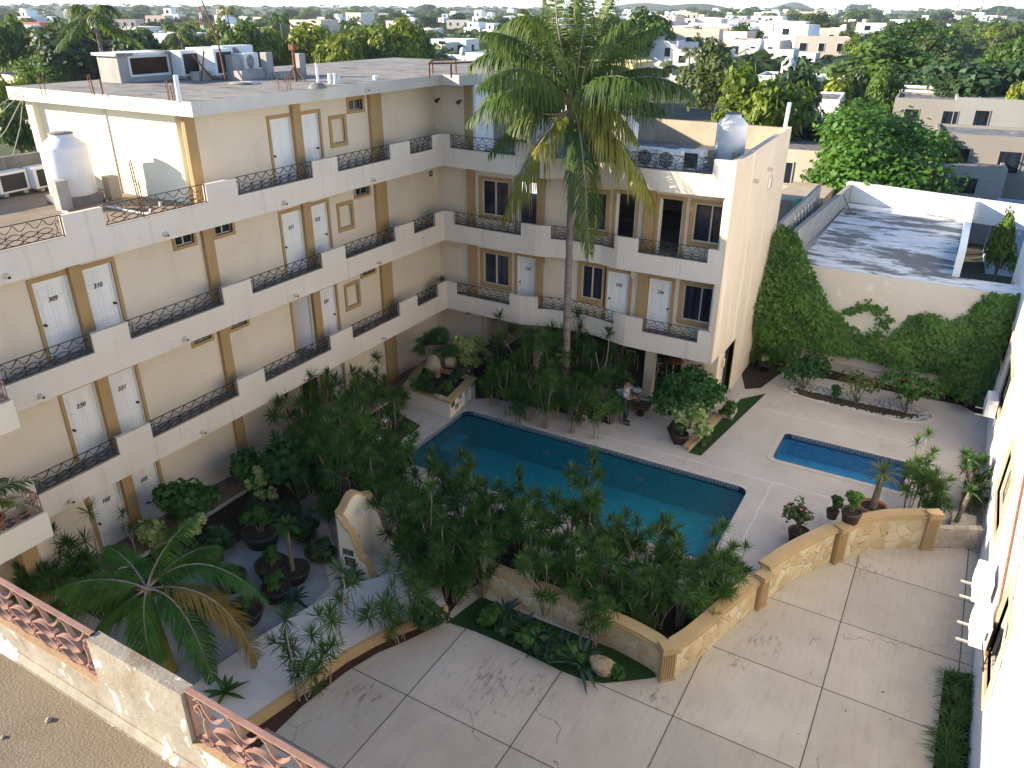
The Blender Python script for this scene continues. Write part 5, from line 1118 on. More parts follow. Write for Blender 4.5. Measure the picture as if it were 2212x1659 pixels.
# pebbles round the island bed ends (nobody could count them)
rng=np.random.default_rng(4); pb=MB()
def in_poly(x,y,P):
    c=False; j=len(P)-1
    for i in range(len(P)):
        if (P[i][1]>y)!=(P[j][1]>y) and x<(P[j][0]-P[i][0])*(y-P[i][1])/(P[j][1]-P[i][1])+P[i][0]: c=not c
        j=i
    return c
core=[p for p in GP([(1712,838),(1800,858),(1900,880),(1960,892),(1988,899),(1950,903),(1880,891),(1800,873),(1725,855)])]
k=0
while k<620:
    x=rng.uniform(11.8,17.9); y=rng.uniform(3.6,5.4)
    if in_poly(x,y,isl) and not in_poly(x,y,core):
        r=rng.uniform(.03,.065); pb.lathe([(0,-.02),(r,0),(r*.7,r*.55),(0,r*.7)],(x,y,.012),6); k+=1
o=struct('pebbles',pb,M['pebble'] if 'pebble' in M else M['lime'],'stuff','pale rounded pebbles edging the island flower bed','pebbles')
# boulders
def boulder(x,y,z,r,label,mat='rock',sq=(1,.8,.7)):
    rng=np.random.default_rng(int(x+y)); g=G(x,y,z); m=MB(); n=12; prof=[]
    for i in range(7):
        a=-PI/2+PI*i/6; prof.append((math.cos(a),math.sin(a)))
    vs=[]
    for (rr,zz) in prof:
        for j in range(n):
            q=1+rng.uniform(-.16,.16); vs.append((g.x+rr*r*sq[0]*q*math.cos(2*PI*j/n),g.y+rr*r*sq[1]*q*math.sin(2*PI*j/n),z+r*sq[2]*(.75+zz*q)))
    m.add(vs,[(i*n+j,i*n+(j+1)%n,(i+1)*n+(j+1)%n,(i+1)*n+j) for i in range(6) for j in range(n)]); single('boulder',m,M[mat],label,'boulder',tuple(g))
boulder(1300,1450,0,.30,'tan boulder lying on the lawn strip below the stone wall')
boulder(722,1436,0,.16,'brownish flat stone on the red gravel','rock',(1.2,1,.5)); boulder(748,1422,0,.13,'small brownish stone beside the flat one on the red gravel','rock',(1.1,1,.5))
boulder(1180,883,0,.28,'dark grey rock at the front of the bed behind the pool','greyrock',(1,.7,.9)); boulder(1235,908,0,.15,'pale stone in the bed behind the pool','rock'); boulder(1262,905,0,.13,'white stone next to the curved end of the bed','lime'); boulder(1285,905,0,.10,'small white stone nearest the curved bed end','lime')
boulder(948,862,Hp,.16,'pinkish rock among the ground cover in the planter','rock',(1.2,.8,.6))
# ================================================================= the near building with its terrace
TY=-21.65; TZ=8.2
nb=Thing('near_building','weathered cream building at the lower left with a screed roof terrace and scroll railings','building',(12,-24,0))
m=MB(); m.box(7.,-34,0,XR-.02,TY,TZ-.02); nb.part('wall',m,M['cream2'])
m=MB(); m.box(7.,-34,TZ-.018,XR-.02,TY-.10,TZ); nb.part('terrace_floor',m,pmat('terrace_screed',(.19,.15,.105),(.265,.215,.155),.9,.95,.5,45,stains=[((.62,.58,.52),2.4,.68,.74,.6,None),((.17,.125,.085),1.4,.55,.75,.55,None),((.55,.47,.36),9.,.66,.72,.4,None)],fine=.25))
RT=[(8.2,11.985),(12.975,17.2)]
M['oldwhite']=pmat('peeling_whitewash',(.235,.205,.16),(.35,.315,.26),3.2,.95,.4,30,stains=[((.20,.15,.095),3.6,.50,.66,.75,(1,1,.6)),((.72,.71,.69),2.8,.55,.59,.95,(1,1,.6)),((.13,.115,.10),7.5,.58,.70,.65,(1,1,.7)),((.36,.34,.31),14.,.55,.7,.5,None)])
M['rawsill']=pmat('raw_orange_sill',(.38,.25,.14),(.50,.36,.22),3,.95,.35,30,stains=[((.66,.63,.58),4.,.60,.68,.8,None),((.2,.14,.09),3.,.6,.75,.5,None)])
m=MB(); m.wall('y',TY-.10,TY,8.2,17.2,TZ-.3,8.93,[(a,b,8.47,9.5) for a,b in RT]); nb.part('terrace_parapet',m,M['oldwhite'])
m=MB()
for a,b in RT: m.box(a+.001,TY-.099,8.47,b-.001,TY-.001,8.478)
nb.part('parapet_sill',m,M['rawsill'])
m=MB(); m.prism([(8.2,TY-.101),(8.2,TY-.16),(17.2,TY-.16),(17.2,TY-.101)],TZ+.0005,TZ+.006); m.hexa([(8.2,TY-.15,TZ+.007),(17.2,TY-.15,TZ+.007),(17.2,TY-.1005,TZ+.007),(8.2,TY-.1005,TZ+.007)],[(8.2,TY-.108,TZ+.05),(17.2,TY-.108,TZ+.05),(17.2,TY-.1005,TZ+.05),(8.2,TY-.1005,TZ+.05)]); nb.part('mortar_fillet',m,M['oldwhite'])
for a,b in RT:
    mb=rail_mesh(a,b,.46,lambda u,z,d:(u,TY-.05+d,z),w=.012,d=.034,unit=.30,zs=8.478,seg=12)
    mb.box(a,TY-.07,8.93,b,TY-.03,8.945); nb.part('railing',mb,M['rustiron'])
# little stones and crumbs on the terrace
rg=random.Random(3)
for k in range(10):
    x=rg.uniform(11.,13.2); y=TY-.25-rg.uniform(.1,.6); m=MB(); r=rg.uniform(.012,.03); m.lathe([(0,0),(r,.004),(r*.7,r*.7),(0,r*.9)],(x,y,TZ),6); o=single('mortar_crumb',m,M['oldwhite'],'pale mortar crumb on the terrace floor near the parapet foot','debris',(x,y,TZ),'mortar crumbs on the terrace')
# ================================================================= white building at the right
wbld=Thing('white_building','tall sunlit white building with tan framed windows at the right edge','building',(24,-8,0))
WW=[(-10.15,-8.7,1.25,2.95),(-5.1,-2.6,1.65,3.1),(1.7,3.7,1.75,3.1),(5.5,7.3,1.9,3.2),(9.8,11.6,1.9,3.2)]
m=MB(); m.wall('x',XR,XR+.25,-30,13,-.05,12.,WW); m.box(XR+.25,-30,-.05,30,13,11.99); wbld.part('wall',m,M['whitewash'])
for a,b,z0,z1 in WW:
    fr=MB(); fr.wall('x',XR-.05,XR+.1,a-.14,b+.14,z0-.14,z1+.14,[(a,b,z0,z1)]); w_=wbld.part('window',fr,pmat('pale_tan_trim',(.50,.39,.24),(.56,.45,.29),2,.85,0))
    g_=MB(); g_.box(XR+.13,a,z0,XR+.14,b,z1); wbld.part('pane',g_,M['glass'],w_)
    s2=MB(); c=(a+b)/2; s2.wall('x',XR+.06,XR+.12,a,b,z0,z1,[(a+.05,c-.025,z0+.05,z1-.05),(c+.025,b-.05,z0+.05,z1-.05)]); wbld.part('sash',s2,M['sash'],w_)
for y0,y1,z in ((-8.9,-6.2,2.2),(-10.5,-7.4,2.6)):
    m=MB(); m.tube([(XR-.04,y0,z-.9),(XR-.04,y0+.2,z-.2),(XR-.04,y1,z+1.9)],.028,6); wbld.part('cable_pipe',m,M['rust'] if z<2.5 else M['concrete'])
def ac_unit(c,rz,label,w=.85,d=.34,h=.60,brackets=False,fan=True,mat='acwhite',name='air_conditioner'):
    """fan face looks along local -y"""
    t=Thing(name,label,'air conditioner',c,None,rz); b=MB(); b.box(-w/2,-d/2,0,w/2,d/2,h); o=t.lpart('casing',b.mesh('casing',M[mat]));
    mo=o.modifiers.new('b','BEVEL'); mo.width=.02; mo.segments=2
    if fan:
        f=MB(); r=h*.40; cx=-w*.12
        vs=[(cx+r*math.cos(2*PI*i/24),-d/2-.004,h/2+r*math.sin(2*PI*i/24)) for i in range(24)]; f.add(vs,[tuple(range(24))]); t.lpart('fan_opening',f.mesh('fan_opening',M['grille']))
        gq=MB()
        for k in (.35,.6,.85,1.04): gq.tube([(cx+r*k*math.cos(2*PI*i/20),-d/2-.012,h/2+r*k*math.sin(2*PI*i/20)) for i in range(21)],.007,4)
        for i in range(6): gq.tube([(cx,-d/2-.014,h/2),(cx+r*1.04*math.cos(i*PI/3),-d/2-.014,h/2+r*1.04*math.sin(i*PI/3))],.006,4)
        t.lpart('fan_guard',gq.mesh('fan_guard',M['acwhite']))
    else:
        f=MB(); f.box(-w*.40,-d/2-.006,h*.10,w*.40,-d/2+.01,h*.88); t.lpart('coil_face',f.mesh('coil_face',M['grille']))
    s=MB(); s.box(w/2-.001,-d*.3,h*.45,w/2+.03,d*.2,h*.8); t.lpart('valve_cover',s.mesh('valve_cover',M['acwhite']))
    if brackets:
        k=MB()
        for x in (-w*.33,w*.33): k.box(x-.02,-d/2-.22,-.045,x+.02,d/2+.06,-.005); k.box(x-.02,d/2+.02,-.3,x+.02,d/2+.06,-.045)
        t.lpart('bracket',k.mesh('bracket',M['alu']))
    else:
        k=MB(); 
        for x in (-w*.33,w*.33): k.box(x-.06,-d/2,-.08,x+.06,d/2,-.001)
        t.lpart('foot',k.mesh('foot',M['concrete']))
    return t
for y,z,l in ((-7.05,1.45,'white wall mounted air conditioner above the driveway, far one of the pair'),(-8.55,1.45,'white wall mounted air conditioner above the driveway, near one of the pair'),(3.05,1.35,'wall mounted air conditioner beside the small pool deck'),(11.0,1.5,'small wall mounted air conditioner at the creeper end of the white wall')):
    ac_unit((XR-.24,y,z),-PI/2,l,.85,.32,.58,True)
# cables of the nearest unit
m=MB(); m.tube([(XR-.2,-9.05,1.7),(XR-.1,-9.2,1.4),(XR-.05,-9.3,1.2),(XR-.06,-9.15,1.1),(XR-.03,-9.0,1.6)],.012,5); single('power_cable',m,M['black'],'looping black cable under the nearest wall mounted air conditioner','cable')
# ================================================================= water tanks
def tank(x,y,z,label,r=.53,h=1.25,plinth=None):
    t=Thing('water_tank',label,'water tank',(x,y,z)); m=MB(); m.lathe([(0,0),(r*.97,0),(r,.04),(r,h),(r*.98,h+.03),(r*.54,h+.24),(r*.51,h+.25),(r*.51,h+.33),(0,h+.33)],(x,y,z),40)
    t.part('shell',m,M['tank']); l=MB(); l.lathe([(0,.375),(r*.35,.37),(r*.53,.35),(r*.53,.335)],(x,y,z+h),24); l.box(x-.2,y-.02,z+h+.36,x+.2,y+.02,z+h+.385); t.part('lid',l,M['darkconc']); return t
tank(-4.0,-11.5,8.45,'white plastic water tank on concrete blocks on the lower left roof',.57,1.22)
m=MB(); m.box(-4.5,-12.0,8.22,-3.5,-11.0,8.45); single('tank_plinth',m,M['darkconc'],'low stained plinth under the white tank on the left roof','plinth')
for k,(x,y,h,l) in enumerate([(-3.42,-12.2,.75,'concrete post in front of the left roof tank'),(-3.5,-10.72,.62,'brown concrete post behind the left roof tank')]):
    m=MB(); m.box(x-.14,y-.16,8.22,x+.14,y+.16,8.22+h); single('concrete_post',m,M['concrete'] if k==0 else M['brownconc'],l,'post',bevel=.01)
tank(1.95,3.9,8.23,'white water tank on the back wing roof nearest the stair wall',.55,1.35); tank(5.95,2.5,8.23,'white water tank on the back wing roof behind the palm crown',.5,1.15); tank(9.5,3.25,8.35,'white water tank at the end wall of the back wing roof',.5,1.2)
for i,(x,y) in enumerate([(9.05,2.75),(9.9,2.62),(8.95,3.7)]): m=MB(); m.box(x-.1,y-.12,8.22,x+.1,y+.12,8.75); single('concrete_post',m,M['brownconc'],['short concrete post left of the end wall tank','short concrete post right of the end wall tank','short concrete post behind the end wall tank'][i],'post')
# roof of the lower left part
m=MB(); m.box(-6.75,-24,8.2,-6.6,-10.62,9.2); single('roof_wall',m,M['darkconc'],'low mould stained wall at the back of the left roof','wall')
ac_unit((-6.2,-11.95,8.35),PI/2+.12,'air conditioner with dark face at the left edge of the lower roof',.9,.4,.55,False,False); ac_unit((-6.1,-10.98,8.35),PI/2+.1,'air conditioner with dark face next to the tank on the lower roof',.95,.42,.58,False,False)
c1=[0,500,900,1175]
for k,(xa,ya,xb,yb) in enumerate([(1310,770,1185,255),(1330,770,1200,240),(1340,730,1272,440)]):
    a=at(*cvt(c1,xa,ya),0,-.07); b=at(*cvt(c1,xb,yb),0,-.09); m=MB(); m.tube([a,b],.014,5); single('rebar_rod',m,M['rust'],['leaning rebar rod on the roof parapet, left one of the tall pair','leaning rebar rod on the roof parapet, right one of the tall pair','short rebar rod beside the tall pair on the roof parapet'][k],'rebar',tuple(a))
m=MB(); q=lambda x,y,z=8.26: G(*cvt(c1,x,y),z)
m.tube([q(820,580),q(880,600),q(990,610),q(985,630)],.03,6); single('grey_pipe',m,M['concrete'],'short bent grey pipe by the left roof tank','pipe')
m=MB(); m.tube([q(930,670),q(1030,680),q(1300,735),q(1400,745)],.022,6); m.tube([q(1385,700,8.3),q(1395,745,8.24)],.04,6); m.tube([q(1475,630,8.4),q(1485,690,8.24)],.04,6); single('white_pipe',m,M['pvc'],'white plastic pipe with upright stubs behind the roof railing','pipe')
m=MB(); m.tube([q(575,725),q(630,728)],.04,6); single('pipe_offcut',m,M['pvc'],'loose white pipe offcut near the left roof parapet','pipe')
# ================================================================= penthouse roof clutter
RZ=10.9
cb=Thing('skylight_box','low concrete cabinet with a wide dark glass front on the penthouse roof','cabinet',(-5.9,-7.2,RZ))
m=MB(); m.box(-6.9,-8.1,RZ,-5.95,-7.75,RZ+.75); m.box(-6.9,-7.75,RZ,-5.95,-6.1,RZ+.18); m.box(-6.9,-6.3,RZ+.18,-5.95,-6.1,RZ+.75); m.box(-6.9,-7.75,RZ+.18,-6.7,-6.3,RZ+.75); cb.part('body',m,M['concrete'])
m=MB(); m.box(-7.0,-8.2,RZ+.75,-5.8,-6.0,RZ+.83); cb.part('lid',m,M['lime']); m=MB(); m.box(-5.99,-7.68,RZ+.22,-5.97,-6.36,RZ+.72); cb.part('pane',m,pmat('brown_glass',(.03,.018,.015),(.05,.03,.025),2,.15,0)); m=MB(); m.wall('x',-5.969,-5.93,-7.75,-6.3,RZ+.15,RZ+.79-.05,[(-7.69,-6.36,RZ+.21,RZ+.68)]); cb.part('frame',m,M['acwhite'])
ac_unit((-5.6,-5.95,RZ+.1),PI/2,'tall air conditioner next to the concrete cabinet on the penthouse roof',.7,.5,.75,False,False)
ac_unit((-4.9,-5.35,RZ+.12),PI/2+.1,'big square grilled air conditioner in the middle of the penthouse roof',.85,.7,.78,False,False)
ac_unit((-5.9,-5.0,RZ+.3),PI/2,'air conditioner behind the big grilled one on the penthouse roof',.9,.5,.6,False,False)
ac_unit((-5.2,-4.35,RZ+.45),PI/2,'long white air conditioner on the block stand of the penthouse roof',1.3,.5,.5,False,True)
ac_unit((-4.4,-4.55,RZ+.25),PI/2+.2,'tilted old air conditioner above the round lid on the penthouse roof',.75,.4,.5,False,True)
for k,(x,y,z0,w,d,h,l) in enumerate([(-4.35,-5.15,RZ,.35,.35,.72,'grey concrete stub column beside the big grilled air conditioner'),(-3.7,-4.35,RZ,.28,.28,.78,'left grey stub column on the penthouse roof'),(-3.3,-3.3,RZ,.28,.28,.72,'right grey stub column on the penthouse roof'),(-3.95,-4.9,RZ,.5,1.1,.28,'low concrete block stand under the old air conditioner'),(-4.9,-6.0,RZ,.35,.55,.26,'flat concrete block in front of the cabinet'),(-3.4,-3.8,RZ,.25,.9,.2,'low concrete kerb between the two stub columns')]):
    m=MB(); m.box(x-w/2,y-d/2,z0,x+w/2,y+d/2,z0+h); single('concrete_stub',m,M['concrete'],l,'concrete block',(x,y,z0),bevel=.01)
a=G(838,311,RZ); b=at(742,0,1,a.y); m=MB(); m.tube([(-3.95,-5.9,RZ),(-4.05,-5.9,RZ+1.1),tuple(at(430,0,1,-5.9)+Vector((0,0,.3)))],[.035,.028,.018],6); single('antenna_pole',m,M['rust'],'tall thin rusty antenna pole leaning on the penthouse roof','pole',(-3.95,-5.9,RZ))
for k,(p,q_) in enumerate([((-4.6,-6.3,0),(-4.75,-5.9,.85)),((-4.5,-5.9,0),(-4.8,-6.3,.75))]):
    m=MB(); m.tube([(p[0],p[1],RZ+p[2]),(q_[0],q_[1],RZ+q_[2])],.03,5); single('rusty_stake',m,M['rust'],['crossed rusty stake leaning left by the cabinet','crossed rusty stake leaning right by the cabinet'][k],'stake')
def rebars(px,py,n,h,lab,z=RZ):
    g=G(px,py,z); m=MB(); rg=random.Random(int(px))
    for i in range(n):
        x,y=g.x+rg.uniform(-.18,.18),g.y+rg.uniform(-.18,.18); m.tube([(x,y,z),(x+rg.uniform(-.04,.04),y,z+h*rg.uniform(.7,1.1))],.011,4)
    single('rebar_bundle',m,M['rust'],lab,'rebar',tuple(g))
rebars(376,218,5,.5,'cluster of rebar ends at the penthouse roof corner'); rebars(212,205,5,.5,'cluster of rebar ends at the left side of the penthouse roof'); rebars(618,193,4,.42,'cluster of rebar ends near the middle of the penthouse roof'); rebars(95,207,2,.6,'bare rebar ends at the far left roof corner')
for px,py,h,r,l in [(389,222,.62,.06,'white square post at the penthouse roof corner'),(688,187,.62,.045,'white vent pipe standing in a dark mound on the penthouse roof'),(713,180,.28,.06,'squat white stub on the penthouse roof, the left one'),(724,181,.30,.045,'white stub pipe beside the squat one'),(732,180,.2,.05,'short white stub pipe, the last of the three'),(775,176,.12,.05,'tiny white stub on the penthouse roof'),(812,172,.12,.1,'small white box on the penthouse roof')]:
    g=G(px,py,RZ); m=MB(); m.tube([g,g+Vector((0,0,h))],r,8); single('vent_pipe',m,M['pvc'],l,'pipe',tuple(g))
g=G(686,190,RZ); m=MB(); m.lathe([(.28,0),(.22,.09),(.1,.14),(0,.15)],tuple(g),12); single('mortar_mound',m,M['darkconc'],'dark mound of mortar round the white vent pipe','mound',tuple(g))
g=G(528,181,RZ); m=MB(); m.lathe([(0,0),(.42,0),(.44,.03),(.2,.06),(0,.07)],(g.x,g.y,RZ),18); single('pale_disc',m,M['lime'],'pale round lid lying on the penthouse roof','lid',tuple(g))
g=G(640,176,RZ); m=MB(); m.tube([g,g+Vector((0,0,.95))],.045,6); m.box(g.x-.09,g.y-.09,RZ+.9,g.x+.09,g.y+.09,RZ+1.05)
for a in range(3): m.tube([g+Vector((0,0,.45)),g+Vector((.4*math.cos(a*2.1),.4*math.sin(a*2.1),0))],.02,5)
single('rusty_stand',m,M['rust'],'rusty tripod post with a box head on the penthouse roof','post',tuple(g))
m=MB(); P=[G(928,168,RZ),G(975,168,RZ),G(1020,165,RZ),G(935,160,RZ),G(985,158,RZ)]
for p in P: m.tube([p,p+Vector((0,0,.45))],.03,5)
m.tube([P[0]+Vector((0,0,.45)),P[1]+Vector((0,0,.45)),P[2]+Vector((0,0,.45))],.03,5); m.tube([P[3]+Vector((0,0,.45)),P[4]+Vector((0,0,.45))],.03,5); m.tube([P[0]+Vector((0,0,.45)),P[3]+Vector((0,0,.45))],.03,5); single('rusty_trestle',m,M['rust'],'low rusty steel frame at the back corner of the penthouse roof','frame')
# back wing roof
ac_unit((7.45,1.15,8.32),.05,'left air conditioner behind the back wing roof railing',.8,.35,.6); ac_unit((8.25,.95,8.32),-.03,'nearest air conditioner behind the back wing roof railing, in front of its neighbours',.8,.35,.62); ac_unit((8.75,1.35,8.32),.0,'right air conditioner behind the back wing roof railing',.8,.35,.6,False,False)
m=MB(); m.tube([(6.6,2.6,8.62),(9.0,2.0,8.62)],.05,6); m.tube([(6.6,2.75,8.62),(9.0,2.15,8.62)],.03,6)
for t in (0,.35,.7,1): m.tube([(6.6+2.4*t,2.65-.6*t,8.22),(6.6+2.4*t,2.65-.6*t,8.62)],.03,5)
single('pipe_run',m,M['pvc'],'white pipe run across the back wing roof in front of the brown wall','pipe')
m=MB(); m.tube([(10.52,6.6,9.05),(10.55,6.62,10.0)],.07,6); single('white_post',m,M['pvc'],'white post standing on the end wall of the back wing','post')
rg=random.Random(12); m=MB()
for k in range(40):
    x,y=rg.uniform(1.2,3.4),rg.uniform(.5,2.4); a=rg.uniform(0,3); l=rg.uniform(.15,.6); m.obox((x,y,8.24+rg.uniform(0,.08)),(l,rg.uniform(.02,.12),.02),a,rg.choice([0,0,1]),rg.uniform(-.2,.2))
o=struct('roof_rubble',m,[M['concrete'],M['lime']],'stuff','grey rubble and offcuts lying on the back wing roof behind the railing','rubble')
m=MB(); m.lathe([(0,0),(.09,0),(.12,.22),(.11,.23),(0,.2)],(4.75,.55,8.22),12); single('white_bucket',m,M['tank'],'white bucket on the back wing roof behind the palm','bucket',(4.75,.55,8.22))
# ================================================================= person, trolley, buckets
def skin(name,nodes,edges,mat,parent,loc,sub=2):
    me=bpy.data.meshes.new(name); me.from_pydata([n[:3] for n in nodes],edges,[]); me.materials.append(mat)
    o=link(name,me,parent,loc); s=o.modifiers.new('skin','SKIN'); s.use_smooth_shade=True
    for i,n in enumerate(nodes):
        r=n[3] if hasattr(n[3],'__len__') else (n[3],n[3]); me.skin_vertices[0].data[i].radius=r
    me.skin_vertices[0].data[0].use_root=True
    u=o.modifiers.new('sub','SUBSURF'); u.levels=sub; u.render_levels=sub; return o
M['skin']=flat('brown_skin',(.30,.16,.095),.55); M['shirt']=pmat('grey_blue_shirt',(.27,.31,.36),(.36,.40,.45),6,.9,0); M['jeans']=pmat('dark_blue_trousers',(.012,.02,.04),(.025,.04,.075),8,.9,0); M['hair']=flat('black_hair',(.012,.009,.008),.5)
gp=G(1347,914,0); pe=Thing('person','person in a light blue grey shirt and dark trousers standing by the trolley, hands together','person',(gp.x,gp.y,0),None,math.radians(8))
# local frame: faces +x, y to the left
N=[(0,0,.90,(.13,.15)),(0,0,1.05,(.10,.135)),(.01,0,1.22,(.115,.155)),(.0,0,1.36,(.10,.15)),(.01,0,1.43,(.05,.055)),(.025,0,1.50,(.055,.055)),(.04,0,1.58,(.085,.075)),(.03,0,1.66,(.07,.066)),
   (.0,.09,.82,(.085,.085)),(.03,.10,.48,.06),(.0,.11,.10,.04),(.09,.115,.045,(.035,.04)),(.17,.12,.03,(.022,.036)),
   (.0,-.09,.82,(.085,.085)),(.09,-.10,.49,.06),(.06,-.11,.10,.04),(.15,-.115,.045,(.035,.04)),(.23,-.12,.03,(.022,.036)),
   (0,.185,1.36,.055),(-.02,.235,1.12,.044),(.18,.17,1.03,.032),(.26,.08,1.05,.022),(.31,.055,1.06,(.016,.03)),
   (0,-.185,1.36,.055),(.01,-.24,1.12,.044),(.20,-.15,1.05,.032),(.28,-.06,1.07,.022),(.33,-.035,1.08,(.016,.03))]
Ed=[(0,1),(1,2),(2,3),(3,4),(4,5),(5,6),(6,7),(0,8),(8,9),(9,10),(10,11),(11,12),(0,13),(13,14),(14,15),(15,16),(16,17),(3,18),(18,19),(19,20),(20,21),(21,22),(3,23),(23,24),(24,25),(25,26),(26,27)]
for base,s in ((22,1),(27,-1)):
    bx,by_,bz=N[base][:3]
    for k,(dy,l) in enumerate(((-.022,.055),(-.008,.065),(.008,.062),(.022,.048))):
        i=len(N); N+= [(bx+.03,by_+dy,bz-.008,.0085),(bx+.03+l*.6,by_+dy*.9-s*.015,bz-.03,.0075)]; Ed+=[(base,i),(i,i+1)]
    i=len(N); N+=[(bx-.01,by_-s*.035,bz+.02,.009),(bx+.03,by_-s*.05,bz+.02,.008)]; Ed+=[(base-1,i),(i,i+1)]
body=skin('body',N,Ed,M['skin'],pe.o,(0,0,0))
nz=MB()
nz.tube([(.108,0,1.605),(.135,0,1.578),(.112,0,1.565)],[.008,.016,.012],6,0); hb=link('nose',nz.mesh('nose',M['skin']),pe.o)
for y in (.032,-.032):
    e_=MB(); e_.lathe([(0,-.010),(.010,0),(0,.010)],(.112,y,1.607),8); link('eye',e_.mesh('eye',M['hair']),pe.o); e_=MB(); e_.tube([(.03,y*2.45,1.57),(.025,y*2.6,1.60),(.035,y*2.45,1.62)],[.008,.014,.01],6); link('ear',e_.mesh('ear',M['skin']),pe.o)
e_=MB(); e_.tube([(.108,-.025,1.535),(.118,0,1.533),(.108,.025,1.535)],.007,5); link('mouth',e_.mesh('mouth',flat('lip',(.22,.07,.06),.5)),pe.o)
skin('shirt',[(0,0,.86,(.15,.175)),(0,0,.98,(.14,.17)),(.01,0,1.12,(.13,.16)),(.01,0,1.25,(.135,.172)),(0,0,1.38,(.105,.15)),(.0,.185,1.375,.075),(-.015,.232,1.20,.068),(-.0,.228,1.12,.062),(0,-.185,1.375,.075),(.008,-.236,1.20,.068),(.03,-.225,1.13,.062)],[(0,1),(1,2),(2,3),(3,4),(4,5),(5,6),(6,7),(4,8),(8,9),(9,10)],M['shirt'],pe.o,(0,0,0))
skin('trousers',[(0,0,.93,(.14,.16)),(0,0,.85,(.145,.165)),(0,.092,.76,(.105,.10)),(.03,.10,.48,.082),(.0,.11,.10,.068),(0,-.092,.76,(.105,.10)),(.09,-.10,.49,.082),(.06,-.11,.10,.068)],[(0,1),(1,2),(2,3),(3,4),(1,5),(5,6),(6,7)],M['jeans'],pe.o,(0,0,0))
skin('hair',[(.0,0,1.66,(.082,.078)),(-.02,0,1.60,(.075,.08)),(-.055,0,1.53,(.045,.06)),(.05,0,1.69,(.05,.06))],[(0,1),(1,2),(0,3)],M['hair'],pe.o,(0,0,0))
for s,x in ((1,0.06),(-1,.12)):
    sh_=MB(); sh_.tube([(x-.10,s*.115,.045),(x,s*.115,.055),(x+.1,s*.118,.04),(x+.14,s*.12,.03)],[.03,.046,.042,.02],8); link('shoe',sh_.mesh('shoe',M['black']),pe.o)
tr=Thing('hand_trolley','low dark wooden hand trolley on black wheels behind the person','trolley',(7.9,-.35,0)); m=MB(); m.obox((8.0,-.32,.36),(1.5,.62,.05),.1); tr.part('platform',m,pmat('dark_worn_wood',(.05,.03,.022),(.12,.075,.055),6,.8,0))
m=MB(); m.obox((8.0,-.32,.31),(1.3,.5,.05),.1); tr.part('underframe',m,M['black'])
for x,y in ((7.5,-.6),(7.5,-.1),(8.5,-.5),(8.5,-.02)): m=MB(); m.tube([(x-.02,y-.04,.13),(x-.02,y+.04,.13)],.13,14); tr.part('wheel',m,M['black'])
def bucket(x,y,z,r,h,label,band=None):
    t=Thing('bucket',label,'bucket',(x,y,z)); m=MB(); m.lathe([(0,0),(r*.85,0),(r,h),(r*1.06,h),(r*1.06,h*.93),(r*.98,h*.92)],(x,y,z),18); m.disc((x,y,z+h*.985),r,18); t.part('shell',m,M['tank'])
    if band: b=MB(); b.lathe([(r*.9,h*.12),(r*.985,h*.62)],(x,y,z),18); b.v=[((v[0]-x)*1.03+x,(v[1]-y)*1.03+y,v[2]) for v in b.v]; t.part('label_band',b,band)
    k=MB(); k.tube([(x+r*1.05*math.cos(a),y+r*.3,z+h*.9+r*.9*math.sin(a)) for a in [i*PI/8 for i in range(9)]],.006,4); t.part('handle',k,M['alu'])
bucket(7.62,-.35,.385,.16,.34,'white bucket with a teal band on the trolley, nearest the plants',flat('teal_label',(.03,.25,.28),.5)); bucket(7.78,.02,.385,.17,.40,'taller plain white bucket standing behind the teal banded one'); bucket(8.14,-.05,.385,.16,.38,'plain white bucket just behind the person')
# ================================================================= chairs, tables, sun lounger
M['redwood']=pmat('red_brown_slats',(.14,.05,.025),(.22,.085,.045),8,.5,0)
def chair(px,py,rz,label):
    g=G(px,py,0); t=Thing('slat_chair',label,'chair',tuple(g),'bar chairs under the back wing',rz); R=Matrix.Rotation(0,3,'Z')
    for s in (-.24,.24):
        m=MB(); m.tube([(s,-.22,0),(s,-.2,.62),(s,.02,.66),(s,.18,.64)],.014,6); t.lpart('arm_leg',m.mesh('arm_leg',M['alu'])); m=MB(); m.tube([(s,.26,0),(s,.2,.45),(s,.26,.86)],.014,6); t.lpart('rear_leg',m.mesh('rear_leg',M['alu']))
    m=MB(); m.tube([(-.24,.26,.86),(-.2,.265,.89),(.2,.265,.89),(.24,.26,.86)],.014,6); m.tube([(-.24,-.2,.42),(.24,-.2,.42)],.012,6); t.lpart('top_rail',m.mesh('top_rail',M['alu']))
    m=MB()
    for k in range(6): m.box(-.23,-.2+k*.068,.43,.23,-.145+k*.068,.445)
    t.lpart('seat',m.mesh('seat',M['redwood'])); m=MB()
    for k in range(4): m.obox((0,.225+k*.014,.56+k*.085),(.44,.014,.055))
    t.lpart('backrest',m.mesh('backrest',M['redwood']))
def table(px,py,label,r=.38):
    g=G(px,py,0); t=Thing('round_table',label,'table',tuple(g)); m=MB(); m.lathe([(0,.70),(r,.70),(r*1.02,.715),(r,.73),(0,.73)],tuple(g),24); t.part('top',m,M['redwood']); m=MB(); m.tube([g+Vector((0,0,.02)),g+Vector((0,0,.70))],.03,8); t.part('post',m,M['alu'])
    for a in range(4): m=MB(); m.tube([g+Vector((0,0,.12)),g+Vector((.32*math.cos(a*PI/2+.4),.32*math.sin(a*PI/2+.4),.015))],.02,6); t.part('foot',m,M['alu'])
chair(1421,812,2.5,'slat back chair with metal arms right of the bar column'); chair(1478,800,-1.9,'slat back chair pulled to the far side of the right bar table'); table(1452,815,'round brown table right of the bar column')
chair(1362,795,2.2,'slat back chair left of the bar column, partly behind the dracaenas'); table(1335,790,'round table left of the bar column behind the dracaenas')
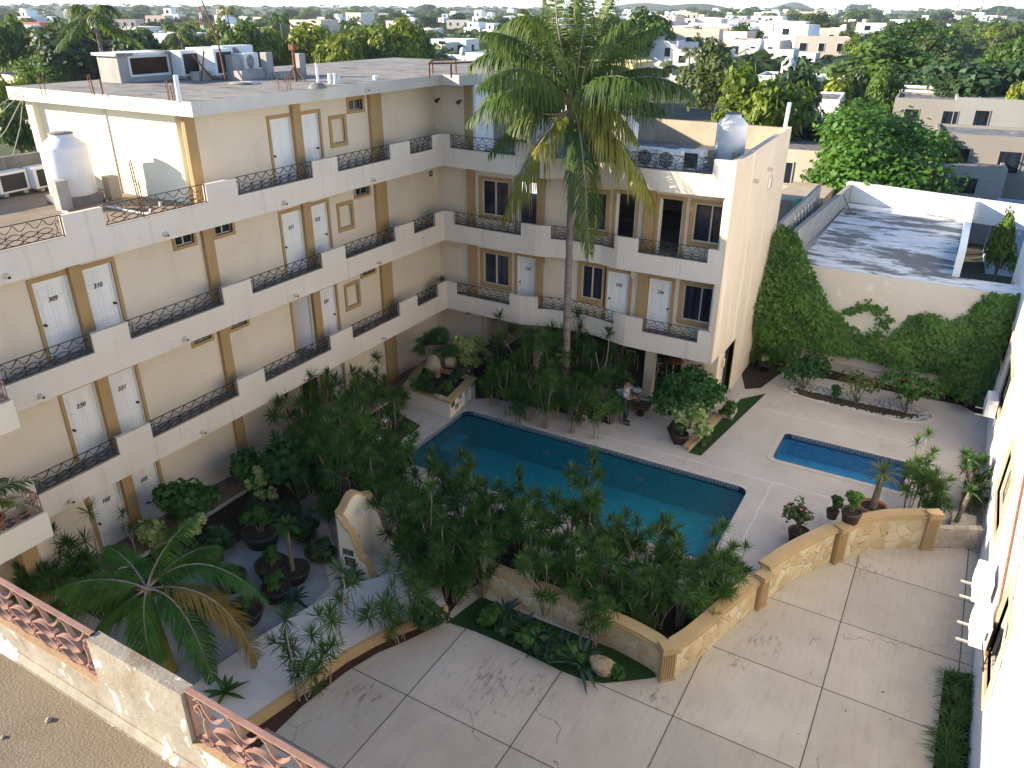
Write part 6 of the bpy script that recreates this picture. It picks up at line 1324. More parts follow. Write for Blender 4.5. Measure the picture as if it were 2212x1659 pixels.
def lounger(px,py,rz,label):
    g=G(px,py,0); t=Thing('folding_chair',label,'chair',tuple(g),None,rz); m=MB()
    for s in (-.25,.25): m.tube([(s,-.3,0),(s,.25,.42),(s,.45,1.0)],.02,6); m.tube([(s,.35,0),(s,-.25,.42)],.02,6)
    for y,z in ((-.25,.42),(.25,.42),(.45,1.0),(-.3,.05),(.35,.05)): m.tube([(-.25,y,z),(.25,y,z)],.02,6)
    t.lpart('frame',m.mesh('frame',M['black'])); m=MB(); m.add([(-.23,-.25,.43),(.23,-.25,.43),(.23,.25,.43),(-.23,.25,.43),(-.23,.45,.98),(.23,.45,.98)],[(0,1,2,3),(3,2,5,4)]); t.lpart('sling',m.mesh('sling',M['signblack']))
lounger(1112,1225,.6,'black folding chair on the deck behind the stone wall, among the dracaenas'); lounger(985,1075,2.2,'black folding chair at the near corner of the big pool, hidden by dracaenas')
# lone fallen leaves / twigs on the deck
for k,(x,y,l) in enumerate([(1185,868,.35),(1245,873,.35),(1238,868,.3),(1300,915,.3)]):
    g=G(x,y,.012); m=MB(); a=.5+k; m.tube([g,g+Vector((l*math.cos(a),l*math.sin(a),0))],.012,4); single('fallen_leaf',m,M['trunk'],'narrow brown fallen leaf on the deck behind the pool','leaf',tuple(g),'fallen leaves by the pool')
for k,(a,b) in enumerate([((-7.3,-10.3,10.7),(-6.7,-12.2,9.25)),((-7.2,-10.4,10.75),(-6.7,-13.6,9.25)),((-7.0,-10.45,10.85),(-6.68,-11.4,9.2)),((-6.9,-10.5,10.9),(-6.7,-14.6,9.22))]):
    a,b=Vector(a),Vector(b); m=MB(); m.tube([a,(a+b)/2+Vector((0,0,-.15)),b],.012,4); single('slack_cable',m,M['concrete'],'slack grey cable hanging from the penthouse corner to the low roof wall','cable',tuple(a),'slack cables at the penthouse corner')

# bits of leaf and grit on the driveway (nobody could count them)
rg=random.Random(17); m=MB()
for k in range(90):
    x=rg.uniform(9.,18.4); y=rg.uniform(-17.,-4.8)
    if y>-12.4+ (x-13.2)*1.25 : continue
    r=rg.uniform(.012,.045); a=rg.uniform(0,6); m.add([(x+r*math.cos(a),y+r*math.sin(a),.009),(x-r*.4*math.sin(a),y+r*.4*math.cos(a),.012),(x-r*math.cos(a),y-r*math.sin(a),.009),(x+r*.4*math.sin(a),y-r*.4*math.cos(a),.012)],[(0,1,2,3)])
struct('leaf_litter',m,M['soil'],'stuff','dark specks of leaf litter scattered over the driveway slabs','leaf litter')
# ================================================================= neighbours and the town behind
def tree_proto(seed,mat,n=2600,size=.15,lobes=16,name='leafy_tree',flatk=1.,trunk=True):
    rng=np.random.default_rng(seed); C=[];R=[]
    for i in range(lobes):
        a=rng.uniform(0,2*PI); r=rng.uniform(0,.68)**.8; C.append((r*math.cos(a),r*math.sin(a),rng.uniform(-.5,.62)*(1-r*.5))); R.append(rng.uniform(.26,.42))
    V,Q=leaf_cloud(rng,C,R,n,size,1.35); o=link(name,None); m=MB(); m.tube([(0,0,0),(.02,.01,.35),(0,.02,.8)],[.085,.065,.05],8)
    for i in range(7):
        c=C[i]; m.tube([(0,.01,.4+.04*i),(c[0]*.4,c[1]*.4,.8),(c[0]*.8,c[1]*.8,1.05)],[.04,.028,.01],5)
    link('trunk',m.mesh('trunk',M['trunk']),o); link('crown',npmesh('crown',V,Q,M[mat]),o); return o
TP={k:[tree_proto(100+10*i+j,k,*a) for j in range(2)] for i,(k,a) in enumerate({'mango':(5200,.10,22),'mangoY':(4600,.105,20),'darkleaf':(5000,.10,22),'olive':(4200,.11,20),'brightleaf':(17000,.052,28)}.items())}
def tree(px,py,wpx,hpx,zc,kind,label,group=None,var=0):
    """crown centre seen at (px,py), wpx x hpx picture points wide/high, centre zc metres up"""
    g=G(px,py,zc); Z=proj(g)[2]; r=wpx/2*Z/CF/1.02; hz=max(hpx/2*Z/CF,.35*r)/.92
    if zc-hz>1.4: top=zc+hz; zc=(top+1.4)/2; hz=top-zc
    o=dup(TP[kind][var%2],(g.x,g.y,0),random.uniform(0,6.3),1.,label,group); tag(o,None,'tree')
    for c in o.children:
        if c.name.startswith('crown'): c.scale=(r,r,hz); c.location=(0,0,zc+max(0.,math.hypot(g.x-16,g.y+24)-450)*.006)
        else: c.scale=(min(r,2.6)*.8,min(r,2.6)*.8,zc)
    return o
M['block']=pmat('concrete_block',(.26,.25,.235),(.36,.35,.33),2.5,.95,.3,30,stains=[((.5,.49,.47),3,.6,.7,.4,None),((.12,.11,.10),1.5,.6,.8,.5,(1,1,.3))])
M['paint']={}
# --- immediate neighbour: whitewashed flat roof behind the creeper wall
nh=Thing('whitewashed_house','low neighbour house with a blotchy whitewashed flat roof behind the creeper wall','house',(15,13,0)); RZN=4.05
m=MB(); m.box(XE+.02,7.3,0,17.19,20.2,RZN-.15); m.box(17.19,7.3,0,XR-.05,8.6,RZN-.15); nh.part('wall',m,M['cream2']); m=MB(); m.prism([(11.62,7.35),(XR+.0,7.35),(XR+.0,8.6),(17.2,8.6),(17.2,20.),(11.62,20.)],RZN-.15,RZN); nh.part('roof',m,M['lime'])
m=MB(); m.box(XE-.02,VY,0,XR+.0,7.3,RZN+.02); rw=single('rear_wall',m,pmat('cream_rear_wall',(.60,.54,.45),(.66,.60,.51),1.,.9,.2,40,stains=[((.75,.72,.66),2.2,.6,.66,.6,None),((.35,.3,.25),1.3,.62,.8,.35,(1,1,.3))]),'cream rendered rear wall of the pool court under the creeper','wall')
pw_=MB(); pw_.hexa([(11.3,19.98,RZN-.1),(19.9,18.2,RZN-.1),(19.9,18.45,RZN-.1),(11.3,20.23,RZN-.1)],[(11.3,19.98,5.05),(19.9,18.2,5.05),(19.9,18.45,5.05),(11.3,20.23,5.05)]); nh.part('rear_parapet',pw_,M['whitewash'])
sp_=MB(); sp_.hexa([(16.95,8.6,RZN-.1),(17.2,8.6,RZN-.1),(17.2,18.6,RZN-.1),(16.95,18.6,RZN-.1)],[(16.95,8.6,5.0),(17.2,8.6,5.0),(17.2,18.6,5.05),(16.95,18.6,5.05)]); nh.part('side_parapet',sp_,M['whitewash']); 
sp_=MB(); sp_.box(16.935,11.4,4.12,16.948,12.5,4.5); nh.part('dark_opening',sp_,M['dark'])
bk=MB(); bk.hexa([(11.05,7.35,0),(11.25,7.35,0),(11.62,20.,0),(11.42,20.,0)],[(11.05,7.35,5.1),(11.25,7.35,5.1),(11.62,20.,4.95),(11.42,20.,4.95)]); single('block_wall',bk,M['block'] if 'block' in M else M['concrete'],'grey block wall running back along the whitewashed roof','wall')
bk=MB(); bk.hexa([(10.66,7.35,0),(10.8,7.35,0),(10.7,16.,0),(10.56,16.,0)],[(10.66,7.35,5.55),(10.8,7.35,5.55),(10.7,16.,5.5),(10.56,16.,5.5)]); single('block_wall',bk,M['block'],'pierced block wall right behind the hotel end wall','wall')
bk=MB(); 
for i in range(14):
    for j in range(4):
        if (i+j)%2==0: bk.box(10.795,9.5+i*.34,4.2+j*.3,10.81,9.65+i*.34,4.36+j*.3)
struct_=single('pierced_blocks',bk,M['whitewash'],'pale pierced pattern blocks set in the wall behind the hotel','wall blocks')
m=MB(); m.box(8.5,16.,0,10.7,21,4.6); single('yard_shed',m,M['brownconc'],'brown yard shed behind the pierced block wall','shed')
g=Vector((10.2,14.6,4.4)); m=MB(); m.lathe([(0,0),(.35,0),(.38,.5),(.3,.62),(0,.66)],tuple(g),14); single('green_barrel',m,flat('green_plastic',(.02,.22,.14),.5),'green plastic barrel behind the pierced block wall','barrel',tuple(g))
m=MB(); m.tube([G(1838,462,RZN),at(1822,420,1,G(1838,462,RZN).y-.4)],.025,5); m.obox(G(1838,462,RZN+.05),(.5,.12,.08),.4); single('broom',m,M['trunk'],'push broom leaning on the block wall over the whitewashed roof','broom')
m=MB(); rg=random.Random(4)
for k in range(11): y=8.2+k*.28; m.box(15.6+rg.uniform(-.2,.2),y,RZN+.003,16.9,y+.05,RZN+.006)
# --- houses

def house(c,w,d,h,rz,col,label,roof='lime',nwin=2,floors=2,parapet=.35,tank_=False,group=None,door=True,side=True,awn=None,ws=1.):
    """flat roofed house, front along local -y"""
    x,y=c[0],c[1]; t=Thing('house',label,'house',(x,y,0),group,rz)
    key=tuple(round(v,2) for v in col)
    if key not in M['paint']: M['paint'][key]=pmat('house_paint',tuple(v*.9 for v in col),col,.5,.9,0,stains=[((.3,.26,.22),.6,.58,.8,.4,(1,1,.4))])
    mt=M['paint'][key]; b=MB(); b.box(-w/2,-d/2,-.1,w/2,d/2,h); P=.18
    if parapet:
        for q in ((-w/2,-d/2,w/2,-d/2+P),(-w/2,d/2-P,w/2,d/2),(-w/2,-d/2+P,-w/2+P,d/2-P),(w/2-P,-d/2+P,w/2,d/2-P)): b.box(q[0],q[1],h,q[2],q[3],h+parapet)
    t.lpart('wall',b.mesh('wall',mt)); r=MB(); r.box(-w/2+P,-d/2+P,h-.02,w/2-P,d/2-P,h+.03); t.lpart('roof',r.mesh('roof',M[roof]))
    fh=h/floors
    for f in range(floors):
        for i in range(nwin):
            u=-w/2+w*(i+.5)/nwin; z=f*fh+fh*.35; g_=MB(); ww=min(1.2,w/nwin*.45)*ws*random.uniform(.8,1.15)
            g_.wall('y',-d/2-.06,-d/2+.02,u-ww/2-.06,u+ww/2+.06,z-.06,z+fh*.42+.06,[(u-ww/2,u+ww/2,z,z+fh*.42)]); wd=t.lpart('window',g_.mesh('window',mt if max(col)<.65 else M['whitewash'])); g2=MB(); g2.box(u-ww/2,-d/2-.03,z,u+ww/2,-d/2-.01,z+fh*.42); t.lpart('pane',g2.mesh('pane',M['glass']),parent=wd)
        if side:
            for s in (-1,1):
                z=f*fh+fh*.35; g_=MB(); x0=s*w/2; g_.box(min(x0,x0+s*.04),-.6,z,max(x0,x0+s*.04),.6,z+fh*.4); t.lpart('side_window',g_.mesh('side_window',M['glass']))
    if door: g_=MB(); g_.box(w*.08-.45,-d/2-.05,0,w*.08+.45,-d/2+.01,2.05); t.lpart('door',g_.mesh('door',M['redwood']))
    if awn: a=MB(); a.hexa([(-w/2,-d/2-1.3,h*.48),(w/2,-d/2-1.3,h*.48),(w/2,-d/2,h*.53),(-w/2,-d/2,h*.53)],[(-w/2,-d/2-1.3,h*.48+.12),(w/2,-d/2-1.3,h*.48+.12),(w/2,-d/2,h*.53+.12),(-w/2,-d/2,h*.53+.12)]); t.lpart('canopy',a.mesh('canopy',M[awn]))
    return t
M['redroof']=pmat('red_roof',(.30,.07,.05),(.40,.11,.08),2,.9,0); M['bluesheet']=flat('blue_sheet',(.03,.16,.36),.6); M['greyroof']=M['broof']
W_=(.74,.73,.70)
# right hand side, behind the big mango
house((18.4,36.5,0),8.5,5,5.9,.08,(.26,.24,.215),'grey raw block house with an open upper room behind the big mango tree','broof',3,2,.2)
house((20.5,60,0),13,9,6.2,.07,(.30,.295,.28),'long grey house with a wide flat roof and dark openings near the right edge','broof',3,2,.25)
house((12.5,58,0),6,6,6.0,.05,(.28,.26,.235),'grey flat roofed house left of the long grey one','broof',2,2,.2); house((11.3,72,0),6,6,5.5,.1,W_,'white house corner peeping between the two large mango trees','broof',2,2,.3)
house((16.3,33.6,0),4.2,4.4,4.4,.1,(.38,.365,.335),'house clad in crazy paving stone behind the mango tree','broof',1,2,.15)
house((20.6,27.5,0),4.2,5.,3.0,.05,(.42,.50,.60),'small pale blue house by the white building','broof',1,1,.15)
house((4.2,33,0),6.5,7,4.6,.1,(.66,.65,.62),'white house with a barred window left of the mango tree','lime',2,2,.2)
# just behind the back wing: sheds, low roofs
house((5.0,27,0),8,5,5.6,.06,(.50,.44,.36),'low brown walled house with a grey sheet roof behind the roof tanks','broof',2,2,.1); house((-1.5,29,0),6,6,5.4,.05,(.70,.69,.67),'white house with a red and white roof behind the palm crown','redroof',2,2,.2)
house((-6.5,22,0),6.,7,6.6,.0,(.72,.76,.80),'pale blue white house right behind the stair wall','lime',2,2,.3); house((-13.,36,0),7,7,6.5,.05,W_,'white house behind the penthouse roof corner','lime',2,2,.3,awn='redroof')
house((2.,50,0),8,7,6.3,.1,(.62,.60,.56),'house with a dark corrugated canopy beyond the rusty roofs','broof',2,2,.2,awn='bluesheet')
rows=[# px, py(roof front), w, h, colour, label
 (1720,172,9,6,(.70,.69,.67),'white hip roofed house right of the street, with an air conditioner','lime'),
 (1290,140,10,6.5,(.66,.52,.27),'yellow house with a blue tiled canopy beside the shaggy palm','bluesheet'),
 (1240,152,8,5.5,(.60,.57,.52),'grey beige house half hidden by the coconut palm','broof'),
 (1130,165,8,5,W_,'white low house left of the coconut palm crown','lime'),
 (1060,120,9,6.5,W_,'bright two storey white villa beyond the tall mangoes','lime'),
 (965,88,9,6.5,W_,'white cubic house with a wide dark window beyond the penthouse roof','lime'),
 (925,95,8,6,(.62,.60,.55),'beige house beside the white cubic one','broof'),
 (990,122,9,4.2,W_,'white low roof in front of the white cubic house','lime'),
 (1490,58,11,7,W_,'white house with an arched veranda beyond the shaggy palm','lime'),(1445,82,9,6,(.70,.66,.58),'cream arcaded house below the arched veranda house','lime'),
 (1555,88,10,6,W_,'white house with several roof tanks in the middle distance','lime'),(1610,100,9,6,(.62,.33,.22),'salmon coloured house on the street of white houses','redroof'),
 (1510,112,10,6,W_,'white villa with arched door and red cornice','redroof'),(1660,110,9,6,(.68,.66,.62),'pale two storey house at the street corner','lime'),
 (1675,60,14,8,W_,'long white three storey block with blue shade canopy','lime'),(1740,70,9,6.,(.50,.62,.30),'green and yellow house in the middle distance','lime'),(1770,84,7,5.5,(.25,.45,.60),'small blue house beside the green one','lime'),
 (1810,62,6,6.5,W_,'bright white turreted house above the big mango','lime'),(1905,90,9,5.5,W_,'white house with roof tanks behind the right mango trees','lime'),(1950,95,8,5.,(.62,.60,.57),'low pale house behind the right mango trees','lime'),
 (330,75,14,7,W_,'white terrace house far behind the left palms','lime'),(270,60,12,7,(.66,.62,.58),'pale house far behind the left palms','redroof'),(60,50,12,7,(.50,.13,.10),'red and white building at the far left','redroof'),(20,168,8,5.5,(.55,.45,.40),'house with a red roof at the left edge behind the trees','redroof'),
 (700,38,12,7,W_,'white house far off above the left mango row','lime'),(560,38,12,7,(.72,.62,.5),'pinkish house far off above the left mango row','redroof'),(1385,60,9,6,(.72,.55,.4),'orange house left of the arched veranda','lime')]
for (px,py,w,h,col,lab,rf) in rows:
    g=G(px,py,h); house((g.x,g.y+w*.35),w,w*.75,h,random.uniform(-.08,.15),col,lab,rf,3 if w>8 else 2,2,.35)
# roof tanks on the houses in the middle distance
tp=Thing('roof_tank','x','water tank',(0,0,0)); m=MB(); m.lathe([(0,0),(.55,0),(.55,1.0),(.3,1.25),(.3,1.35),(0,1.36)],(0,0,0),14); tp.part('shell',m,M['tank']); tl=[]
for i,(px,py,z) in enumerate([(1528,88,6.4),(1545,92,6.4),(1575,86,6.4),(1640,108,6.4),(1752,72,6.4),(1905,86,5.9),(1918,88,5.9),(1478,90,6.4),(1590,98,6.4),(1700,165,6.4),(1000,120,4.6),(1225,148,5.9),(1860,92,5.5)]):
    g=G(px,py,z); o=dup(tp.o,tuple(g),0,1.1 if i%3 else 1.4,None,'tanks on the far roofs'); tl.append(o)
label_row(tl,'white roof tank on a far house, {o} from the left'); free(tp.o)
# --- trees one can tell apart
T_=[(1755,285,110,80,6,'darkleaf','dark low tree between the end wall post and the big mango',1),(1600,260,110,70,6.5,'mango','low tree behind the brown rear parapet',0),(1800,205,120,90,6,'mangoY','yellow green tree in front of the broad mango',0),(1985,175,130,70,6,'darkleaf','dark tree at the right foot of the broad mango',1),(1900,312,330,205,6.3,'brightleaf','big bright green mango tree behind the whitewashed roof',0),(2022,340,110,120,4.6,'mango','lower right shoulder tree of the big mango near the grey houses',1),
 (1885,145,235,125,7,'mango','broad mango tree with yellow green crown in the right middle distance',0),(1800,250,130,80,5,'mangoY','yellowish tree between the two big mangoes',1),(1640,212,195,165,8.0,'mangoY','leafy tree with large leaves right behind the end wall tank',0),
 (1728,205,150,150,7.6,'darkleaf','darker tree beside the large leaved one behind the end wall',1),(1550,150,150,130,7.5,'olive','feathery olive tree in front of the street of white houses',0),(2130,155,260,110,8,'darkleaf','dark broad tree above the long grey house',0),
 (2200,120,120,90,8,'mango','tree cut by the right edge above the grey house',1),(2020,115,150,80,8,'olive','lighter tree behind the dark broad one at the right',0),(1975,70,160,60,9,'mango','rounded tree far right in the middle distance',1),(2090,258,75,45,3.6,'brightleaf','light green bush in front of the long grey house',1),
 (620,105,160,120,8,'mangoY','yellow green mango tree behind the penthouse roof, left of the large one',0),(735,120,130,110,8,'mangoY','left part of the large mango mass behind the penthouse roof',1),(830,105,160,140,8.5,'mangoY','large yellow green mango behind the penthouse roof',0),(905,120,70,130,7,'mango','right edge mango of the mass behind the penthouse roof',1),
 (690,165,120,60,4.5,'darkleaf','dark low foliage under the large mangoes',0),(540,110,130,130,8,'mango','dark green tree left of the yellow green mango',1),(175,95,230,120,9,'darkleaf','huge dark round tree in the left background',0),(300,110,130,110,8.5,'darkleaf','dark bushy tree right of the huge round tree',1),(30,90,120,110,9,'mango','green tree at the left edge of the background',0),
 (100,150,150,75,6.5,'brightleaf','bright green rounded tree behind the penthouse at the left',1),(65,190,90,80,6,'mangoY','yellow green tree nearest the left fin of the penthouse',0),(20,235,90,140,5,'mangoY','leafy tree against the left edge below the penthouse roof',1),(40,290,90,120,4,'mango','lower tree at the left edge beside the lower roof',0),(215,170,60,45,5,'mangoY','small pale tree just behind the penthouse roof edge',1),
 (130,65,140,60,10,'mango','tree crown behind the huge dark round tree',1),(480,90,90,90,8,'olive','thin green tree between the palms in the left background',0),(420,100,110,90,8,'olive','yellowish mixed tree behind the roof antenna',1),
 (1385,70,130,100,9,'mango','dense mango tree behind the coconut palm crown, right of it',0),(1320,75,100,90,9,'darkleaf','dark tree hidden partly by the coconut palm crown',1),(1080,85,110,70,9,'mango','dark tree left of the coconut palm crown',0),(1170,60,120,60,10,'mango','green tree behind the top left of the coconut palm',1),(1500,80,60,50,8,'mango','small round tree by the arched veranda house',0),(1600,75,90,50,8,'mango','green tree in the middle of the white houses',1),(1760,45,110,30,9,'olive','flat crowned tree behind the white turreted house',0)]
for (px,py,w,h,zc,k,lab,v) in T_: tree(px,py,w*1.13,h*1.1,zc,k,lab,None,v)
tree(2186,520,75,130,3.6,'mango','leafy tree squeezed between the side parapet and the white building')if False else tree(2178,500,75,120,4.2,'mango','leafy tree squeezed between the side parapet and the white building')
# rows of further trees, each its own tree
rg=random.Random(31); far=[]; used=[]
def far_tree(px,py,wpx,zc):
    k=rg.choice(['mango','mango','darkleaf','olive','mangoY']); o=tree(px,py,wpx,wpx*.6,zc,k,None,'trees of the distant town',rg.randint(0,1)); far.append(o)
for i in range(150):
    px=rg.uniform(-40,2260); py=rg.choice([rg.uniform(30,50),rg.uniform(40,75),rg.uniform(55,100)])
    if 1420<px<1800 and py>55: continue
    if 900<px<1060 and py>60: continue
    far_tree(px,py,rg.uniform(45,85)*(py/65)**.6,rg.uniform(4.5,7))
for i in range(70):
    px,py=(rg.uniform(-20,930),rg.uniform(70,135)) if i%2 else (rg.uniform(1790,2240),rg.uniform(75,180))
    far_tree(px,py,rg.uniform(60,110),rg.uniform(5,8))
label_row(far,'far town tree, {o} from the left')
# distant houses
HP=[]
for i,(w,h,c) in enumerate([(9,6,W_),(12,6.5,(.72,.66,.58)),(8,4,W_),(10,7,(.70,.55,.45)),(11,6,(.66,.66,.66)),(14,5,W_)]):
    t_=house((0,0),w,w*.7,h,0,c,'x','redroof' if i==3 else 'lime',3,2,.3,group='houses of the distant town',side=False); HP.append(t_)
    if i%2==0: u_=MB(); u_.box(-w*.45,-w*.2,h+.03,w*(.0+.12*i/2),w*.3,h+2.4); u_.box(-w*.3,-w*.2-.03,h+.5,-w*.15,-w*.2+.01,h+1.7,1); t_.lpart('upper_room',u_.mesh('upper_room',[M['whitewash'],M['glass']]))
fh=[]
for i in range(260):
    px=rg.choice([rg.uniform(-20,2230),rg.uniform(880,1900),rg.uniform(1280,1800)]); py=rg.choice([rg.uniform(33,48),rg.uniform(38,70),rg.uniform(45,85),rg.uniform(60,120) if 1280<px<1800 else rg.uniform(33,60)])
    g=G(px,py,5.); 
    if g.y<70: continue
    s=rg.uniform(.8,1.25); fh.append(dup(HP[i%6].o,(g.x,g.y,rise(math.hypot(g.x-16,g.y+24))),rg.uniform(-.3,.5),(s,s,s*rg.uniform(.9,1.2)),None,'houses of the distant town'))
label_row(fh,'far flat roofed house, {o} from the left')
for h_ in HP: free(h_.o)
# palms in the distance
def far_palm(px,py,zc,s,label,mat='palmleaf',n=16,L=2.6):
    g=G(px,py,zc); t=Thing('distant_palm',label,'palm tree',(g.x,g.y,0)); m=MB(); m.tube([(g.x,g.y,0),(g.x+.15,g.y,zc*.5),(g.x,g.y,zc)],[.2,.16,.14],7); t.part('trunk',m,M['palmtrunk']); rng=np.random.default_rng(int(px)); c=np.array([g.x,g.y,zc])
    for i in range(n):
        a=i*2.4; e=[.9,.45,.05,-.4][i%4]; d=np.array([math.cos(a)*math.cos(e),math.sin(a)*math.cos(e),math.sin(e)]); frond('frond',c,c+d*L*s*.55+np.array([0,0,.35*s]),c+d*L*s*np.array([1,1,.6])-np.array([0,0,.9*s]),.75*s,mat,t.o,20,.10*s,.8,rach=.03,off=t.loc,seed=i)
far_palm(205,45,12,1.3,'tall dark palm in the left background, left of the big tousled one'); far_palm(325,28,13,1.7,'big tousled palm rising over the left background','palmleaf',20); far_palm(390,75,10,1.3,'palm between the tousled one and the roof antenna'); far_palm(490,25,12,1.4,'yellowish palm right of the roof antenna','palmY'); far_palm(1428,62,9,1.5,'shaggy palm with hanging yellow fronds behind the coconut palm','palmY',20); far_palm(605,40,11,1.2,'slim palm above the left mango row')
far_palm(1490,112,7,.8,'slim royal palm in front of the white villa, left one'); far_palm(1515,116,6.5,.8,'slim royal palm in front of the white villa, right one'); far_palm(2180,58,10,1.4,'dark palm at the far right over the broad tree'); far_palm(770,42,9,1.1,'pale palm just left of the large mango mass'); far_palm(1660,45,9,.9,'small palm above the white houses')
# utility poles, masts
def pole(px0,py0,h,label,z0=0,arm=True,r=.12,mat='concrete',name='utility_pole',cat='pole'):
    g=G(px0,py0,z0); m=MB(); m.tube([g,g+Vector((0,0,h))],[r,r*.7],6)
    if arm: m.obox(g+Vector((0,0,h-.5)),(1.6,.1,.1),.3); m.obox(g+Vector((.5,.1,h-.3)),(.3,.3,.6),.3)
    single(name,m,M[mat],label,cat,tuple(g))
for x,y,h,l in ((560,120,9,'utility pole between the mango trees left of centre'),(1440,118,8,'utility pole by the blue tiled canopy'),(1465,170,8,'bare pole in front of the street with the blue tarp'),(1650,90,9,'utility pole on the street of white houses'),(2045,75,9,'utility pole with a lamp at the right'),(110,60,9,'distant utility pole at the left'),(1620,130,8,'wooden pole leaning by the salmon house')): pole(x,y,h,l)
def mast(px,D,h,label,red=True):
    d=_r*(px-1106)/CF-_u*(25-829.5)/CF+_fw; g=Vector(CPOS+d*D); g.z=0; m=MB(); k=10
    for a in range(3):
        for j in range(k):
            r0=.9*D/400*(1-j/k*.7); r1=.9*D/400*(1-(j+1)/k*.7); t=a*2.094
            m.tube([g+Vector((r0*math.cos(t),r0*math.sin(t),h*j/k)),g+Vector((r1*math.cos(t),r1*math.sin(t),h*(j+1)/k))],.16*D/400,4,j%2 if red else 1); m.tube([g+Vector((r0*math.cos(t),r0*math.sin(t),h*j/k)),g+Vector((r1*math.cos(t+2.094),r1*math.sin(t+2.094),h*(j+1)/k))],.09*D/400,4,j%2 if red else 1)
    single('lattice_mast',m,[M['redmast'],M['whitewash']],label,'mast',tuple(g))
M['redmast']=flat('red_mast_paint',(.45,.05,.04),.6)
mast(2066,700,26,'red and white lattice mast at the far right, the left one'); mast(2118,750,25,'red and white lattice mast at the far right, the right one'); mast(432,260,19,'red and white lattice mast behind the roof antenna')
for k,(px,h) in enumerate([(1945,20),(2010,20),(2155,21),(1900,18),(1510,22),(590,20),(640,21),(860,20),(1190,20)]): 
    d=_r*(px-1106)/CF-_u*(25-829.5)/CF+_fw; g=Vector(CPOS+d*900); g.z=0; m=MB(); m.tube([g,g+Vector((0,0,h))],[.35,.15],4); single('thin_mast',m,M['concrete'],f'thin grey mast on the horizon, {ordw(k+1)} in the list of far masts' if False else 'thin grey mast standing on the horizon','mast',tuple(g),'thin masts on the horizon')
for k,(a,b,l) in enumerate([((560,120,8.6),(110,60,8.6),'left'),((1440,118,7.6),(1650,90,8.6),'middle'),((1465,170,7.6),(1440,118,7.6),'short'),((1650,90,8.6),(2045,75,8.6),'right')]):
    A,B=G(a[0],a[1],0)+Vector((0,0,a[2])),G(b[0],b[1],0)+Vector((0,0,b[2])); m=MB()
    for o_ in (-.7,.7): m.tube([A+(B-A)*t+Vector((0,o_,-4*1.2*t*(1-t))) for t in [i/10 for i in range(11)]],.02,4)
    single('power_line',m,M['black'],{'left':'sagging power lines between the poles over the left tree tops','middle':'sagging power lines along the street of white houses','short':'short span of power lines by the blue tiled canopy','right':'sagging power lines running to the pole with a lamp at the right'}[l],'power line',tuple(A))
# far canopy: nobody could count it
rng=np.random.default_rng(77); Vs=[];nq=0; cnt=2600
ang=rng.uniform(-1.22,.34,cnt); D=np.exp(rng.uniform(math.log(150),math.log(2600),cnt)); keep=~((ang>-.52)&(ang<-.28)&(D<260)&(rng.random(cnt)<.75)); ang,D=ang[keep],D[keep]
cx=CPOS[0]+np.sin(ang)*D; cy=CPOS[1]+np.cos(ang)*D; rr=rng.uniform(2.5,5.,len(D))*(1+D/1500); hh=rng.uniform(3.2,6.2,len(D))*(1+D/4000)
per=46
for x,y,r,h,dd in zip(cx,cy,rr,hh,D):
    V,Q=leaf_cloud(rng,[(0,0,.0),(.5,.2,-.1),(-.4,.3,.05),(.1,-.5,-.1)],[.62,.5,.5,.5],per,.55,1.2); V[:,2]=np.maximum(V[:,2]*1.,-1.); V=V*np.array([r,r,h*.62])+np.array([x,y,h*.55+rise(dd)]); Vs.append(V)
V=np.concatenate(Vs); o=link('distant_wood',npmesh('distant_wood',V,np.arange(len(V)).reshape(-1,4),leafmat('far_canopy',(.02,.05,.015),(.07,.12,.035),.2,.03))); tag(o,'far tree canopy of the town reading as one green mass to the horizon','distant trees',None,'stuff')
# hills on the skyline at the right
hl=MB()
def hill(px0,px1,D,h,seed):
    rng=random.Random(seed); n=40; P=[]
    for i in range(n+1):
        px=px0+(px1-px0)*i/n; d=_r*(px-1106)/CF-_u*(25-829.5)/CF+_fw; dv=Vector((d[0],d[1],0)); dv/=dv.length/1; q=Vector((CPOS[0],CPOS[1],0))+dv.normalized()*D; t=i/n; P.append((q,dv.normalized(),h*math.sin(PI*t)**.8*(.93+.07*math.sin(t*11+seed))))
    vs=[];
    for q,dv,hh in P: vs+=[q-dv*D*.08,q+Vector((0,0,hh*.6))-dv*D*.03,q+Vector((0,0,hh)),q+dv*D*.08]
    hl.add(vs,[(i*4+j,(i+1)*4+j,(i+1)*4+j+1,i*4+j+1) for i in range(n) for j in range(3)],0,True)
hill(1330,1640,1900,26,1); hill(1640,1780,2800,36,2); hill(1240,1560,2500,30,3)
struct('hills',hl,pmat('wooded_hill',(.03,.055,.03),(.10,.12,.08),.02,1,0))
for k_ in TP.values():
    for o in k_: free(o)
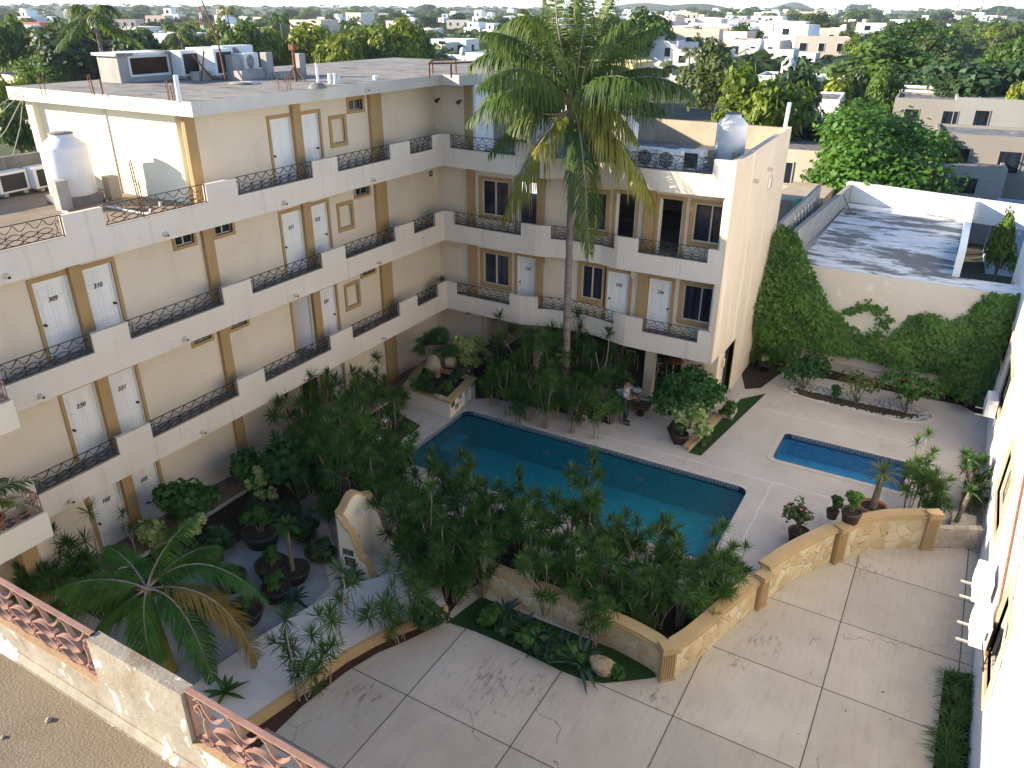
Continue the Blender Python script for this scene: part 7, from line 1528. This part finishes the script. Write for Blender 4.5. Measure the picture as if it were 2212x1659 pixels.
# ================================================================= light, sky, camera
SX,SY,EL=.838,.545,math.radians(19.)
d=Vector((SX*math.cos(EL),SY*math.cos(EL),-math.sin(EL)))
L=bpy.data.lights.new('sun','SUN'); L.energy=5.0; L.angle=math.radians(.53); L.color=(1.,.86,.66); lo=bpy.data.objects.new('sun',L); COL.objects.link(lo); lo.rotation_euler=d.to_track_quat('-Z','Y').to_euler(); lo.location=(0,0,60)
w=bpy.data.worlds.new('World'); SC.world=w; w.use_nodes=True; nt=w.node_tree; bg=nt.nodes['Background']; sk=nt.nodes.new('ShaderNodeTexSky'); sk.sky_type='NISHITA'; sk.sun_disc=False; sk.sun_elevation=EL; sk.sun_rotation=math.atan2(-SX,-SY); sk.air_density=.65; sk.dust_density=0.; sk.ozone_density=1.6
nt.links.new(sk.outputs[0],bg.inputs['Color']); bg.inputs['Strength'].default_value=.13
cam=bpy.data.cameras.new('camera'); cam.sensor_width=36; cam.lens=36*CF/2212; cam.clip_end=9000; cam.clip_start=.1; co=bpy.data.objects.new('camera',cam); COL.objects.link(co)
Rm=Matrix(((_r[0],_u[0],-_fw[0]),(_r[1],_u[1],-_fw[1]),(_r[2],_u[2],-_fw[2]))); co.matrix_world=Matrix.Translation(CPOS)@Rm.to_4x4(); SC.camera=co
SC.view_settings.view_transform='Standard'; SC.view_settings.look='None'; SC.view_settings.exposure=1.5; SC.view_settings.gamma=1
SC.cycles.max_bounces=6; SC.cycles.transparent_max_bounces=8; SC.cycles.diffuse_bounces=3; SC.cycles.glossy_bounces=3; SC.cycles.transmission_bounces=4; SC.cycles.caustics_reflective=False; SC.cycles.caustics_refractive=False; SC.cycles.sample_clamp_indirect=4
try: SC.cycles.use_denoising=True; SC.cycles.denoiser='OPENIMAGEDENOISE'
except Exception: pass

# hazy air
hz=MB(); hz.box(-3600,-3100,-1.1,3600,4600,62); m,nt_,out=new_mat('hazy_air'); pv=nt_.nodes.new('ShaderNodeVolumePrincipled'); pv.inputs['Color'].default_value=(.80,.88,.96,1); pv.inputs['Density'].default_value=.00015; pv.inputs['Anisotropy'].default_value=.2; nt_.links.new(pv.outputs[0],out.inputs['Volume'])
ho=link('haze',hz.mesh('haze',m)); ho['kind']='stuff'; SC.cycles.volume_bounces=0
